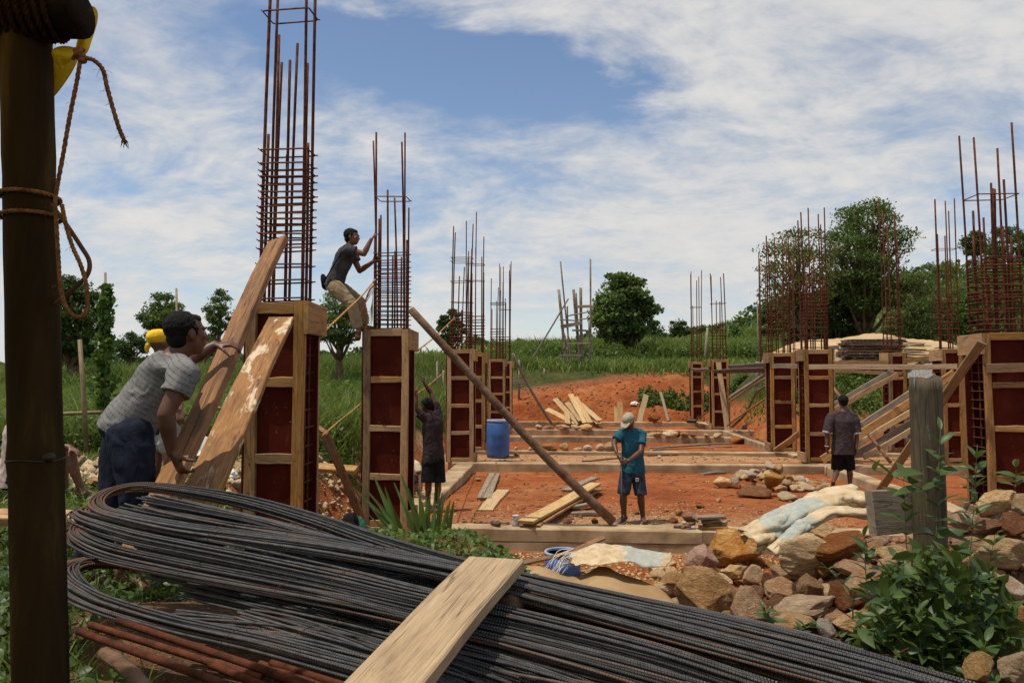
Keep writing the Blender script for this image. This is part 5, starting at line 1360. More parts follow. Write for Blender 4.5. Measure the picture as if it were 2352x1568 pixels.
# ------------------------------------------------------------------ rebar stack in the foreground
def bundle(ctrl, nb, label, seed, r=0.0043, wide=0.045, high=0.022, bend=0, segs=44, wires=(), cut=0.0, name='rebar_bundle', mat='rebar_steel', sides=6):
    "bars lying side by side along one path; bend = share of the path, from its start, that is the rusty loop"
    rs = random.Random(seed)
    c = [P(*p) for p in ctrl]
    o0 = c[len(c) // 2].copy(); o0.z = min(p.z for p in c)
    root = thing(name, o0, label, 'rebar bundle', 'bundles of reinforcing bar in the foreground')
    pts0 = curve_pts(c, segs)
    nb = int(nb * 1.3); offs = []; tries = 0
    while len(offs) < nb and tries < 4000:
        tries += 1
        a, q_ = rs.uniform(-1, 1), rs.uniform(-1, 1)
        if a * a + q_ * q_ > 1: continue
        h, v = a * wide, q_ * high
        if all((h - x) ** 2 + (v - y) ** 2 > (1.75 * r) ** 2 for x, y in offs): offs.append((h, v))
    for bi, (h, v) in enumerate(offs):
        ph, am, ph2 = rs.uniform(0, 6.28), rs.uniform(.004, .016), rs.uniform(0, 6.28)
        st = rs.uniform(0, cut) if cut else 0
        pts = []
        for i, p in enumerate(pts0):
            t = i / segs
            if t < st: continue
            tan = (pts0[min(i + 1, segs)] - pts0[max(i - 1, 0)]).normalized()
            side = tan.cross(UP).normalized()
            sp = 1.0 + 0.25 * math.sin(t * 7 + seed)
            if bend: sp *= 1 - .45 * max(0, 1 - abs(t - bend[0]) / (bend[1] * 1.3))
            pts.append(p + side * (h * sp + am * math.sin(t * 5.5 + ph)) + UP * (v * sp + 0.5 * am * math.sin(t * 7 + ph2)) - o0)
        mb = MB(); mb.tube(pts, r * rs.uniform(.95, 1.05), sides)
        me = mb.mesh('bar', True)
        if bend:
            at = me.attributes.new('bend', 'FLOAT', 'POINT')
            n_ = len(pts)
            vals = [max(0.0, 1 - abs((k // sides) / (n_ - 1) - bend[0]) / bend[1]) for k in range(len(me.vertices))]
            at.data.foreach_set('value', [min(1, x * 1.6) for x in vals])
        new_obj('bar', me, MATS[mat], root)
    for t in wires:
        i = int(t * segs); p = pts0[i]; tan = (pts0[min(i + 1, segs)] - pts0[max(i - 1, 0)]).normalized(); side = tan.cross(UP).normalized()
        mb = MB(); loop = []
        for k in range(15):
            a = -0.5 + k / 14 * (math.pi + 1.0)
            loop.append(p + side * (wide * 1.35 * math.cos(a)) + UP * (high * 1.45 * math.sin(a)) + tan * 0.02 * (k / 14 - .5) - o0)
        e = loop[-1]
        loop += [e + side * -.02 + UP * .02, e + side * -.05 + UP * .035 + tan * .02]
        mb.tube(loop, 0.0011, 4)
        mb.build('tie_wire', MATS['rust_bright'], root)
    return root
bundle([(2250, 1604, 1.70), (1850, 1490, 1.86), (1480, 1402, 2.12), (1200, 1340, 2.34), (1051, 1302, 2.50), (874, 1249, 2.72), (734, 1200, 2.90), (574, 1154, 3.04), (440, 1129, 3.1), (330, 1117, 3.1), (258, 1126, 3.03), (223, 1150, 2.92), (240, 1172, 2.84), (310, 1190, 2.76), (420, 1212, 2.66), (560, 1232, 2.58), (784, 1264, 2.44), (1051, 1314, 2.28), (1200, 1352, 2.18), (1480, 1424, 1.98), (1850, 1520, 1.76), (2150, 1600, 1.62)], 21, 'topmost rebar bundle looping back in a rusty bend at left', 1, wide=0.05, high=0.022, bend=(0.50, 0.12), segs=120, wires=(.27, .70, .78))
bundle([(305, 1140, 2.98), (440, 1168, 2.88), (600, 1202, 2.74), (784, 1250, 2.56), (1051, 1308, 2.40), (1300, 1372, 2.2), (1600, 1440, 1.98), (1950, 1530, 1.78), (2200, 1600, 1.66)], 20, 'straight bundle with cut ends lying inside the topmost loop', 2, wide=0.055, high=0.02, cut=0.10, wires=(.33,))
bundle([(276, 1154, 2.92), (400, 1186, 2.82), (560, 1214, 2.70), (784, 1252, 2.52), (1051, 1320, 2.34), (1300, 1384, 2.12), (1600, 1458, 1.92), (1900, 1540, 1.76), (2080, 1600, 1.66)], 17, 'straight bundle with rusty cut ends, second inside the top loop', 3, wide=0.05, high=0.018, cut=0.06)
bundle([(520, 1240, 2.78), (340, 1204, 2.94), (240, 1180, 2.98), (196, 1172, 2.94), (181, 1180, 2.88), (213, 1198, 2.80), (334, 1234, 2.66), (567, 1282, 2.48), (784, 1330, 2.32), (961, 1372, 2.18), (1200, 1425, 2.03), (1500, 1500, 1.85), (1780, 1590, 1.70)], 21, 'second loop of rebar from the top, pointed at the left end', 4, wide=0.05, high=0.02, bend=(0.26, 0.16), segs=70, wires=(.68,))
bundle([(540, 1292, 2.66), (330, 1240, 2.84), (230, 1216, 2.84), (190, 1209, 2.80), (174, 1224, 2.73), (193, 1246, 2.67), (267, 1276, 2.58), (434, 1312, 2.45), (667, 1356, 2.28), (784, 1380, 2.20), (914, 1410, 2.12), (1150, 1465, 1.98), (1400, 1530, 1.83), (1640, 1600, 1.72)], 21, 'third loop of rebar with a tight rusty bend', 5, wide=0.048, high=0.02, bend=(0.25, 0.16), segs=70, wires=(.55, .62))
bundle([(720, 1360, 2.42), (560, 1334, 2.52), (400, 1302, 2.60), (270, 1290, 2.60), (200, 1290, 2.56), (152, 1304, 2.48), (146, 1328, 2.40), (180, 1358, 2.33), (250, 1390, 2.26), (400, 1434, 2.16), (600, 1478, 2.04), (784, 1526, 1.95), (980, 1580, 1.86)], 24, 'lowest and widest loop of rebar at the bottom left', 6, wide=0.055, high=0.022, bend=(0.30, 0.22), segs=70, wires=(.70, .82))
bundle([(430, 1352, 2.50), (574, 1385, 2.33), (784, 1440, 2.14), (1000, 1505, 1.98), (1200, 1570, 1.84)], 15, 'straight rebar bundle emerging from the dark under the third loop', 7, wide=0.045, high=0.016, wires=(.5,))
bundle([(380, 1420, 2.30), (574, 1440, 2.18), (784, 1472, 2.06), (960, 1530, 1.94), (1080, 1580, 1.86)], 15, 'nearly level rebar bundle low at the bottom left', 8, wide=0.05, high=0.015, wires=(.42,))
bundle([(640, 1300, 2.56), (800, 1345, 2.42), (1000, 1400, 2.24), (1300, 1462, 2.04), (1600, 1545, 1.84), (1800, 1610, 1.72)], 18, 'straight rebar bundle in the shadow left of the board', 9, wide=0.05, high=0.016)
bundle([(880, 1395, 2.22), (1051, 1450, 2.08), (1250, 1500, 1.96), (1450, 1556, 1.84), (1600, 1604, 1.76)], 18, 'rebar bundle passing under the middle of the board', 10, wide=0.05, high=0.018)
bundle([(900, 1452, 2.10), (1100, 1512, 1.96), (1300, 1570, 1.82), (1420, 1604, 1.76)], 17, 'rebar bundle lowest at the right of the board', 11, wide=0.05, high=0.016)
bundle([(1180, 1332, 2.36), (1480, 1394, 2.18), (1850, 1474, 1.98), (2100, 1552, 1.80), (2260, 1610, 1.70)], 18, 'outermost rebar bundle along the foot of the stones', 12, wide=0.045, high=0.014, wires=(.66,))
bundle([(560, 1412, 2.24), (700, 1448, 2.12), (880, 1500, 1.98), (1060, 1560, 1.88), (1160, 1600, 1.8)], 14, 'short straight rebar bundle crossing toward the board foot', 13, wide=0.04, high=0.014)
bundle([(1000, 1420, 2.18), (1220, 1462, 2.08), (1500, 1520, 1.92), (1750, 1580, 1.78)], 17, 'rebar bundle right of the board in the middle of the stack', 14, wide=0.05, high=0.014)
bundle([(300, 1250, 2.86), (480, 1290, 2.70), (700, 1336, 2.50), (900, 1386, 2.32), (1150, 1440, 2.12), (1400, 1506, 1.92), (1650, 1590, 1.74)], 20, 'rebar bundle packed between the second and third loops', 15, wide=0.06, high=0.016, cut=.05)
bundle([(330, 1310, 2.66), (520, 1345, 2.50), (760, 1400, 2.30), (960, 1452, 2.12), (1200, 1520, 1.94), (1420, 1590, 1.8)], 20, 'rebar bundle packed just below the third loop', 16, wide=0.06, high=0.016, cut=.05)
bundle([(560, 1270, 2.74), (760, 1305, 2.60), (1000, 1352, 2.40), (1250, 1410, 2.18), (1520, 1478, 1.98), (1850, 1575, 1.76)], 20, 'rebar bundle in the shade below the top loop front arm', 17, wide=0.06, high=0.016)
bundle([(700, 1410, 2.26), (880, 1462, 2.12), (1060, 1516, 1.98), (1250, 1580, 1.84)], 17, 'low rebar bundle running into the board from the left', 18, wide=0.05, high=0.014)
bundle([(1080, 1460, 2.12), (1320, 1516, 1.96), (1560, 1580, 1.82)], 17, 'low rebar bundle right of the board near the bottom edge', 19, wide=0.055, high=0.014)
bundle([(640, 1240, 2.84), (820, 1284, 2.66), (1051, 1340, 2.44), (1300, 1396, 2.22), (1600, 1476, 1.98), (1900, 1566, 1.78)], 18, 'hidden middle rebar bundle showing between the upper bundles', 20, wide=0.055, high=0.016)
rs_ = random.Random(91)
for k in range(16):
    x0 = rs_.uniform(260, 1150); x1 = x0 + rs_.uniform(420, 900); yb_ = lambda x, o: 1168 + (x - 250) * .225 + o
    o0_, o1_ = rs_.uniform(-20, 150), rs_.uniform(-20, 150)
    Ys = lambda x, o: 2.95 - (x - 250) * .00062 - o * .0016
    a_, b_ = (x0, yb_(x0, o0_), Ys(x0, o0_) - .03), (x1, yb_(x1, o1_), Ys(x1, o1_) - .03)
    m_ = ((x0 + x1) / 2, (a_[1] + b_[1]) / 2 + rs_.uniform(-14, 14), (a_[2] + b_[2]) / 2)
    mb = MB(); pp = curve_pts([P(*a_), P(*m_), P(*b_)], 24); mb.tube([p - pp[0] for p in pp], 0.0042, 6)
    o = mb.build('stray_bar', MATS['rebar_steel'], None, True); o.location = pp[0]
    tag(o, 'single stray bar lying askew across the rebar bundles', 'rebar', 'stray bars on the stack')
# thick rusty bars
for k, (a, b, lb) in enumerate([((178, 1448, 1.98), (520, 1572, 1.72), 'lowest thick rusty bar in the grass at bottom left'), ((206, 1434, 2.02), (600, 1556, 1.80), 'second thick rusty bar from the left'), ((268, 1424, 2.06), (720, 1575, 1.74), 'longest thick rusty bar under the lowest loop'), ((482, 1524, 1.86), (640, 1590, 1.72), 'short orange rusty bar at the bottom edge'), ((575, 1530, 1.84), (760, 1596, 1.70), 'thick rusty bar end left of the board foot'), ((622, 1522, 1.88), (840, 1590, 1.74), 'bright rusty bar nearest the board foot'), ((596, 1524, 1.90), (800, 1600, 1.72), 'rusty bar squeezed between two bar ends')]):
    mb = MB(); p0, p1 = P(*a), P(*b); pts = [p0 + (p1 - p0) * (i / 120) for i in range(121)]
    mb.tube([p - p0 for p in pts], [0.0088 * (1.0 + 0.16 * (i % 2)) for i in range(121)], 8)
    o = mb.build('thick_bar', MATS['rust_bright'], None, True); o.location = p0
    tag(o, lb, 'rebar', 'thick rusty bars')
for sgn in (0,):
    mb = MB(); pp = curve_pts([P(238, 1500, 1.9), P(285, 1530, 1.84), P(345, 1590, 1.75)], 10)
    mb.tube([p - pp[0] for p in pp], [0.017 + (.003 if i in (3, 7) else 0) for i in range(11)], 10)
    o = mb.build('bamboo_offcut', MATS['bark_pole'], None, True); o.location = pp[0]
    tag(o, 'pale bamboo offcut lying in the weeds at bottom left', 'bamboo')
# the pale board across the stack
fl, fr = P(1082, 1281, 2.27), P(1201, 1306, 2.15); nl, nr = P(800, 1570, 1.62), P(976, 1570, 1.66)
fc_, nc_ = (fl + fr) / 2, (nl + nr) / 2; dd = nc_ - fc_
o = tag(plank('board', fc_, nc_ + dd * 0.35, 0.178, 0.036, 'wood_board', None, (fr - fl).cross(fl - nl) * (1 if (fr - fl).cross(fl - nl).z > 0 else -1), 0.003, 14, 0.0012), 'wide pale board lying across the rebar stack in front', 'board')
mb = MB(); mb.tube([(0, 0, 0), (.02, .05, .0), (.03, .1, .01)], [0.03, 0.034, 0.03], 8)
o = mb.build('wood_block', MATS['wood_dark'], None, True); o.location = P(1165, 1395, 2.1); tag(o, 'dark wooden block wedged under the pale board', 'wood block')
# planks on the ground left of the stack
o = tag(plank('plank', P(-60, 1188, 4.7), P(200, 1192, 4.5), 0.10, 0.07, 'wood_frame', None, (0, -.6, 1), 0.004), 'pale timber lying in the grass behind the bamboo post', 'plank', 'loose planks and braces')

# ------------------------------------------------------------------ shelter: bamboo post, lashed log, yellow tarp roof
bp = [P(98, 1740, 1.52), P(94, 1568, 1.53), P(84, 1100, 1.55), P(70, 500, 1.58), P(57, 0, 1.6), P(52, -90, 1.6)]
root = thing('bamboo_post', (bp[0].x, bp[0].y, tz(bp[0].x, bp[0].y)), 'thick dark bamboo post close at the left edge', 'post')
nodes_v = [430, 1048, -60]
def node_t(vy): return P(70, vy, 1.56).z
mb = MB(); pts = curve_pts(bp, 60); rr = []
for p in pts:
    r = 0.0505
    for nv in nodes_v:
        d = abs(p.z - node_t(nv)); r += 0.0035 * math.exp(-(d / 0.012) ** 2) - 0.0015 * math.exp(-((d - .03) / 0.012) ** 2)
    rr.append(r + 0.0004 * math.sin(p.z * 31))
mb.tube([p - Vector(root.location) for p in pts], rr, 24)
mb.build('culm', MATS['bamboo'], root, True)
for nv in nodes_v[:2]:
    z = node_t(nv); p = min(pts, key=lambda q_: abs(q_.z - z)); mb = MB()
    ring = [p + Vector((math.cos(a) * .0535, math.sin(a) * .0535, .002 * math.sin(3 * a))) - Vector(root.location) for a in [2 * math.pi * i / 24 for i in range(25)]]
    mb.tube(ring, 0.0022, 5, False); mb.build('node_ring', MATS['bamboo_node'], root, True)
p = P(112, 1050, 1.5) ; mb = MB(); mb.ball(p + Vector((0, .0, 0)) - Vector(root.location), (.013, .010, .010)); mb.ball(p + Vector((.002, -.010, 0)) - Vector(root.location), (.007, .006, .006))
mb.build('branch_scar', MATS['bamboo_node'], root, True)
def twist_rope(name, ctrl, r, mat, label=None, parent=None, strands=3, seg=90, turns=None, fray=0, seed=1):
    c = [P(*p) for p in ctrl] if isinstance(ctrl[0], tuple) else ctrl
    pp = curve_pts(c, seg); L = sum((pp[i + 1] - pp[i]).length for i in range(seg)); turns = turns or L / (r * 7)
    o0 = pp[0].copy(); mb = MB(); rs_ = random.Random(seed)
    for s_ in range(strands):
        pts = []
        a0 = None
        for i, p in enumerate(pp):
            t = (pp[min(i + 1, seg)] - pp[max(i - 1, 0)]).normalized()
            a = t.cross(Vector((0.3, -1, 0.2))).normalized(); b_ = t.cross(a)
            th = 2 * math.pi * (turns * i / seg + s_ / strands)
            pts.append(p + (a * math.cos(th) + b_ * math.sin(th)) * r * 0.55 - o0)
        mb.tube(pts, r * 0.62, 5)
    for k in range(fray):
        i = rs_.randrange(1, seg); p = pp[i] - o0
        d = Vector((rs_.uniform(-1, 1), rs_.uniform(-1, 1), rs_.uniform(-.6, .4))).normalized()
        l = rs_.uniform(1.5, 5) * r
        mb.tube([p, p + d * l * .5, p + d * l + Vector((0, 0, -l * .3))], r * 0.07, 3)
    o = mb.build(name, MATS[mat], None, True); o.location = o0
    if label: tag(o, label, 'rope')
    if parent is not None: local(o, parent)
    return o
twist_rope('rope', [(186, 128, 1.50), (176, 190, 1.5), (160, 270, 1.5), (146, 350, 1.51), (131, 430, 1.52), (127, 468, 1.52), (130, 520, 1.52), (134, 590, 1.52), (138, 650, 1.52), (152, 705, 1.52), (178, 728, 1.52), (198, 712, 1.52), (199, 660, 1.52), (186, 610, 1.52), (166, 565, 1.52), (150, 510, 1.52), (142, 470, 1.52)], 0.0042, 'rope', 'long brown coir rope hanging in a loop beside the bamboo post', fray=70, seg=150)
tail = [(190, 133, 1.50), (214, 138, 1.50), (236, 160, 1.5), (246, 200, 1.5), (258, 245, 1.5), (272, 290, 1.5), (284, 320, 1.5)]
tr_ = twist_rope('rope', tail, 0.0042, 'rope', 'short rope tail with a frayed end hanging from the tarp knot', fray=40, seg=70)
mb = MB(); e = P(284, 318, 1.5); rs_ = random.Random(4)
for k in range(16):
    q_ = P(284 + rs_.uniform(-8, 14), 335 + rs_.uniform(-8, 10), 1.5 + rs_.uniform(-.01, .01))
    mb.tube([e - Vector(tr_.location), (e + q_) / 2 + Vector((rs_.uniform(-.003, .003), 0, 0)) - Vector(tr_.location), q_ - Vector(tr_.location)], [.0014, .001, .0004], 3)
mb.build('frayed_end', MATS['rope'], tr_, True)
mb = MB(); kp = P(183, 128, 1.5)
for (dx, dz, r) in ((0, 0, .012), (.006, -.010, .009), (-.005, .010, .009), (.004, .012, .007)): mb.ball((dx, 0, dz), (r, r, r * .8))
mb.tube([(-.01, -.008, -.012), (0, -.012, 0), (.012, -.006, .012)], .004, 6)
mb.build('knot', MATS['rope'], tr_, True).location = kp - Vector(tr_.location)
lash = thing('lashing', (bp[2].x, bp[2].y, 2.3), 'two turns of brown rope lashed round the bamboo post', 'rope')
for vy in (468, 505):
    z = P(70, vy, 1.58).z; p = min(pts, key=lambda q_: abs(q_.z - z))
    ring = [p + Vector((math.cos(a) * .056, math.sin(a) * .056, .004 * math.sin(a + vy))) for a in [2 * math.pi * i / 24 for i in range(25)]]
    twist_rope('rope_turn', ring, 0.0042, 'rope', None, lash, seg=80, fray=25)
hk = thing('steel_hook', P(140, 492, 1.54), 'bent dark steel rod hanging beside the bamboo post', 'hook')
mb = MB(); mb.tube([q_ - Vector(hk.location) for q_ in curve_pts([P(118, 470, 1.56), P(150, 512, 1.55), P(186, 566, 1.55), P(205, 600, 1.55), P(200, 632, 1.55), P(170, 662, 1.55), P(118, 704, 1.57)], 40)], 0.0046, 8); mb.build('rod', MATS['hook_steel'], hk, True)
log0, log1 = P(-420, 44, 1.62), P(186, 36, 1.56)
lg = thing('roof_log', log1, 'dark round log lashed across the top of the bamboo post', 'log')
mb = MB(); mb.tube([q_ - log1 for q_ in curve_pts([log0, (log0 + log1) / 2 + Vector((0, 0, .008)), log1], 16)], 0.048, 16); mb.build('shaft', MATS['bark_shaded'], lg, True)
for k in range(9):
    t = 0.66 + k * 0.032; p = log0 + (log1 - log0) * t
    ring = [p + Vector((.004 * math.sin(a * 2), math.cos(a) * .052, math.sin(a) * .052)) for a in [2 * math.pi * i / 20 for i in range(21)]]
    twist_rope('rope_turn', ring, 0.0052, 'rope_shaded', None, lg, seg=60, fray=12, seed=k)
# tarp roof: sheet slung over the log and running back over the camera's left
rf = thing('tarp_roof', (-1.6, 0.2, 3.0), 'yellow tarpaulin shelter roof with a torn flap', 'tarpaulin')
V = []; F = []; nu, nv_ = 26, 22
for i in range(nu + 1):
    for j in range(nv_ + 1):
        u, w = i / nu, j / nv_
        x = -4.2 + 3.30 * u; y = 1.58 - 3.6 * w
        z = 2.885 + 0.40 * w + 0.025 * math.sin(u * 15 + w * 4) * min(1, w * 6) + 0.012 * math.sin(u * 40) * min(1, w * 6)
        V.append((x + 1.6, y - 0.2, z - 3.0))
for i in range(nu):
    for j in range(nv_):
        a = i * (nv_ + 1) + j; F.append((a, a + nv_ + 1, a + nv_ + 2, a + 1))
new_obj('sheet', np_mesh('sheet', V, F, True), MATS['tarp_yellow'], rf)
def flap(name, outline, Y, bulge, seed):
    mb_v = []; mb_f = []; c = P(*outline[0], Y)
    n = len(outline)
    for (a, b) in outline: mb_v.append(tuple(P(a, b, Y + bulge * math.sin(a * .05 + b * .03 + seed)) - Vector(rf.location)))
    k = n // 2
    cen = sum((Vector(q_) for q_ in mb_v), Vector()) / n + Vector((0, -.02, 0)); mb_v.append(tuple(cen))
    for i in range(n): mb_f.append((i, (i + 1) % n, n))
    me = bpy.data.meshes.new(name); me.from_pydata(mb_v, [], mb_f); me.update()
    o = new_obj(name, me, MATS['tarp_yellow'], rf); sm = o.modifiers.new('sub', 'SUBSURF'); sm.levels = sm.render_levels = 2
    so = o.modifiers.new('sol', 'SOLIDIFY'); so.thickness = 0.0015
flap('flap', [(206, 10), (222, 18), (226, 40), (218, 70), (208, 98), (202, 120), (192, 132), (170, 128), (180, 90), (184, 50)], 1.66, .012, 1)
flap('flap', [(112, 110), (150, 104), (182, 112), (184, 128), (170, 160), (146, 196), (118, 232), (100, 240), (96, 180)], 1.63, .02, 2)
flap('flap', [(118, 112), (150, 106), (180, 116), (172, 140), (140, 150), (146, 164), (132, 150), (120, 128)], 1.57, .015, 3)

# ------------------------------------------------------------------ weathered post with its crosspiece, shrubby weeds round it
pb = P(2138, 1330, 3.62)
po = thing('weathered_post', (pb.x, pb.y, tz(pb.x, pb.y)), 'grey weathered post with flaking pale blue paint', 'post')
mb = MB(); rings = []; us = []
for i in range(25):
    t = i / 24; z = 0.75 + (2.005 - 0.75) * t; ring = []
    for j in range(20):
        a = 2 * math.pi * j / 20
        rr_ = 0.070 * (1 + 0.07 * math.cos(2 * a + .5) + 0.05 * math.sin(3 * a + 1)) * (1 - 0.03 * t) + 0.0025 * math.sin(9 * a + 3 * math.sin(t * 3))
        top = 0.012 * math.sin(a * 2 + 1) + .006 * math.sin(a * 5) if i == 24 else 0
        ring.append(Vector((pb.x + rr_ * math.cos(a) + .008 * (1 - t), pb.y + rr_ * math.sin(a), z + top)) - Vector(po.location))
    rings.append([(r_[0], r_[1], r_[2]) for r_ in ring]); us.append(z)
mb.quadgrid(rings, uvs=us)
o = mb.build('shaft', MATS['wood_post'], None, True)
o.rotation_euler = (0, math.radians(-90), 0)   # grain runs along local X
for vtx in o.data.vertices: vtx.co = Matrix.Rotation(math.radians(90), 3, 'Y') @ vtx.co
o.parent = po
pl_ = plank('crosspiece', P(1999, 1178, 3.52), P(2150, 1166, 3.80), 0.205, 0.045, 'wood_grey', po, (-.55, -1, .12), 0.002, 8, 0.003)

# leaf shapes
def leaf_mesh(name, L, W, fold=0.18, droop=0.25, n=6, mat='weed_shrub'):
    V = []; F = []
    for i in range(n + 1):
        t = i / n; w = W * math.sin(math.pi * min(1, t * 0.93 + 0.07)) ** 0.8 * (1 - 0.35 * t)
        if i == n: w = 0.0005
        x = L * t; z = -droop * L * t * t
        V += [(x, -w / 2, z + fold * w / 2), (x, 0, z), (x, w / 2, z + fold * w / 2)]
    for i in range(n):
        b = 3 * i; F += [(b, b + 1, b + 4, b + 3), (b + 1, b + 2, b + 5, b + 4)]
    me = np_mesh(name, V, F, True); me.materials.append(MATS[mat])
    return me
LEAF = [leaf_mesh('leaf', 1.0, 0.42, .3, .30), leaf_mesh('leaf', 1.0, 0.34, .4, .12), leaf_mesh('leaf', 1.0, 0.5, .2, .5)]
def put_leaf(parent, p, d, size, rs_, meshes=LEAF, roll=0.5, name='leaf'):
    o = new_obj(name, meshes[rs_.randrange(len(meshes))], None, parent)
    o.location = p; o.rotation_mode = 'QUATERNION'
    up = Vector((rs_.uniform(-roll, roll), rs_.uniform(-roll, roll) - .2, 1))
    d = Vector(d)
    if d.normalized().cross(up).length < .1: up = Vector((1, 0, .2))
    o.rotation_quaternion = axes_quat(d, up); o.scale = (size,) * 3
    return o
def weed(base, tip, label, seed, leaves=16, size=0.12, start=0.15, group='shrubby weeds around the post', bend=0.05, name='leafy_weed', whorl=2, mat='stem_green', r=0.0035, meshes=LEAF):
    rs_ = random.Random(seed); b, t = Vector(base), Vector(tip)
    root = thing(name, b, label, 'weed', group)
    m = (b + t) / 2 + Vector((rs_.uniform(-bend, bend), rs_.uniform(-bend, bend), 0))
    pp = curve_pts([Vector(), m - b, t - b], 16); mb = MB(); mb.tube(pp, [r * (1 - .045 * i) for i in range(17)], 5); mb.build('stem', MATS[mat], root, True)
    a = rs_.uniform(0, 6.28); k = 0
    while k < leaves:
        u = start + (1 - start) * (k / max(1, leaves - 1)) ** 0.85
        p = pp[min(16, int(u * 16))]
        for w in range(whorl):
            if k >= leaves: break
            aa = a + w * 2 * math.pi / whorl
            el = 0.15 + 0.65 * u + rs_.uniform(-.2, .2)
            d = Vector((math.cos(aa) * math.cos(el), math.sin(aa) * math.cos(el), math.sin(el)))
            put_leaf(root, p, d, size * (1.0 - .45 * u) * rs_.uniform(.75, 1.2), rs_, meshes); k += 1
        a += 1.4 + rs_.uniform(-.3, .3)
    return root
W_ = [((2172, 1560, 3.25), (2160, 985, 3.35), 22, .135, 'tallest weed climbing in front of the weathered post'),
      ((2140, 1540, 3.2), (2075, 1090, 3.3), 14, .14, 'weed leaning left from the post with broad leaves'),
      ((2190, 1560, 3.2), (2245, 1020, 3.35), 16, .13, 'tall weed on the right of the post'),
      ((2080, 1580, 3.0), (1985, 1230, 3.2), 18, .115, 'weed hanging left over the layered stone'),
      ((2110, 1590, 2.95), (2055, 1260, 3.05), 20, .11, 'weed in the left middle of the clump'),
      ((2150, 1590, 2.9), (2130, 1265, 3.0), 20, .115, 'weed in the centre of the clump below the post'),
      ((2190, 1600, 2.85), (2205, 1300, 2.95), 20, .115, 'weed in the right centre of the clump'),
      ((2230, 1600, 2.85), (2285, 1230, 3.0), 18, .12, 'weed leaning right before the pale boulder'),
      ((2260, 1610, 2.8), (2330, 1390, 2.9), 16, .11, 'weed at the right end of the clump'),
      ((2040, 1580, 2.8), (1960, 1420, 2.85), 16, .095, 'low weed at the left foot of the clump'),
      ((2080, 1610, 2.7), (2040, 1400, 2.75), 18, .10, 'low weed before the rebar, left'),
      ((2130, 1620, 2.65), (2110, 1400, 2.7), 18, .10, 'low weed before the rebar, middle'),
      ((2190, 1630, 2.6), (2190, 1420, 2.65), 18, .10, 'low weed before the rebar, right'),
      ((2240, 1630, 2.6), (2265, 1470, 2.6), 14, .10, 'low weed in the bottom right corner'),
      ((1960, 1530, 2.75), (1925, 1455, 2.75), 10, .07, 'small bright weed between stones and rebar, right'),
      ((1880, 1490, 2.7), (1875, 1432, 2.7), 9, .07, 'small bright weed between stones and rebar, middle'),
      ((1755, 1470, 2.75), (1750, 1395, 2.8), 9, .075, 'small bright weed below the brown upright stone'),
      ((1960, 1420, 3.4), (1885, 1290, 3.5), 8, .07, 'thin weed growing up between the heap stones'),
      ((2320, 1240, 6.5), (2335, 1060, 6.5), 12, .2, 'vine-like weed before the right-edge shutter'),
      ((2130, 1130, 3.3), (2010, 1080, 3.2), 5, .16, 'long bare leaf spray left of the post top'),
      ((2215, 1180, 4.6), (2225, 1085, 4.6), 8, .13, 'small weed just right of the post on the stones')]
for k, (a, b, n_, s_, lb) in enumerate(W_):
    weed(P(*a), P(*b), lb, 200 + k, int(n_ * 1.5), s_ * 1.12, group='shrubby weeds around the post')
rs = np.random.RandomState(71)
pts_ = []
for k in range(3200):
    vx = rs.uniform(1940, 2352); vy = rs.uniform(1240, 1600); 
    e_ = (vx - 2155) ** 2 / 205 ** 2 + (vy - 1540) ** 2 / 290 ** 2
    if e_ > 1 or rs.uniform() < e_ * .75: continue
    pts_.append(P(vx, vy, rs.uniform(2.7, 3.4)))
v_, f_ = leaf_hex(rs, np.array(pts_), 0.095, 0.40, 1.0, 0.4)
o = new_obj('weed_undergrowth', np_mesh('weed_undergrowth', v_, f_, True), MATS['weed_shrub']); o['kind'] = 'stuff'; o['label'] = 'dense small leaves inside the weed clump'
# long grass blades by the crosspiece
def blade_obj(parent, pts, w, mat='lemongrass', name='blade'):
    pp = curve_pts(pts, 7); V = []; F = []
    for i, p in enumerate(pp):
        t = (pp[min(i + 1, 7)] - pp[max(i - 1, 0)]).normalized(); s_ = t.cross(Vector((0.25, -1, 0.3))).normalized()
        ww = w * (0.55 + .45 * math.sin(math.pi * min(1, .25 + .6 * i / 7))) * (1 - 0.75 * (i / 7) ** 4) / 2
        V += [tuple(p - s_ * ww + Vector((0, -.15 * ww, 0))), tuple(p + Vector((0, .25 * ww, 0))), tuple(p + s_ * ww + Vector((0, -.15 * ww, 0)))]
    for i in range(7): F += [(3 * i, 3 * i + 1, 3 * i + 4, 3 * i + 3), (3 * i + 1, 3 * i + 2, 3 * i + 5, 3 * i + 4)]
    return new_obj(name, np_mesh(name, V, F, True), MATS[mat], parent)
lt = P(955, 1246, 8.0); lroot = thing('lemongrass', (lt.x, lt.y, tz(lt.x, lt.y)), 'clump of tall lemongrass before the nearest site column', 'grass clump')
rs_ = random.Random(17)
LB = [(812, 1118, 955), (826, 1106, 950), (842, 1150, 965), (860, 1095, 930), (884, 1118, 935), (905, 1108, 960), (921, 1090, 972), (945, 1142, 965), (963, 1118, 975), (980, 1140, 972), (988, 1135, 985), (998, 1130, 1000), (1008, 1118, 1005), (1020, 1142, 1004), (1034, 1148, 1010), (1042, 1152, 1012), (1028, 1160, 1008), (900, 1160, 950), (930, 1165, 968), (872, 1165, 948), (955, 1160, 972), (1012, 1165, 1000), (1000, 1158, 992), (846, 1180, 935), (915, 1135, 965), (970, 1150, 980), (1038, 1170, 1012), (890, 1185, 950), (985, 1172, 990), (822, 1128, 940), (1016, 1130, 998), (938, 1120, 970)]
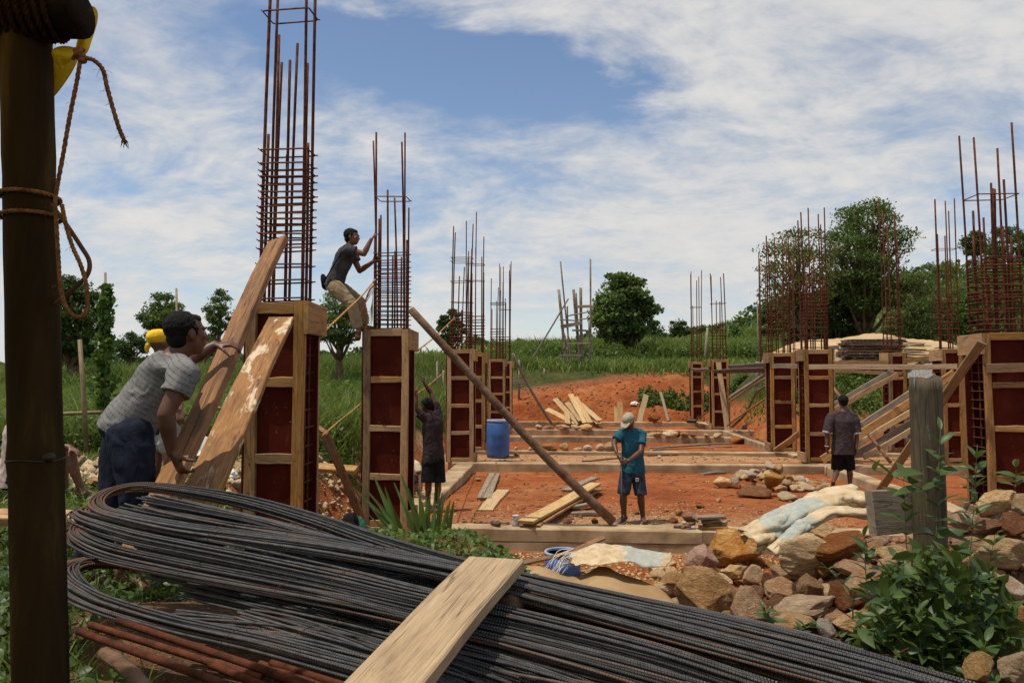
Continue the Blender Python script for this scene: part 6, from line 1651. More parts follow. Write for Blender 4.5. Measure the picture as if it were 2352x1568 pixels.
for (tx, ty, bx) in LB:
    b = P(bx + rs_.uniform(-12, 12), 1248, 8.0 + rs_.uniform(-.15, .15)); t = P(tx, ty, 8.0 + rs_.uniform(-.3, .3))
    b.z = tz(b.x, b.y) - .02
    m = b + (t - b) * .5 + Vector(((b.x - t.x) * .10, 0, .03))
    L0 = Vector(lroot.location)
    blade_obj(lroot, [b - L0, m - L0, t - L0], rs_.uniform(.034, .066))
for k in range(10):
    b = P(rs_.uniform(935, 1012), 1248, 8.0); b.z = tz(b.x, b.y); d = rs_.choice((-1, 1)) * rs_.uniform(.15, .4)
    L0 = Vector(lroot.location); blade_obj(lroot, [b - L0, b + Vector((d * .5, -.05, rs_.uniform(.15, .3))) - L0, b + Vector((d, -.15, rs_.uniform(0, .12))) - L0], .022, 'lemongrass')

# ------------------------------------------------------------------ sacks
def sack_surface(cs, nu, nv_, fold, seed):
    "cs: cross-section lists of world points from the lower to the upper edge"
    rows = [curve_pts(c, nv_) for c in cs]
    cols = [curve_pts([r_[j] for r_ in rows], nu) for j in range(nv_ + 1)]
    V = []; uv = []
    for i in range(nu + 1):
        for j in range(nv_ + 1):
            p = cols[j][i]; u, w = i / nu, j / nv_
            d = fold * (.5 - abs(math.sin(w * 9 + 2.2 * math.sin(u * 3.2 + seed) + 2 * mnoise.noise(Vector((u * 3, w * 2, seed))))) * .9 + .8 * mnoise.noise(Vector((u * 6, w * 4, seed))) - .7 * abs(mnoise.noise(Vector((u * 9, w * 7, seed + 4)))) + .25 * mnoise.noise(Vector((u * 25, w * 19, seed + 4))))
            V.append(tuple(p + Vector((0, -.6 * d, .8 * d)))); uv.append((u, w))
    F = [(i * (nv_ + 1) + j, (i + 1) * (nv_ + 1) + j, (i + 1) * (nv_ + 1) + j + 1, i * (nv_ + 1) + j + 1) for i in range(nu) for j in range(nv_)]
    return V, F, uv
def roll(path, aw, bw, nu, nv_, fold, seed, sc):
    "crumpled flattened roll of cloth along a path"
    pp = curve_pts(path, nu); V = []; uv = []
    for i in range(nu + 1):
        t = (pp[min(i + 1, nu)] - pp[max(i - 1, 0)]).normalized(); sd = t.cross(UP).normalized(); un = sd.cross(t)
        u = i / nu; A = aw[0] + (aw[1] - aw[0]) * u; B = bw[0] + (bw[1] - bw[0]) * u
        for j in range(nv_ + 1):
            w = j / nv_; a = math.pi * (1.12 - 1.62 * w)        # from the back edge over the top and round the front
            cr = abs(math.sin(w * 8 + 1.6 * math.sin(u * 5 + seed) + 2.2 * mnoise.noise(Vector((u * 4, w * 2, seed)))))
            vd = mnoise.voronoi(Vector((u * 6 + 1.5 * mnoise.noise(Vector((u * 3, w * 3, seed))), w * 3.2, seed)))[0]; vd2 = mnoise.voronoi(Vector((u * 15, w * 7, seed + 5)))[0]
            d = fold * (0.45 * mnoise.noise(Vector((u * 5, w * 3, seed))) - 0.7 * cr ** 6 + 1.1 * min(.5, vd[1] - vd[0]) + .5 * min(.4, vd2[1] - vd2[0]) - .4)
            rr = 1 + d
            V.append(tuple(pp[i] - sd * (-A * math.cos(a)) * rr + un * B * math.sin(a) * rr - sc)); uv.append((u, w))
    F = [(i * (nv_ + 1) + j, (i + 1) * (nv_ + 1) + j, (i + 1) * (nv_ + 1) + j + 1, i * (nv_ + 1) + j + 1) for i in range(nu) for j in range(nv_)]
    return V, F, uv
sc = P(1850, 1210, 5.2)
sk = thing('cement_sack', sc, 'folded cream and blue cement sack draped over the stone heap', 'sack', 'empty cement sacks')
V, F, uv = roll([P(1722, 1250, 5.15), P(1764, 1216, 5.2), P(1826, 1180, 5.25), P(1890, 1150, 5.3), P(1940, 1142, 5.35), P(1992, 1150, 5.4)], (.11, .17), (.070, .055), 84, 44, 0.42, 2, sc)
o = new_obj('folded_cloth', np_mesh('folded_cloth', V, F, True, uv), MATS['sack'], sk)
so = o.modifiers.new('sol', 'SOLIDIFY'); so.thickness = 0.007; so.offset = -1
V2, F2, uv2 = roll([P(1772, 1268, 5.0), P(1812, 1234, 5.02), P(1856, 1200, 5.05), P(1910, 1176, 5.1), P(1990, 1178, 5.15)], (.05, .10), (.03, .035), 64, 26, 0.5, 7, sc)
o = new_obj('folded_cloth', np_mesh('folded_cloth', V2, F2, True, uv2), MATS['sack'], sk); so = o.modifiers.new('sol', 'SOLIDIFY'); so.thickness = 0.007; so.offset = -1
V4, F4, uv4 = roll([P(1712, 1224, 5.55), P(1760, 1198, 5.6), P(1830, 1166, 5.65), P(1900, 1134, 5.6), P(1960, 1124, 5.6)], (.09, .12), (.02, .04), 54, 20, 0.5, 11, sc)
o = new_obj('folded_cloth', np_mesh('folded_cloth', V4, F4, True, [(min(1, a * .4 + .6), b) for a, b in uv4]), MATS['sack'], sk); so = o.modifiers.new('sol', 'SOLIDIFY'); so.thickness = 0.007; so.offset = -1
# worn lettering "ent" on the blue band of the sack
fc = bpy.data.curves.new('letters', 'FONT'); fc.body = 'ent'; fc.size = 1.0; fc.offset = 0.012
fo = bpy.data.objects.new('letters_tmp', fc); COL.objects.link(fo)
tm_ = bpy.data.meshes.new_from_object(fo.evaluated_get(bpy.context.evaluated_depsgraph_get())); bpy.data.objects.remove(fo)
bm = bmesh.new(); bm.from_mesh(tm_); bmesh.ops.triangulate(bm, faces=bm.faces[:])
Vn = np.array(V).reshape(85, 45, 3)
for v in bm.verts:
    u = 0.25 + v.co.x * 0.040; w = 0.54 - v.co.y * 0.085
    fi, fj = min(max(u, 0), .999) * 84, min(max(w, 0), .999) * 44; i, j = int(fi), int(fj); a, b = fi - i, fj - j
    q_ = (Vn[i, j] * (1 - a) * (1 - b) + Vn[i + 1, j] * a * (1 - b) + Vn[i, j + 1] * (1 - a) * b + Vn[i + 1, j + 1] * a * b)
    v.co = Vector(q_) + Vector((0, -.008, .006))
lm_ = bpy.data.meshes.new('lettering'); bm.to_mesh(lm_); bm.free(); bpy.data.meshes.remove(tm_)
new_obj('lettering', lm_, MATS['cloth_cream'], sk)
# sand heap and second sack in front of the beam
def mound(name, cx, cy, rx, ry, h, mat, label, cat, seed, n=40, pw=1.0, base=None, rough=0.03, ridge=None):
    V = []; F = []
    for i in range(n + 1):
        for j in range(n + 1):
            u, w = i / n * 2 - 1, j / n * 2 - 1
            x, y = cx + u * rx, cy + w * ry; r2 = min(1.0, u * u + w * w)
            hh = h * (1 - r2) ** pw * (1 + (.35 if pw > .5 else .10) * mnoise.noise(Vector((x * 1.3 / max(rx, .3) * 1.5, y, seed))))
            if ridge: hh *= ridge(u)
            V.append((x, y, (tz(x, y) if base is None else base) + hh - .05 * (r2 > .97) + rough * mnoise.noise(Vector((x * 5, y * 5, seed))) * (hh > .03) - .02))
    for i in range(n):
        for j in range(n):
            a = i * (n + 1) + j; F.append((a, a + n + 1, a + n + 2, a + 1))
    V = np.array(V) - np.array((cx, cy, 0))
    o = new_obj(name, np_mesh(name, V, F, True), MATS[mat]); o.location = (cx, cy, 0)
    return tag(o, label, cat)
mound('sand_pile', 0.88, 6.95, 0.95, 1.05, 0.56, 'sand', 'low brown sand pile in front of the nearest beam', 'sand pile', 3)
c3 = [[P(1312, 1268, 7.5), P(1306, 1282, 7.2), P(1322, 1300, 6.9)], [P(1370, 1248, 7.6), P(1372, 1264, 7.2), P(1376, 1294, 6.85)], [P(1425, 1252, 7.6), P(1430, 1266, 7.2), P(1436, 1290, 6.85)], [P(1480, 1262, 7.55), P(1488, 1276, 7.2), P(1480, 1300, 6.8)], [P(1540, 1272, 7.5), P(1544, 1280, 7.25), P(1530, 1298, 6.9)]]
sc2 = c3[2][1].copy()
V3, F3, uv3 = sack_surface([[p - sc2 for p in c] for c in c3], 60, 26, 0.032, 9)
sk2 = thing('cement_sack', sc2, 'flattened torn cement sack lying on the sand pile', 'sack', 'empty cement sacks')
V3 = [(v[0], v[1], max(v[2], tz(v[0] + sc2.x, v[1] + sc2.y) - sc2.z + .02)) for v in V3]
o = new_obj('cloth', np_mesh('cloth', V3, F3, True, [(1 - a * .9, b) for a, b in uv3]), MATS['sack'], sk2); so = o.modifiers.new('sol', 'SOLIDIFY'); so.thickness = 0.006
mb = MB(); rs_ = random.Random(3)
for k in range(20):
    a = P(1316 + rs_.uniform(-8, 12), 1270 + rs_.uniform(-12, 26), 7.15) - sc2; l = rs_.uniform(.1, .4)
    d = Vector((-1, -.4 + rs_.uniform(-.3, .3), -.5 + rs_.uniform(-.2, .35))).normalized()
    e_ = a + d * l * .8 + Vector((rs_.uniform(-.05, .05), rs_.uniform(-.06, .06), -l * .25)); mb.tube(curve_pts([a, a + d * l * .45 + Vector((0, rs_.uniform(-.03, .03), .025)), e_], 6), .0024, 4)
mb.build('frayed_threads', MATS['white_bag'], sk2, True)
o = tag(plank('plank', P(1185, 1302, 8.0), P(1388, 1238, 8.9), 0.055, 0.03, 'wood_brown', None, (0, -.7, 1), 0.02, 8), 'thin brown batten lying over the blue tub', 'plank', 'loose planks and braces')
for k, (a, b, w, lb) in enumerate([((1222, 1330), (1282, 1352), .16, 'split wooden slab left of the sand pile'), ((1228, 1345), (1276, 1358), .12, 'splinter lying under the split wooden slab'), ((1140, 1330), (1205, 1318), .06, 'thin offcut lying behind the pale board end')]):
    p, q_ = hit(*a), hit(*b); p.z += .03; q_.z += .03
    tag(plank('offcut', p, q_, w, .03, 'wood_pale', None, (0, -.3, 1), .01), lb, 'offcut')
for k, (vx, vy, lb) in enumerate([(1508, 1322, 'cut wooden block beside the stone heap, left'), (1535, 1308, 'cut wooden block beside the stone heap, right')]):
    p = hit(vx, vy); p.z += .06; tag(plank('wood_block', p - Vector((.06, .03, 0)), p + Vector((.06, .03, .03)), .13, .09, 'wood_pale', None, (.2, -.5, 1), 0, 2), lb, 'wood block')

# ------------------------------------------------------------------ barrels
def lathe(mb, prof, n=28, c=(0, 0, 0)):
    rings = [[(c[0] + r * math.cos(2 * math.pi * j / n), c[1] + r * math.sin(2 * math.pi * j / n), c[2] + z) for j in range(n)] for r, z in prof]
    mb.quadgrid(rings)
dx_ = X_at(1144, 19.0); dr = thing('plastic_drum', (dx_, 19.0, tz(dx_, 19.0)), 'blue plastic drum standing between the left columns', 'drum')
z0 = 0.0
mb = MB(); lathe(mb, [(.26, 0), (.285, .02), (.29, .10), (.297, .30), (.300, .33), (.297, .36), (.297, .56), (.300, .59), (.296, .62), (.29, .84), (.27, .90), (.255, .915), (.0, .915)]); mb.build('body', MATS['blue_plastic'], dr, True)
mb = MB(); lathe(mb, [(.262, .905), (.285, .905), (.29, .93), (.285, .955), (.262, .955), (.255, .93), (.262, .905)]); mb.build('rim', MATS['blue_rim'], dr, True)
mb = MB(); lathe(mb, [(.045, 0), (.045, .03), (0.001, .032)], 12, (.12, -.1, .915)); lathe(mb, [(.045, 0), (.045, .03), (0.001, .032)], 12, (-.12, .1, .915)); mb.build('bung', MATS['blue_rim'], [c for c in dr.children if c.name.startswith('body')][0], True)
tb = thing('blue_tub', (X_at(1291, 8.75), 8.75, -.33), 'cut-down blue barrel used as a water tub before the beam', 'tub')
mb = MB(); lathe(mb, [(.18, 0), (.205, .02), (.21, .29), (.196, .29), (.19, .03), (.001, .03)]); mb.build('wall', MATS['blue_plastic'], tb, True)
mb = MB(); lathe(mb, [(.192, .28), (.214, .28), (.218, .295), (.214, .31), (.192, .31), (.188, .295), (.192, .28)]); mb.build('rim', MATS['blue_rim'], tb, True)
mb = MB(); lathe(mb, [(.19, .2), (.189, .22), (.001, .222)]); mb.build('water', MATS['dark_water'], tb, True)

# ------------------------------------------------------------------ small things on the front beam and the earth
def on_beam(vx): 
    x = X_at(vx, 10.05); y = 10.12 - math.tan(GA) * x; return Vector((X_at(vx, y - .03), y - .03, 0.0))
h0 = on_beam(1140); hm = thing('hammer', h0, 'hammer with a wooden handle lying on the nearest beam', 'hammer')
mb = MB(); mb.tube([(-.02, -.03, .036), (.12, .06, .022), (.17, .09, .018)], [.014, .013, .017], 8); mb.build('handle', MATS['wood_brown'], hm, True)
mb = MB(); mb.tube([(-.065, .03, .036), (-.03, .0, .036), (-.015, -.03, .036), (.03, -.07, .036), (.045, -.085, .036)], [.030, .033, .028, .033, .034], 8); mb.build('head', MATS['iron_dark'], hm, True)
t0 = on_beam(1184); tn = thing('tin_can', t0, 'dented grey tin can standing on the nearest beam', 'tin can')
mb = MB(); lathe(mb, [(.046, 0), (.048, .004), (.047, .05), (.045, .07), (.048, .14), (.050, .145), (.046, .145), (.044, .02), (.001, .02)], 20); mb.build('body', MATS['tin'], tn, True)
mb = MB(); lathe(mb, [(.0475, .10), (.0495, .103), (.0475, .106)], 20); mb.build('bead', MATS['tin'], tn, True)
b0 = hit(1190, 1075, 9); bt = thing('plastic_bottle', b0 + Vector((0, 0, .035)), 'clear plastic bottle lying on red earth by the second beam', 'bottle')
mb = MB(); pr = [(.0, .001), (.032, .004), (.034, .05), (.030, .07), (.034, .09), (.034, .17), (.016, .215), (.014, .24), (.001, .241)]
rings = [[(z - .12, r * math.cos(a), r * math.sin(a)) for a in [2 * math.pi * j / 14 for j in range(14)]] for z, r in [(.0, .001), (.004, .032), (.05, .034), (.07, .030), (.09, .034), (.17, .034), (.215, .016), (.235, .014)]]
mb.quadgrid(rings); mb.build('body', MATS['bottle_plastic'], bt, True)
mb = MB(); mb.tube([(.115, 0, 0), (.14, 0, 0)], .017, 10); mb.build('cap', MATS['bottle_blue'], bt, True)
mb = MB(); mb.tube([(-.04, 0, 0), (.03, 0, 0)], .0355, 14, False); mb.build('paper_band', MATS['bottle_blue'], bt, True)
w0 = on_beam(1568); tl = thing('tool_bundle', w0, 'small heap of worn tools and rope on the nearest beam', 'tools')
mb = MB(); mb.tube([(-.14, .02, .02), (.0, -.03, .035), (.08, -.05, .03)], [.016, .02, .018], 8); mb.build('handle', MATS['wood_dark'], tl, True)
mb = MB(); mb.tube([(-.05, -.06, .018), (.06, .03, .05), (.15, .06, .05)], [.014, .02, .022], 8); mb.build('handle', MATS['wood_brown'], tl, True)
mb = MB(); mb.tube(curve_pts([(-.1, -.02, .03), (.0, .05, .02), (.08, .0, .015), (.02, -.06, .012), (.14, -.06, .012)], 20), .010, 6); mb.build('cord', MATS['blue_plastic'], tl, True)
mb = MB(); mb.ball((.0, .02, .07), (.035, .028, .024)); mb.build('stone_weight', MATS['rock_white'], tl, True)
for k, (dx, dy, z, L_, w_, t_, lb, m_) in enumerate([(0, 0, .018, .38, .14, .035, 'lowest offcut of the stack on the nearest beam', 'wood_frame'), (.02, .02, .056, .30, .12, .035, 'second offcut of the stack on the nearest beam', 'wood_brown'), (-.03, .0, .098, .24, .12, .045, 'third offcut of the stack on the nearest beam', 'wood_dark'), (-.05, .03, .15, .40, .17, .035, 'top offcut of the stack on the nearest beam', 'wood_grey')]):
    c = on_beam(1634) + Vector((dx, dy, z)); d = Vector((1, (-.1, .15, .05, .2)[k], 0)).normalized() * L_ / 2
    tag(plank('offcut', c - d, c + d, w_, t_, m_, None, (0, 0, 1), .002, 3), lb, 'offcut', 'offcut stack on the beam')
pn = thing('head_pan', hit(1588, 984, 20) + Vector((0, 0, .25)), 'shallow metal pan lying by the farthest right shutters', 'pan')
mb = MB(); lathe(mb, [(.18, 0), (.27, .10), (.285, .105), (.265, .10), (.17, .012), (.001, .012)], 20); mb.build('bowl', MATS['iron_dark'], pn, True)
mb = MB(); mb.tube([(.2, 0, .1), (.35, .1, .3)], .02, 6); mb.build('handle', MATS['rust'], pn, True)
pn2 = thing('head_pan', hit(446, 1062, 4) + Vector((0, 0, .02)), 'grey metal pan lying behind the leaning planks', 'pan')
mb = MB(); lathe(mb, [(.14, 0), (.22, .16), (.235, .165), (.22, .17), (.13, .012), (.001, .012)], 24); o = mb.build('bowl', MATS['tin'], pn2, True); o.rotation_euler = (.5, .3, 0); o.location.z = .08
def crumple(name, p, r, mat, label, seed, cat='bag'):
    bm_ = bmesh.new(); bmesh.ops.create_icosphere(bm_, subdivisions=4, radius=1)
    for v in bm_.verts:
        n_ = mnoise.fractal(v.co * 2.2 + Vector((seed, 0, 0)), .8, 2, 4); v.co = Vector((v.co.x * r[0], v.co.y * r[1], v.co.z * r[2])) * (1 + .5 * n_)
        if v.co.z < -r[2] * .5: v.co.z = -r[2] * .5
    me = bpy.data.meshes.new(name); bm_.to_mesh(me); bm_.free()
    for f_2 in me.polygons: f_2.use_smooth = True
    o = new_obj(name, me, MATS[mat]); o.location = p
    return tag(o, label, cat)
crumple('plastic_bag', hit(513, 1098, 5) + Vector((0, 0, .04)), (.13, .1, .07), 'white_bag', 'crumpled white plastic bag in the grass beside the shutter', 4)
crumple('plastic_bag', hit(488, 1104, 5) + Vector((0, 0, .03)), (.09, .07, .045), 'bottle_blue', 'scrap of blue plastic beside the crumpled white bag', 6)
crumple('plastic_bag', hit(1458, 930, 30) + Vector((0, 0, .05)), (.18, .12, .10), 'white_bag', 'scrap of white plastic on the far red bank', 5)
crumple('plastic_bag', hit(10, 1122, 4.5) + Vector((0, 0, .08)), (.24, .2, .2), 'sack', 'pale sack beside the seated person at the left edge', 7, 'sack')

# ------------------------------------------------------------------ ropes on the columns
def coir(ctrl, r, label, **kw): return twist_rope('rope', ctrl, r, 'rope_coir', label, **kw)
coir([(738, 768, 6.9), (790, 718, 8.2), (830, 680, 9.4), (862, 642, 10.15)], 0.011, 'straw-coloured rope stretched from the nearest shutter up to the climber cage', fray=20, seg=80)
rp = coir([(858, 655, 10.1), (848, 668, 10.08), (838, 700, 10.1), (846, 730, 10.1), (840, 752, 10.1), (834, 770, 10.1)], 0.010, 'knotted rope end dangling behind the climbing man', fray=50, seg=60)
for k in range(6):
    pts_l = [P(858 + 2 * k % 5, 652 + 3 * k, 10.1), P(846 - 3 * k, 672 + 8 * k, 10.06), P(836 - 2 * k, 700 + 9 * k, 10.05), P(848 + k, 716 + 6 * k, 10.1), P(856, 690 - 4 * k, 10.12)]
    mb = MB(); mb.tube([q_ - Vector(rp.location) for q_ in curve_pts(pts_l, 24)], .0035, 4); mb.build('loose_strand', MATS['rope_coir'], rp, True)
coir([(958, 806, 10.5), (1000, 772, 13.0), (1042, 732, 17.3)], 0.012, 'straw-coloured rope from the climber shutter to the next cage', seg=60)
coir([(740, 1000, 7.0), (790, 958, 9.0), (832, 925, 10.3)], 0.008, 'rope running low from the nearest shutter to the climber shutter', seg=60)
coir([(955, 905, 10.4), (990, 880, 13), (1022, 852, 17)], 0.008, 'thin rope behind the raised arms of the dark shirted man', seg=40)

# ------------------------------------------------------------------ timber tower on the green slope
def z7(px, py): return 976.2 + px * .2746, 545.5 + py * .2746
TY = 42.0
tw = thing('timber_tower', (X_at(1325, TY), TY, tz(X_at(1325, TY), TY)), 'rickety tower of poles and planks on the green slope', 'scaffold')
def tpole(a, b, r, dy=0, mat='pole_grey', name='pole'):
    p, q_ = P(*z7(*a), TY + dy), P(*z7(*b), TY + dy)
    q_.z = min(q_.z, 99); mb = MB(); L0 = Vector(tw.location)
    mb.tube([x - L0 for x in curve_pts([p, (p + q_) / 2 + Vector((rnd.uniform(-.05, .05), 0, 0)), q_], 6)], r, 6); mb.build(name, MATS[mat], tw, True)
for a, b, r, dy in [((1118, 435), (1185, 1210), .09, -.4), ((1133, 200), (1240, 1190), .05, .5), ((1242, 435), (1320, 1200), .09, .4), ((1302, 420), (1325, 1180), .09, -.3), ((1383, 182), (1385, 1240), .055, -.2), ((1265, 465), (1300, 1180), .05, .6), ((1190, 575), (1200, 1180), .05, .6), ((1200, 510), (795, 1180), .05, -.6), ((1370, 690), (1372, 1200), .05, .6), ((1160, 800), (1165, 940), .09, -.45)]: tpole(a, b, r, dy)
def tplank(a, b, w, dy): plank('rail', P(*z7(*a), TY + dy), P(*z7(*b), TY + dy), w, .06, 'wood_grey', tw, (0, -1, .1), .01)
for a, b, w, dy in [((1135, 748), (1312, 712), .2, -.5), ((1270, 578), (1410, 574), .16, -.4), ((1230, 775), (1362, 778), .1, .3), ((1120, 985), (1312, 985), .1, -.5), ((1260, 1065), (1372, 1064), .12, .2), ((1315, 1108), (1396, 1108), .1, -.35)]: tplank(a, b, w, dy)
for a, b in [((1125, 685), (1282, 697)), ((1195, 655), (1376, 620)), ((1180, 890), (1386, 885)), ((1282, 690), (1376, 672))]: tpole(a, b, .04, -.45, 'pole_grey', 'rail')

# ------------------------------------------------------------------ stakes, fence bits, vine pole
def stake(vx, vt, vb, Y, r, label, lean=0, mat='pole_grey', cross=None):
    p, t = P(vx, vb, Y), P(vx + lean, vt, Y); g = min(tz(p.x, p.y), p.z) - .1; p.z = g
    rt = thing('stake', p, label, 'stake', 'stakes and setting-out posts'); mb = MB(); mb.tube([Vector((0, 0, 0)), (t - p) / 2 + Vector((.01, 0, 0)), t - p], [r, r * .95, r * .8], 6); mb.build('shaft', MATS[mat], rt, True)
    for (a, b, w) in (cross or []): plank('crosspiece', P(*a, Y - .06), P(*b, Y - .06), w, .03, 'wood_grey', rt, (0, -1, 0))
stake(1192, 826, 905, 36, .06, 'setting-out stake with a crosspiece right of the farthest left shutter', 0, 'pole_grey', [((1178, 877), (1216, 876), .2)])
stake(1004, 830, 905, 30, .05, 'setting-out stake with a crosspiece behind the raised arms', 0, 'pole_grey', [((990, 872), (1014, 868), .14)])
stake(1018, 850, 915, 30, .04, 'bare stake behind the raised arms')
stake(1250, 845, 880, 40, .06, 'short stake in the grass left of the timber tower')
stake(1740, 830, 870, 32, .10, 'thick grey stake left of the middle right shutters', 0)
stake(1742, 690, 835, 34, .03, 'thin bare branch standing above the thick grey stake', -3)
stake(1617, 752, 835, 44, .09, 'leaning grey stake between the two farthest right cages', 8)
stake(1914, 795, 838, 27.5, .05, 'T-shaped stake in front of the big sand heap', 0, 'pole_grey', [((1901, 799), (1927, 797), .14)])
stake(1545, 850, 880, 40, .05, 'small stake on the crest of the red spoil')
stake(203, 780, 945, 10.8, .035, 'leaning bamboo stake in the tall grass beside the post', -20, 'bamboo_dry')
stake(413, 662, 800, 20, .035, 'bamboo stake rising above the tree behind the headscarf', -8, 'bamboo_dry')
for (a, b, lb) in [((120, 951, 10.9), (236, 946, 11.2), 'bamboo rail lying level in the grass by the bamboo post'), ((470, 939, 11.2), (508, 937, 11.3), 'bit of bamboo rail seen between the planks')]:
    vpole([a, tuple((x + y) / 2 for x, y in zip(a, b)), b], (.028, .026), 'bamboo_dry', lb, 'bamboo_rail', 'rail', 'bamboo rails')
vp = thing('vine_pole', (X_at(240, 13), 13.0, tz(X_at(240, 13), 13)), 'slim pole wrapped in a bright green vine at left', 'vine')
mb = MB(); tp_ = P(242, 626, 13.0) - Vector(vp.location); mb.tube([Vector((0, 0, 0)), tp_ * .5 + Vector((.02, 0, 0)), tp_], [.03, .027, .02], 6); mb.build('pole', MATS['bamboo_dry'], vp, True)
rs = np.random.RandomState(12); n_ = 1050; zt = (P(242, 655, 13.0).z - vp.location.z)
t_ = rs.uniform(0, 1, n_) ** .9; r_v = (0.03 + .17 * rs.uniform(0, 1, n_)) * (1.35 - .85 * t_) * (1 + .35 * np.sin(t_ * 23) + .2 * np.sin(t_ * 51)); a_ = rs.uniform(0, 6.28, n_)
C_ = np.stack([r_v * np.cos(a_) + .02 * np.sin(9 * t_), r_v * np.sin(a_), t_ * zt], 1)
v_, f_ = leaf_cards(rs, C_, .105, .85, .4, .5); new_obj('vine_leaves', np_mesh('vine_leaves', v_, f_), MATS['vine_leaf'], vp)

# ------------------------------------------------------------------ right-hand terrace: sand, gravel, pallets
mound('sand_heap', 16.4, 34.0, 5.0, 2.6, 1.82, 'sand_heap', 'long pale sand heap on the right-hand terrace', 'sand heap', 5, 60, .38, 2.1, .06, lambda u: .965 + .035 * math.sin(u * 11 + 1.2))
mound('gravel_heap', 17.3, 29.4, 1.9, 1.3, .75, 'gravel_grey', 'grey gravel heap behind the thin right-hand shutters', 'gravel heap', 6, 36, .9, 2.0, .08)
py0 = 29.2; px0 = X_at(1950, py0); pzb = Z_at(833, py0)
rs_ = random.Random(5)
for k in range(8):
    z = pzb + k * .118; dx = rs_.uniform(-.12, .12); w_ = 2.2 if k > 1 else 1.9
    rt = thing('pallet', (px0 + dx, py0, z), 'wooden pallet number %s from the ground in the stack before the sand heap' % ('one two three four five six seven eight'.split()[k]), 'pallet', 'stack of pallets')
    L0 = Vector(rt.location)
    for lev in (0.0, .082):
        for j in range(4):
            y = j * .3; c0 = L0 + Vector((rs_.uniform(-.06, .02), y, lev + .012)); c1 = c0 + Vector((w_ + rs_.uniform(-.1, .1), rs_.uniform(-.03, .03), rs_.uniform(-.01, .01)))
            plank('deck_board', c0, c1, .16, .022, 'wood_dark' if (k + j) % 3 else 'wood_grey', rt, (0, 0, 1), .006, 3)
    for j in range(5):
        x = .06 + j * (w_ - .15) / 4; plank('block', L0 + Vector((x, -.03, .053)), L0 + Vector((x, .95, .053)), .09, .05, 'wood_dark', rt, (0, 0, 1), 0, 1)
for k in range(16):
    a = Vector((px0 + 2.0 + rs_.uniform(-.3, .3), py0 - .1 + rs_.uniform(0, .9), pzb + .10 + (k % 9) * .10)); b = a + Vector((rs_.uniform(.9, 1.5), rs_.uniform(-.2, .2), rs_.uniform(-.12, .03)))
    tag(plank('plank', a, b, .14, .03, 'wood_dark' if k % 3 else 'wood_grey', None, (0, 0, 1), .01, 3), 'dark old board jutting from the right of the pallet stack', 'plank', 'old boards beside the pallets')
# ------------------------------------------------------------------ people
def solid(mb, name, mat, parent, voxel, smooth=4, disp=0.0, seed=0, sub=False, uvf=None):
    "melt overlapping closed shapes into one continuous surface"
    me = bpy.data.meshes.new('tmp'); me.from_pydata(mb.v, [], mb.f); me.update()
    o = bpy.data.objects.new('tmp', me); COL.objects.link(o)
    m = o.modifiers.new('r', 'REMESH'); m.mode = 'VOXEL'; m.voxel_size = voxel; m.use_smooth_shade = True
    if smooth:
        s = o.modifiers.new('s', 'SMOOTH'); s.factor = 0.5; s.iterations = smooth
    dg = bpy.context.evaluated_depsgraph_get()
    nm = bpy.data.meshes.new_from_object(o.evaluated_get(dg))
    bpy.data.objects.remove(o); bpy.data.meshes.remove(me)
    n = len(nm.vertices); co = np.zeros(n * 3); nm.vertices.foreach_get('co', co); co = co.reshape(-1, 3)
    if disp:
        no = np.zeros(n * 3); nm.vertices.foreach_get('normal', no); no = no.reshape(-1, 3)
        d = np.array([mnoise.noise(Vector((p[0] * 9 + seed, p[1] * 9, p[2] * 5))) + .6 * mnoise.noise(Vector((p[0] * 20, p[1] * 20 + seed, p[2] * 14 + 4 * mnoise.noise(Vector(p) * 6)))) for p in co])
        co = co + no * (d * disp)[:, None]
        nm.vertices.foreach_set('co', co.ravel())
    if uvf is not None:
        uv = np.array([uvf(Vector(p)) for p in co], dtype=np.float32)
        l = nm.uv_layers.new(name='UVMap'); idx = np.zeros(len(nm.loops), dtype=np.int32); nm.loops.foreach_get('vertex_index', idx)
        l.data.foreach_set('uv', uv[idx].ravel())
    nm.polygons.foreach_set('use_smooth', np.ones(len(nm.polygons), dtype=bool))
    nm.name = name; nm.materials.clear()
    return new_obj(name, nm, MATS[mat], parent)
def cap(mb, p0, p1, r0, r1, n=12, flat0=False, flat1=False):
    p0, p1 = Vector(p0), Vector(p1); d = p1 - p0
    if d.length < 1e-6: return
    d.normalize(); pts = []; rr = []
    if not flat0:
        for k in range(4): a = math.pi / 2 * k / 4; pts.append(p0 - d * r0 * math.cos(a)); rr.append(max(r0 * math.sin(a), r0 * .02))
    pts.append(p0); rr.append(r0); pts.append(p1); rr.append(r1)
    if not flat1:
        for k in range(3, -1, -1): a = math.pi / 2 * k / 4; pts.append(p1 + d * r1 * math.cos(a)); rr.append(max(r1 * math.sin(a), r1 * .02))
    mb.tube(pts, rr, n)
def chain(mb, pts, rads, flat0=False, flat1=False, n=12):
    for i in range(len(pts) - 1): cap(mb, pts[i], pts[i + 1], rads[i], rads[i + 1], n, flat0 and i == 0, flat1 and i == len(pts) - 2)
def loft(mb, secs, n=20):
    "secs: (centre, lateral vector, forward vector) ellipses"
    rings = []
    for c, a, b in secs:
        rings.append([tuple(Vector(c) + a * math.cos(t) * (abs(math.cos(t)) ** -.15 if abs(math.cos(t)) > .05 else 1) + b * math.sin(t)) for t in [2 * math.pi * j / n for j in range(n)]])
    mb.quadgrid(rings)
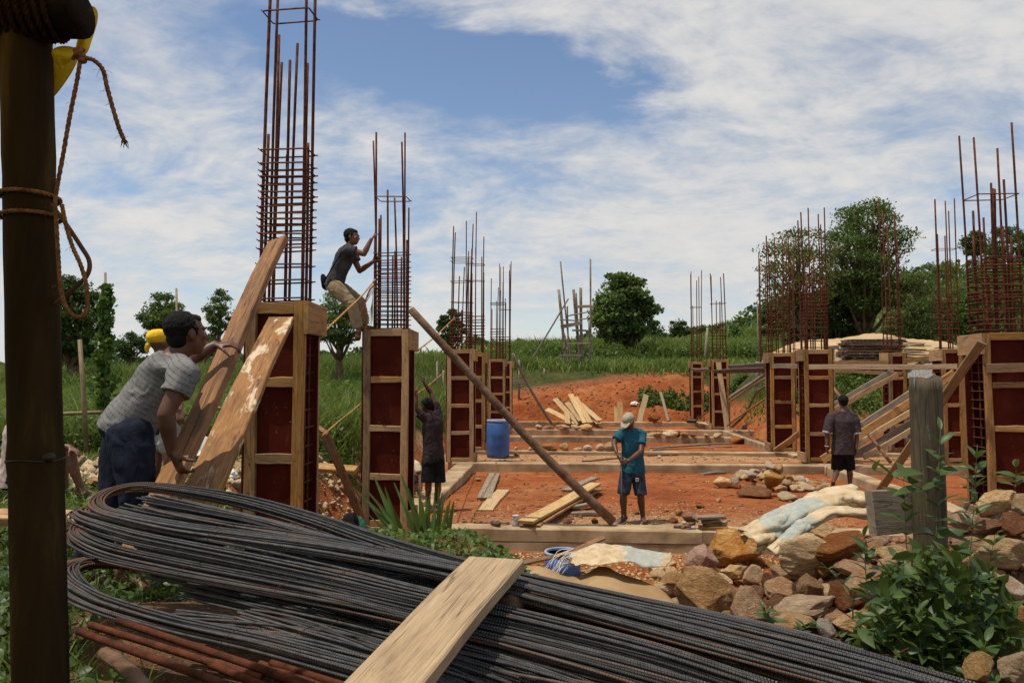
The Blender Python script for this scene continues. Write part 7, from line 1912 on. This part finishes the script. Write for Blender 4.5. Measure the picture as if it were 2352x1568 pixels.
def hand(mb, wrist, d, palm, thumb, s=1.0, curl=0.5, spread=0.10, r=0.0085):
    "palm with four unequal fingers bent at the knuckles and a thumb from the side of the palm"
    d = Vector(d).normalized(); palm = Vector(palm); palm = (palm - d * palm.dot(d)).normalized()
    side = Vector(thumb); side = side - d * side.dot(d) - palm * side.dot(palm)
    side = side.normalized() if side.length > 1e-4 else d.cross(palm)
    w = Vector(wrist)
    for k in range(4):
        o = (0.030 - 0.020 * k) * s
        cap(mb, w + side * o * .6, w + d * .085 * s + side * o, .013 * s, .0115 * s, 8)
    for k, L in enumerate((.072, .080, .074, .058)):
        o = (0.031 - 0.0205 * k) * s; p = w + d * .085 * s + side * o; a = curl * (.7 + .1 * k); dd = (d + side * spread * (1.5 - k) * .6).normalized(); nn = palm
        for j, f in enumerate((.46, .31, .23)):
            q = Matrix.Rotation(a, 3, dd.cross(nn)); dd = (q @ dd).normalized(); nn = (q @ nn).normalized()
            e = p + dd * L * f * s; cap(mb, p, e, (r - .0008 * j) * s, (r - .0008 * (j + 1)) * s, 8); p = e
            a = curl
    t0 = w + d * .028 * s + side * .030 * s + palm * .004 * s; td = (d * .75 + side * .75 + palm * .35).normalized()
    t1 = t0 + td * .042 * s; cap(mb, t0, t1, .013 * s, .0105 * s, 8)
    td2 = (td + palm * curl * .7 + d * .2).normalized(); t2 = t1 + td2 * .030 * s; cap(mb, t1, t2, .0105 * s, .009 * s, 8)
    cap(mb, t2, t2 + (td2 + palm * curl * .4).normalized() * .022 * s, .009 * s, .0075 * s, 8)
def foot(mb, ankle, toe, up=UP, s=1.0):
    a, t = Vector(ankle), Vector(toe); d = (t - a); d = d.normalized(); side = d.cross(Vector(up)).normalized()
    heel = a - d * .045 * s - Vector((0, 0, .03 * s))
    cap(mb, a, heel, .036 * s, .034 * s); cap(mb, heel, a + d * .08 * s - Vector((0, 0, .03 * s)), .034 * s, .036 * s)
    for k in (-1, 0, 1): cap(mb, a + d * .04 * s, t + side * .026 * s * k, .034 * s, .018 * s, 10)
    for k in range(5): cap(mb, t + side * (.036 - .018 * k) * s, t + d * (.028 - .004 * k) * s + side * (.038 - .019 * k) * s, .0105 * s, .009 * s, 8)

def person(label, H, face, parts, voxel=0.010, skin='skin_dark', head_up=UP, s=1.0, hair='hair', hat=None, hands=None, feet=True, shirt=None, bottom=None, loc=None, lat=None, torso=None, head=True, neck_r=.05, hair_size=1.0, hair_shift=(-.014, .024), bare_head=True, face_detail=True, group='workers on the site'):
    """H: joints as world points: head, neck, shr, shl, elr, ell, wrr, wrl, pel, hpr, hpl, knr, knl, anr, anl, tor, tol"""
    H = {k: Vector(v) for k, v in H.items()}
    o0 = Vector(loc) if loc is not None else Vector((H['pel'].x, H['pel'].y, min(H['anr'].z, H['anl'].z) - .07 * s))
    root = thing('person', o0, label, 'person', group)
    J = {k: v - o0 for k, v in H.items()}
    f = Vector(face).normalized()
    mb = MB()
    lat_v = (J['shr'] - J['shl']); lat_v = lat_v.normalized()
    spine = (J['neck'] - J['pel']); sd = spine.normalized()
    fw = lat_v.cross(sd).normalized()
    if fw.dot(Vector((f.x, f.y, 0))) < 0: fw = -fw
    pel, nk = J['pel'], J['neck']
    def sec(t, a, b, off=0): return (pel + spine * t + fw * off, lat_v * a * s, fw * b * s)
    shw = (J['shr'] - J['shl']).length / 2 / s
    # body
    loft(mb, [sec(-.18, .10, .07), sec(-.06, .155, .105), sec(.10, .155, .105), sec(.32, .135, .092), sec(.55, .155, .105, .01), sec(.75, .165, .11, .01), sec(.90, max(.13, shw * .8), .08), sec(1.0, .075, .06), sec(1.04, .05, .05)])
    for sd_ in ('r', 'l'):
        sh, el, wr = J['sh' + sd_], J['el' + sd_], J['wr' + sd_]
        cap(mb, nk + (sh - nk) * .3, sh, .055 * s, .058 * s)
        m1 = sh + (el - sh) * .45
        chain(mb, [sh, m1, el], [.054 * s, .047 * s, .039 * s])
        m2 = el + (wr - el) * .3
        chain(mb, [el, m2, wr], [.038 * s, .041 * s, .026 * s])
        hp, kn, an = J['hp' + sd_], J['kn' + sd_], J['an' + sd_]
        m3 = hp + (kn - hp) * .4
        chain(mb, [hp, m3, kn], [.084 * s, .076 * s, .054 * s])
        back = -(fw) * .018 * s; m4 = kn + (an - kn) * .32 + back
        chain(mb, [kn, m4, kn + (an - kn) * .7 + back * .5, an], [.052 * s, .055 * s, .040 * s, .034 * s])
        if feet: foot(mb, an, J['to' + sd_], UP, s)
        if hands and sd_ in hands:
            hd, pm, th, cu = hands[sd_]; hand(mb, wr, hd, pm, th, s * 1.02, cu)
    cap(mb, nk - sd * .02, J['head'] - Vector(head_up) * .05 * s, neck_r * 1.08 * s, neck_r * .95 * s)
    # head: skull, jaw, nose, lips, ears
    hu = (Vector(head_up) - f * Vector(head_up).dot(f)).normalized(); hs = f.cross(hu).normalized()
    R = Matrix((hs, f, hu)).transposed(); hc = J['head']
    def hp_(x, y, z): return hc + (hs * x + f * y + hu * z) * s
    if head:
        mb.ball(hp_(0, -.012, .028), (.076 * s, .094 * s, .088 * s), 16, 12, R)
        mb.ball(hp_(0, .018, -.03), (.062 * s, .074 * s, .080 * s), 14, 10, R)
        mb.ball(hp_(0, .048, -.078), (.034 * s, .036 * s, .030 * s), 10, 8, R)
        cap(mb, hp_(0, .088, .018), hp_(0, .104, -.018), .0075 * s, .0125 * s, 8)
        mb.ball(hp_(0, .096, -.024), (.017 * s, .012 * s, .009 * s), 8, 6, R)
        mb.ball(hp_(0, .088, -.048), (.024 * s, .011 * s, .006 * s), 8, 6, R); mb.ball(hp_(0, .086, -.059), (.021 * s, .011 * s, .007 * s), 8, 6, R)
        mb.ball(hp_(0, .080, .030), (.052 * s, .016 * s, .011 * s), 10, 6, R)
        for e in (-1, 1):
            mb.ball(hp_(e * .076, -.006, -.004), (.010 * s, .020 * s, .032 * s), 10, 8, R)
            mb.ball(hp_(e * .045, .062, -.012), (.022 * s, .020 * s, .020 * s), 8, 6, R)
    body = solid(mb, 'body', skin, root, voxel, 3)
    if head and face_detail:
        for e in (-1, 1):
            em = MB(); em.ball(hp_(e * .031, .0765, .010), (.012 * s, .008 * s, .006 * s), 10, 8, R); ey = em.build('eye', MATS['eye_white'], root, True)
            em = MB(); em.ball(hp_(e * .031, .0825, .010), (.0068 * s, .0035 * s, .006 * s), 8, 6, R); em.build('pupil', MATS['eye_dark'], ey, True)
            em = MB(); em.tube([hp_(e * .012, .092, .028), hp_(e * .032, .090, .034), hp_(e * .052, .075, .029)], [.004 * s, .005 * s, .003 * s], 6); em.build('eyebrow', MATS['hair'], root, True)
    if head and hair:
        hm_ = MB(); k = hair_size
        hm_.ball(hp_(0, hair_shift[0] - .016, hair_shift[1] + .016), (.085 * s * k, .096 * s * k, .088 * s * k), 18, 14, R)
        hm_.ball(hp_(0, -.055, -.02), (.070 * s * k, .050 * s * k, .062 * s * k), 14, 10, R)
        hm_.ball(hp_(0, .034, .074), (.056 * s * k, .040 * s * k, .034 * s * k), 12, 8, R)
        for e in (-1, 1): cap(hm_, hp_(e * .074, .012, .03), hp_(e * .074, .014, -.002), .014 * s, .007 * s, 8)
        ho = solid(hm_, 'hair', hair, root, .0065 * s, 1, 0, 3)
        hv = np.array([v.co for v in ho.data.vertices]); hn = np.array([v.normal for v in ho.data.vertices]); rr_ = np.random.RandomState(3)
        hd_ = np.array([mnoise.noise(Vector(p) * 42) for p in hv]) * .0035 + rr_.uniform(-.002, .0025, len(hv))
        ho.data.vertices.foreach_set('co', (hv + hn * hd_[:, None]).ravel())
    # shirt
    if shirt:
        sm, slv, hem, loose, zs = shirt['mat'], shirt.get('sleeve', .55), shirt.get('hem', -.10) - .05, shirt.get('loose', 1.0), shirt.get('sleeve_r', .075)
        c = MB(); L = loose
        loft(c, [sec(hem, .184 * L, .136 * L), sec(hem * .4 + .04, .180 * L, .132 * L), sec(.32, .160 * L, .116 * L), sec(.55, .170 * L, .124 * L, .01), sec(.76, .180 * L, .128 * L, .008), sec(.90, max(.15, shw * .92), .10), sec(.99, .095, .078), sec(1.03, .066, .062)], 24)
        for sd_ in ('r', 'l'):
            sh, el = J['sh' + sd_], J['el' + sd_]
            cap(c, nk + (sh - nk) * .35, sh, .066 * s, .070 * s)
            e_ = sh + (el - sh) * slv
            chain(c, [sh + (nk - sh) * .1 - sd * .02, sh + (el - sh) * .2, e_], [.074 * s, zs * s, (zs + .002) * s], False, True, 16)
        if shirt.get('collar'):
            for a in range(12): 
                t0, t1 = 2 * math.pi * a / 12, 2 * math.pi * (a + 1) / 12
                g = lambda t: nk + sd * .012 + lat_v * math.cos(t) * .066 * s + fw * math.sin(t) * .062 * s
                cap(c, g(t0), g(t1), .014 * s, .014 * s, 6)
        uvf = None
        if shirt.get('uv'): uvf = lambda p: ((p - pel).dot(lat_v) * 1.3 + (p - pel).dot(fw) * .9, (p - pel).dot(sd) * 1.0)
        so_ = solid(c, 'shirt', sm, root, max(voxel * 1.05, .008), 3, shirt.get('fold', .010), 5, uvf=uvf)
        if shirt.get('trim'):
            for sd_ in ('r', 'l'):
                sh, el = J['sh' + sd_], J['el' + sd_]; a, b = sh + (el - sh) * (slv - .10), sh + (el - sh) * (slv + .01); t_ = MB(); cap(t_, a, b, (zs + .004) * s, (zs + .005) * s, 16, True, True); t_.build('sleeve_trim', MATS[shirt['trim']], so_, True)
    if bottom:
        c = MB(); k = bottom.get('loose', 1.0); ln = bottom.get('len', .85); rk = bottom.get('hem_r', .088)
        loft(c, [sec(-.20, .13 * k, .095 * k), sec(-.08, .175 * k, .130 * k), sec(.02, .164 * k, .116 * k), sec(.10, .140 * k, .095 * k)], 24)
        for sd_ in ('r', 'l'):
            hp, kn, an = J['hp' + sd_], J['kn' + sd_], J['an' + sd_]
            if ln <= 1: 
                e_ = hp + (kn - hp) * ln; chain(c, [hp + (pel - hp) * .1, hp + (kn - hp) * .4, e_], [.104 * s * k, .098 * s * k, rk * s], False, True, 16)
            else:
                e_ = kn + (an - kn) * (ln - 1); chain(c, [hp + (pel - hp) * .1, hp + (kn - hp) * .45, kn, kn + (an - kn) * .45, e_], [.112 * s * k, .104 * s * k, .083 * s * k, .078 * s * k, rk * s], False, True, 16)
        solid(c, bottom.get('name', 'shorts'), bottom['mat'], root, max(voxel * 1.05, .008), 3, bottom.get('fold', .008), 9)
    return root, J, dict(hp=hp_, R=R, f=f, fw=fw, lat=lat_v, sd=sd, pel=pel, o0=o0, s=s, hs=hs, hu=hu)
def V3(*a): return Vector(a)

# --- grey shirted man pushing up the long plank (near left)
H = dict(head=P(430, 768, 3.86), neck=P(392, 826, 3.82), shr=P(424, 862, 3.60), shl=P(398, 842, 4.02), elr=P(380, 952, 3.52), ell=P(444, 822, 4.16), wrr=P(396, 1040, 3.56), wrl=P(494, 792, 4.22),
         pel=P(290, 982, 3.80), hpr=P(300, 1005, 3.68), hpl=P(288, 1000, 3.92), knr=P(318, 1150, 3.66), knl=P(262, 1165, 3.86), anr=P(292, 1310, 3.70), anl=P(188, 1308, 3.86), tor=P(336, 1340, 3.62), tol=P(232, 1336, 3.9))
r_, J, X = person('man in grey patterned T-shirt bending to push up a long plank', H, (.66, .74, .06), None, 0.0072, 'skin_dark', UP, 1.0, hair_size=.955, neck_r=.056, hands=dict(r=(P(408, 1064, 3.56) - P(396, 1040, 3.56), V3(.6, .6, .2), V3(.7, .2, .6), .75), l=(V3(.8, .1, .05), V3(.3, .3, -.8), V3(.1, -.5, .8), .55)),
       shirt=dict(mat='cloth_grey_print', sleeve=.50, hem=-.06, loose=1.0, uv=True, fold=.011, sleeve_r=.072), bottom=dict(mat='cloth_navy', len=1.9, hem_r=.075, name='trousers', fold=.012, loose=.98))
# --- person with yellow headscarf, mostly hidden behind him
H = dict(head=P(367, 788, 6.0), neck=P(372, 826, 6.0), shr=P(395, 845, 5.9), shl=P(345, 845, 6.1), elr=P(415, 900, 5.8), ell=P(345, 905, 6.0), wrr=P(412, 940, 5.6), wrl=P(352, 950, 5.8),
         pel=P(370, 975, 6.0), hpr=P(388, 985, 5.95), hpl=P(360, 985, 6.05), knr=P(392, 1080, 5.9), knl=P(354, 1080, 5.95), anr=P(392, 1170, 6.0), anl=P(354, 1170, 6.05), tor=P(408, 1184, 5.9), tol=P(362, 1184, 5.9))
r_, J, X = person('person in a yellow headscarf standing half hidden behind the grey shirted man', H, (.5, .8, 0), None, 0.012, 'skin_mid', UP, .92, hair=None, hands=dict(r=(V3(.2, -.2, -1), V3(0, 1, 0), V3(1, 0, 0), .5), l=(V3(0, 0, -1), V3(0, 1, 0), V3(1, 0, 0), .5)),
       shirt=dict(mat='cloth_plum', sleeve=.6), bottom=dict(mat='cloth_trim', len=.35, hem_r=.11))
mb = MB(); mb.ball(X['hp'](0, -.012, .050), (.084, .100, .072), 18, 12, X['R']); mb.tube([X['hp'](-.02, -.09, -.01), X['hp'](-.03, -.10, -.05), X['hp'](-.03, -.10, -.09)], [.025, .02, .01], 8)
o = solid(mb, 'headscarf', 'cloth_yellow', r_, .008, 2, .005, 2)
# --- seated person at the left edge, behind the bamboo post
H = dict(head=P(62, 922, 6.95), neck=P(40, 965, 6.95), shr=P(48, 992, 6.78), shl=P(42, 990, 7.12), elr=P(104, 1024, 6.75), ell=P(98, 1052, 7.0), wrr=P(160, 1026, 6.78), wrl=P(140, 1062, 6.9),
         pel=P(30, 1096, 6.95), hpr=P(44, 1100, 6.83), hpl=P(44, 1100, 7.08), knr=P(162, 1038, 6.84), knl=P(150, 1046, 7.12), anr=P(188, 1126, 6.9), anl=P(150, 1128, 7.15), tor=P(222, 1138, 6.84), tol=P(180, 1138, 7.1))
r_, J, X = person('seated person in a pale pink shirt, mostly hidden behind the bamboo post', H, (1, .1, -.1), None, 0.010, 'skin_mid', UP, .95, loc=(H['pel'].x, H['pel'].y, tz(H['pel'].x, H['pel'].y)), hands=dict(r=(V3(.8, -.1, -.45), V3(-.3, 0, -.9), V3(.1, -1, .2), .45), l=(V3(.2, -.2, -1), V3(-1, 0, 0), V3(0, -1, .1), .6)),
       shirt=dict(mat='cloth_pink', sleeve=.5, hem=-.12), bottom=dict(mat='cloth_navy', len=.55, hem_r=.095))
mb = MB(); w_ = J['wrl']; d_ = (J['wrl'] - J['ell']).normalized(); a_ = d_.orthogonal().normalized(); b_ = d_.cross(a_)
mb.tube([w_ + (a_ * math.cos(t) + b_ * math.sin(t)) * .031 for t in [2 * math.pi * i / 16 for i in range(17)]], .0035, 6, False); mb.build('bangle', MATS['tin'], r_, True)
# --- climber
H = dict(head=P(809, 545, 10.15), neck=P(798, 568, 10.16), shr=P(800, 574, 9.98), shl=P(808, 582, 10.36), elr=P(836, 583, 9.98), ell=P(826, 622, 10.36), wrr=P(853, 549, 10.0), wrl=P(857, 601, 10.22),
         pel=P(768, 652, 10.15), hpr=P(770, 660, 10.03), hpl=P(774, 658, 10.27), knr=P(809, 700, 10.0), knl=P(826, 692, 10.3), anr=P(824, 758, 10.02), anl=P(838, 750, 10.3), tor=P(822, 774, 9.98), tol=P(858, 756, 10.3))
r_, J, X = person('young man in charcoal T-shirt and khaki trousers climbing the column', H, (1, -.12, -.06), None, 0.009, 'skin_mid', V3(.12, 0, 1), 1.0, loc=(H['tol'].x, H['tol'].y, 2.65), hands=dict(r=(V3(.55, .25, .75), V3(.8, .5, -.3), V3(-.3, .2, .9), .75), l=(V3(.85, -.05, .45), V3(.3, -.9, 0), V3(0, 0, 1), .85)),
       shirt=dict(mat='cloth_charcoal', sleeve=.48, hem=-.06), bottom=dict(mat='cloth_khaki', len=1.92, hem_r=.072, name='trousers', fold=.014, loose=.95), feet=True)
mb = MB(); q_ = P(745, 648, 10.1) - X['o0']; mb.ball(q_, (.045, .07, .12), 12, 10, Matrix.Rotation(-.25, 3, 'Y')); mb.ball(q_ + V3(.0, -.03, -.01), (.035, .05, .09)); o = solid(mb, 'waist_pouch', 'cloth_black', r_, .010, 2, .005)
mb = MB(); mb.tube(curve_pts([P(748, 640, 9.98) - X['o0'], P(772, 600, 9.94) - X['o0'], P(792, 562, 10.02) - X['o0']], 8), .008, 6); mb.build('strap', MATS['cloth_black'], r_, True)
for nm in ('r', 'l'):
    a, t = J['an' + nm], J['to' + nm]; d = (t - a).normalized(); mb = MB(); cap(mb, a - d * .05 + V3(0, 0, -.05), t + V3(0, 0, -.012), .034, .042); cap(mb, a + d * .05, t, .036, .036); solid(mb, 'shoe', 'rust', r_, .010, 2)
# --- man with both arms raised at the second shutter
H = dict(head=P(980, 932, 11.75), neck=P(993, 950, 11.72), shr=P(1008, 955, 11.75), shl=P(976, 962, 11.68), elr=P(990, 902, 11.85), ell=P(954, 936, 11.6), wrr=P(975, 880, 11.8), wrl=P(957, 910, 11.6),
         pel=P(994, 1052, 11.72), hpr=P(1007, 1056, 11.74), hpl=P(984, 1056, 11.70), knr=P(1006, 1108, 11.72), knl=P(984, 1108, 11.66), anr=P(1004, 1152, 11.78), anl=P(982, 1152, 11.74), tor=P(1000, 1160, 11.55), tol=P(972, 1160, 11.6))
r_, J, X = person('man in dark brown shirt and black shorts reaching both arms up', H, (-.75, .62, -.35), None, 0.0095, 'skin_dark', V3(-.1, .05, 1), 1.0, hands=dict(r=(V3(-.15, 0, 1), V3(-.9, .3, .1), V3(-.3, -.9, 0), .9), l=(V3(.05, 0, 1), V3(-.6, .6, 0), V3(-.2, -.9, 0), .9)),
       shirt=dict(mat='cloth_plum', sleeve=.55, hem=-.04, collar=True), bottom=dict(mat='cloth_black', len=.98, hem_r=.125, loose=1.08, fold=.006))
# --- crouching worker in cream behind him
H = dict(head=P(932, 1040, 12.6), neck=P(940, 1056, 12.6), shr=P(958, 1070, 12.45), shl=P(938, 1068, 12.8), elr=P(966, 1098, 12.35), ell=P(950, 1100, 12.8), wrr=P(966, 1128, 12.25), wrl=P(960, 1128, 12.7),
         pel=P(926, 1118, 12.7), hpr=P(934, 1122, 12.58), hpl=P(932, 1122, 12.82), knr=P(964, 1096, 12.5), knl=P(958, 1096, 12.85), anr=P(948, 1138, 12.5), anl=P(944, 1138, 12.8), tor=P(972, 1142, 12.45), tol=P(968, 1142, 12.75))
person('worker in a cream shirt crouching behind the dark shirted man', H, (1, -.1, -.4), None, 0.012, 'skin_mid', UP, .95, hands=dict(r=(V3(.1, -.1, -1), V3(1, 0, 0), V3(0, -1, 0), .6), l=(V3(.1, -.1, -1), V3(1, 0, 0), V3(0, -1, 0), .6)), shirt=dict(mat='cloth_cream', sleeve=.55, hem=-.08), bottom=dict(mat='cloth_denim', len=.9, hem_r=.085))
# --- worker in green stooping in the pit
H = dict(head=P(803, 1210, 7.55), neck=P(812, 1200, 7.75), shr=P(826, 1202, 7.72), shl=P(790, 1206, 7.85), elr=P(836, 1250, 7.6), ell=P(786, 1252, 7.7), wrr=P(826, 1290, 7.5), wrl=P(796, 1292, 7.5),
         pel=P(776, 1238, 8.15), hpr=P(784, 1244, 8.1), hpl=P(768, 1244, 8.2), knr=P(796, 1270, 7.8), knl=P(770, 1270, 7.9), anr=P(782, 1330, 8.1), anl=P(762, 1330, 8.2), tor=P(790, 1338, 7.9), tol=P(766, 1338, 8.0))
person('worker in a green shirt stooping low in the pit between shutters', H, (.1, -.75, -.65), None, 0.011, 'skin_dark', V3(.25, -.8, .6), 1.0, hands=dict(r=(V3(0, 0, -1), V3(-1, 0, 0), V3(0, -1, 0), .5), l=(V3(0, 0, -1), V3(1, 0, 0), V3(0, -1, 0), .5)), shirt=dict(mat='cloth_green', sleeve=.75, hem=-.08, loose=1.08, fold=.014), bottom=dict(mat='cloth_navy', len=1.5, hem_r=.08, name='trousers'))
# --- man in teal polo and denim shorts
H = dict(head=P(1444, 968, 10.72), neck=P(1452, 988, 10.78), shr=P(1425, 996, 10.72), shl=P(1474, 998, 10.80), elr=P(1410, 1018, 10.66), ell=P(1472, 1036, 10.62), wrr=P(1416, 1038, 10.50), wrl=P(1444, 1058, 10.46),
         pel=P(1453, 1078, 10.78), hpr=P(1440, 1082, 10.76), hpl=P(1465, 1082, 10.80), knr=P(1432, 1136, 10.70), knl=P(1472, 1138, 10.74), anr=P(1434, 1186, 10.78), anl=P(1477, 1188, 10.80), tor=P(1421, 1196, 10.62), tol=P(1482, 1198, 10.60))
r_, J, X = person('man in teal polo shirt, denim shorts and cap bending over an upright bar', H, (-.55, -.62, -.56), None, 0.0085, 'skin_dark', V3(-.25, -.35, .9), 1.0, hair=None, hands=dict(r=(V3(.25, -.1, -.95), V3(.6, -.1, .1), V3(.2, -1, 0), .55), l=(V3(-.95, -.05, -.2), V3(-.1, .9, -.2), V3(-.2, -.1, 1), .85)),
       shirt=dict(mat='cloth_teal', sleeve=.62, hem=-.03, collar=True, sleeve_r=.072, fold=.011), bottom=dict(mat='cloth_denim', len=.98, hem_r=.092, fold=.010))
mb = MB(); mb.ball(X['hp'](0, -.012, .042), (.090, .104, .088), 18, 12, X['R']); cp_ = solid(mb, 'cap', 'cloth_cap', r_, .008, 2, .003)
mb = MB(); secs = []
for t in np.linspace(0, 1, 7): 
    secs.append((X['hp'](0, .075 + .085 * t, .036 - .030 * t), X['hs'] * (.072 * math.sqrt(max(.05, 1 - (t * .92) ** 2)) + .004), X['hu'] * .006))
loft(mb, secs, 14); mb.build('visor', MATS['cloth_cap'], cp_, True)
pp_ = P(1463, 1101, 10.62) - X['o0']; mb = MB(); mb.box((pp_.x - .022, pp_.y - .014, pp_.z - .025), (pp_.x + .022, pp_.y - .006, pp_.z + .025)); pt_ = mb.build('patch', MATS['patch_white'], r_)
mb = MB(); mb.box((pp_.x - .012, pp_.y - .018, pp_.z - .014), (pp_.x + .012, pp_.y - .0145, pp_.z + .014)); mb.build('patch_mark', MATS['patch_red'], pt_)
for nm in ('r', 'l'):
    a, t = J['an' + nm], J['to' + nm]; d = (t - a); d.z = 0; d.normalize(); zb = -X['o0'].z + tz(a.x + X['o0'].x, a.y + X['o0'].y)
    mb = MB(); loft(mb, [(V3(a.x, a.y, zb + .004) - d * .06, d.cross(UP) * .042, d * .0), (V3(a.x, a.y, zb + .03) - d * .06, d.cross(UP) * .042, d * 0)], 8) if False else None
    mb = MB(); mb.tube([V3(a.x, a.y, zb + .012) - d * .07, V3(a.x, a.y, zb + .012) + d * .05, V3(a.x, a.y, zb + .012) + d * .17], [.030, .040, .034], 10)
    for i_ in range(len(mb.v)): mb.v[i_] = (mb.v[i_][0], mb.v[i_][1], zb + .012 + (mb.v[i_][2] - zb - .012) * .35)
    mb.build('sandal', MATS['tin'], r_, True)
b0, b1 = P(1427, 1050, 10.46), P(1429, 1199, 10.46); mb = MB(); mb.tube([(b1 - b1), (b0 + V3(0, 0, .03)) - b1], .0125, 8); o = mb.build('upright_bar', MATS['rebar_steel'], None, True); o.location = b1; tag(o, 'ribbed steel bar held upright by the man in teal', 'rebar')
# --- man in dark T-shirt seen from behind
H = dict(head=P(1936, 921, 13.75), neck=P(1936, 946, 13.7), shr=P(1962, 956, 13.7), shl=P(1908, 956, 13.7), elr=P(1968, 998, 13.68), ell=P(1900, 996, 13.68), wrr=P(1967, 1030, 13.62), wrl=P(1899, 1024, 13.62),
         pel=P(1936, 1034, 13.7), hpr=P(1948, 1038, 13.7), hpl=P(1925, 1038, 13.7), knr=P(1951, 1078, 13.72), knl=P(1922, 1078, 13.78), anr=P(1952, 1110, 13.7), anl=P(1914, 1106, 13.45), tor=P(1954, 1118, 13.95), tol=P(1912, 1121, 13.6))
r_, J, X = person('man in dark T-shirt with pale sleeve trim, seen from behind', H, (.08, 1, -.05), None, 0.0095, 'skin_dark', UP, 1.02, hair_size=1.03, hair_shift=(-.01, .012), hands=dict(r=(V3(-.05, .15, -1), V3(-1, .2, 0), V3(.1, 1, 0), .45), l=(V3(.1, .1, -1), V3(1, .2, 0), V3(0, 1, 0), .35)),
       shirt=dict(mat='cloth_plum2', sleeve=.98, hem=-.05, loose=1.14, sleeve_r=.086, trim='cloth_trim', fold=.010), bottom=dict(mat='cloth_black', len=.98, hem_r=.105, loose=1.06, fold=.006))
mb = MB(); w_ = J['wrl']; mb.tube([w_ + V3(math.cos(t) * .032, math.sin(t) * .032, .004 * math.sin(t)) for t in [2 * math.pi * i / 16 for i in range(17)]], .004, 6, False); mb.build('bangle', MATS['white_bag'], r_, True)
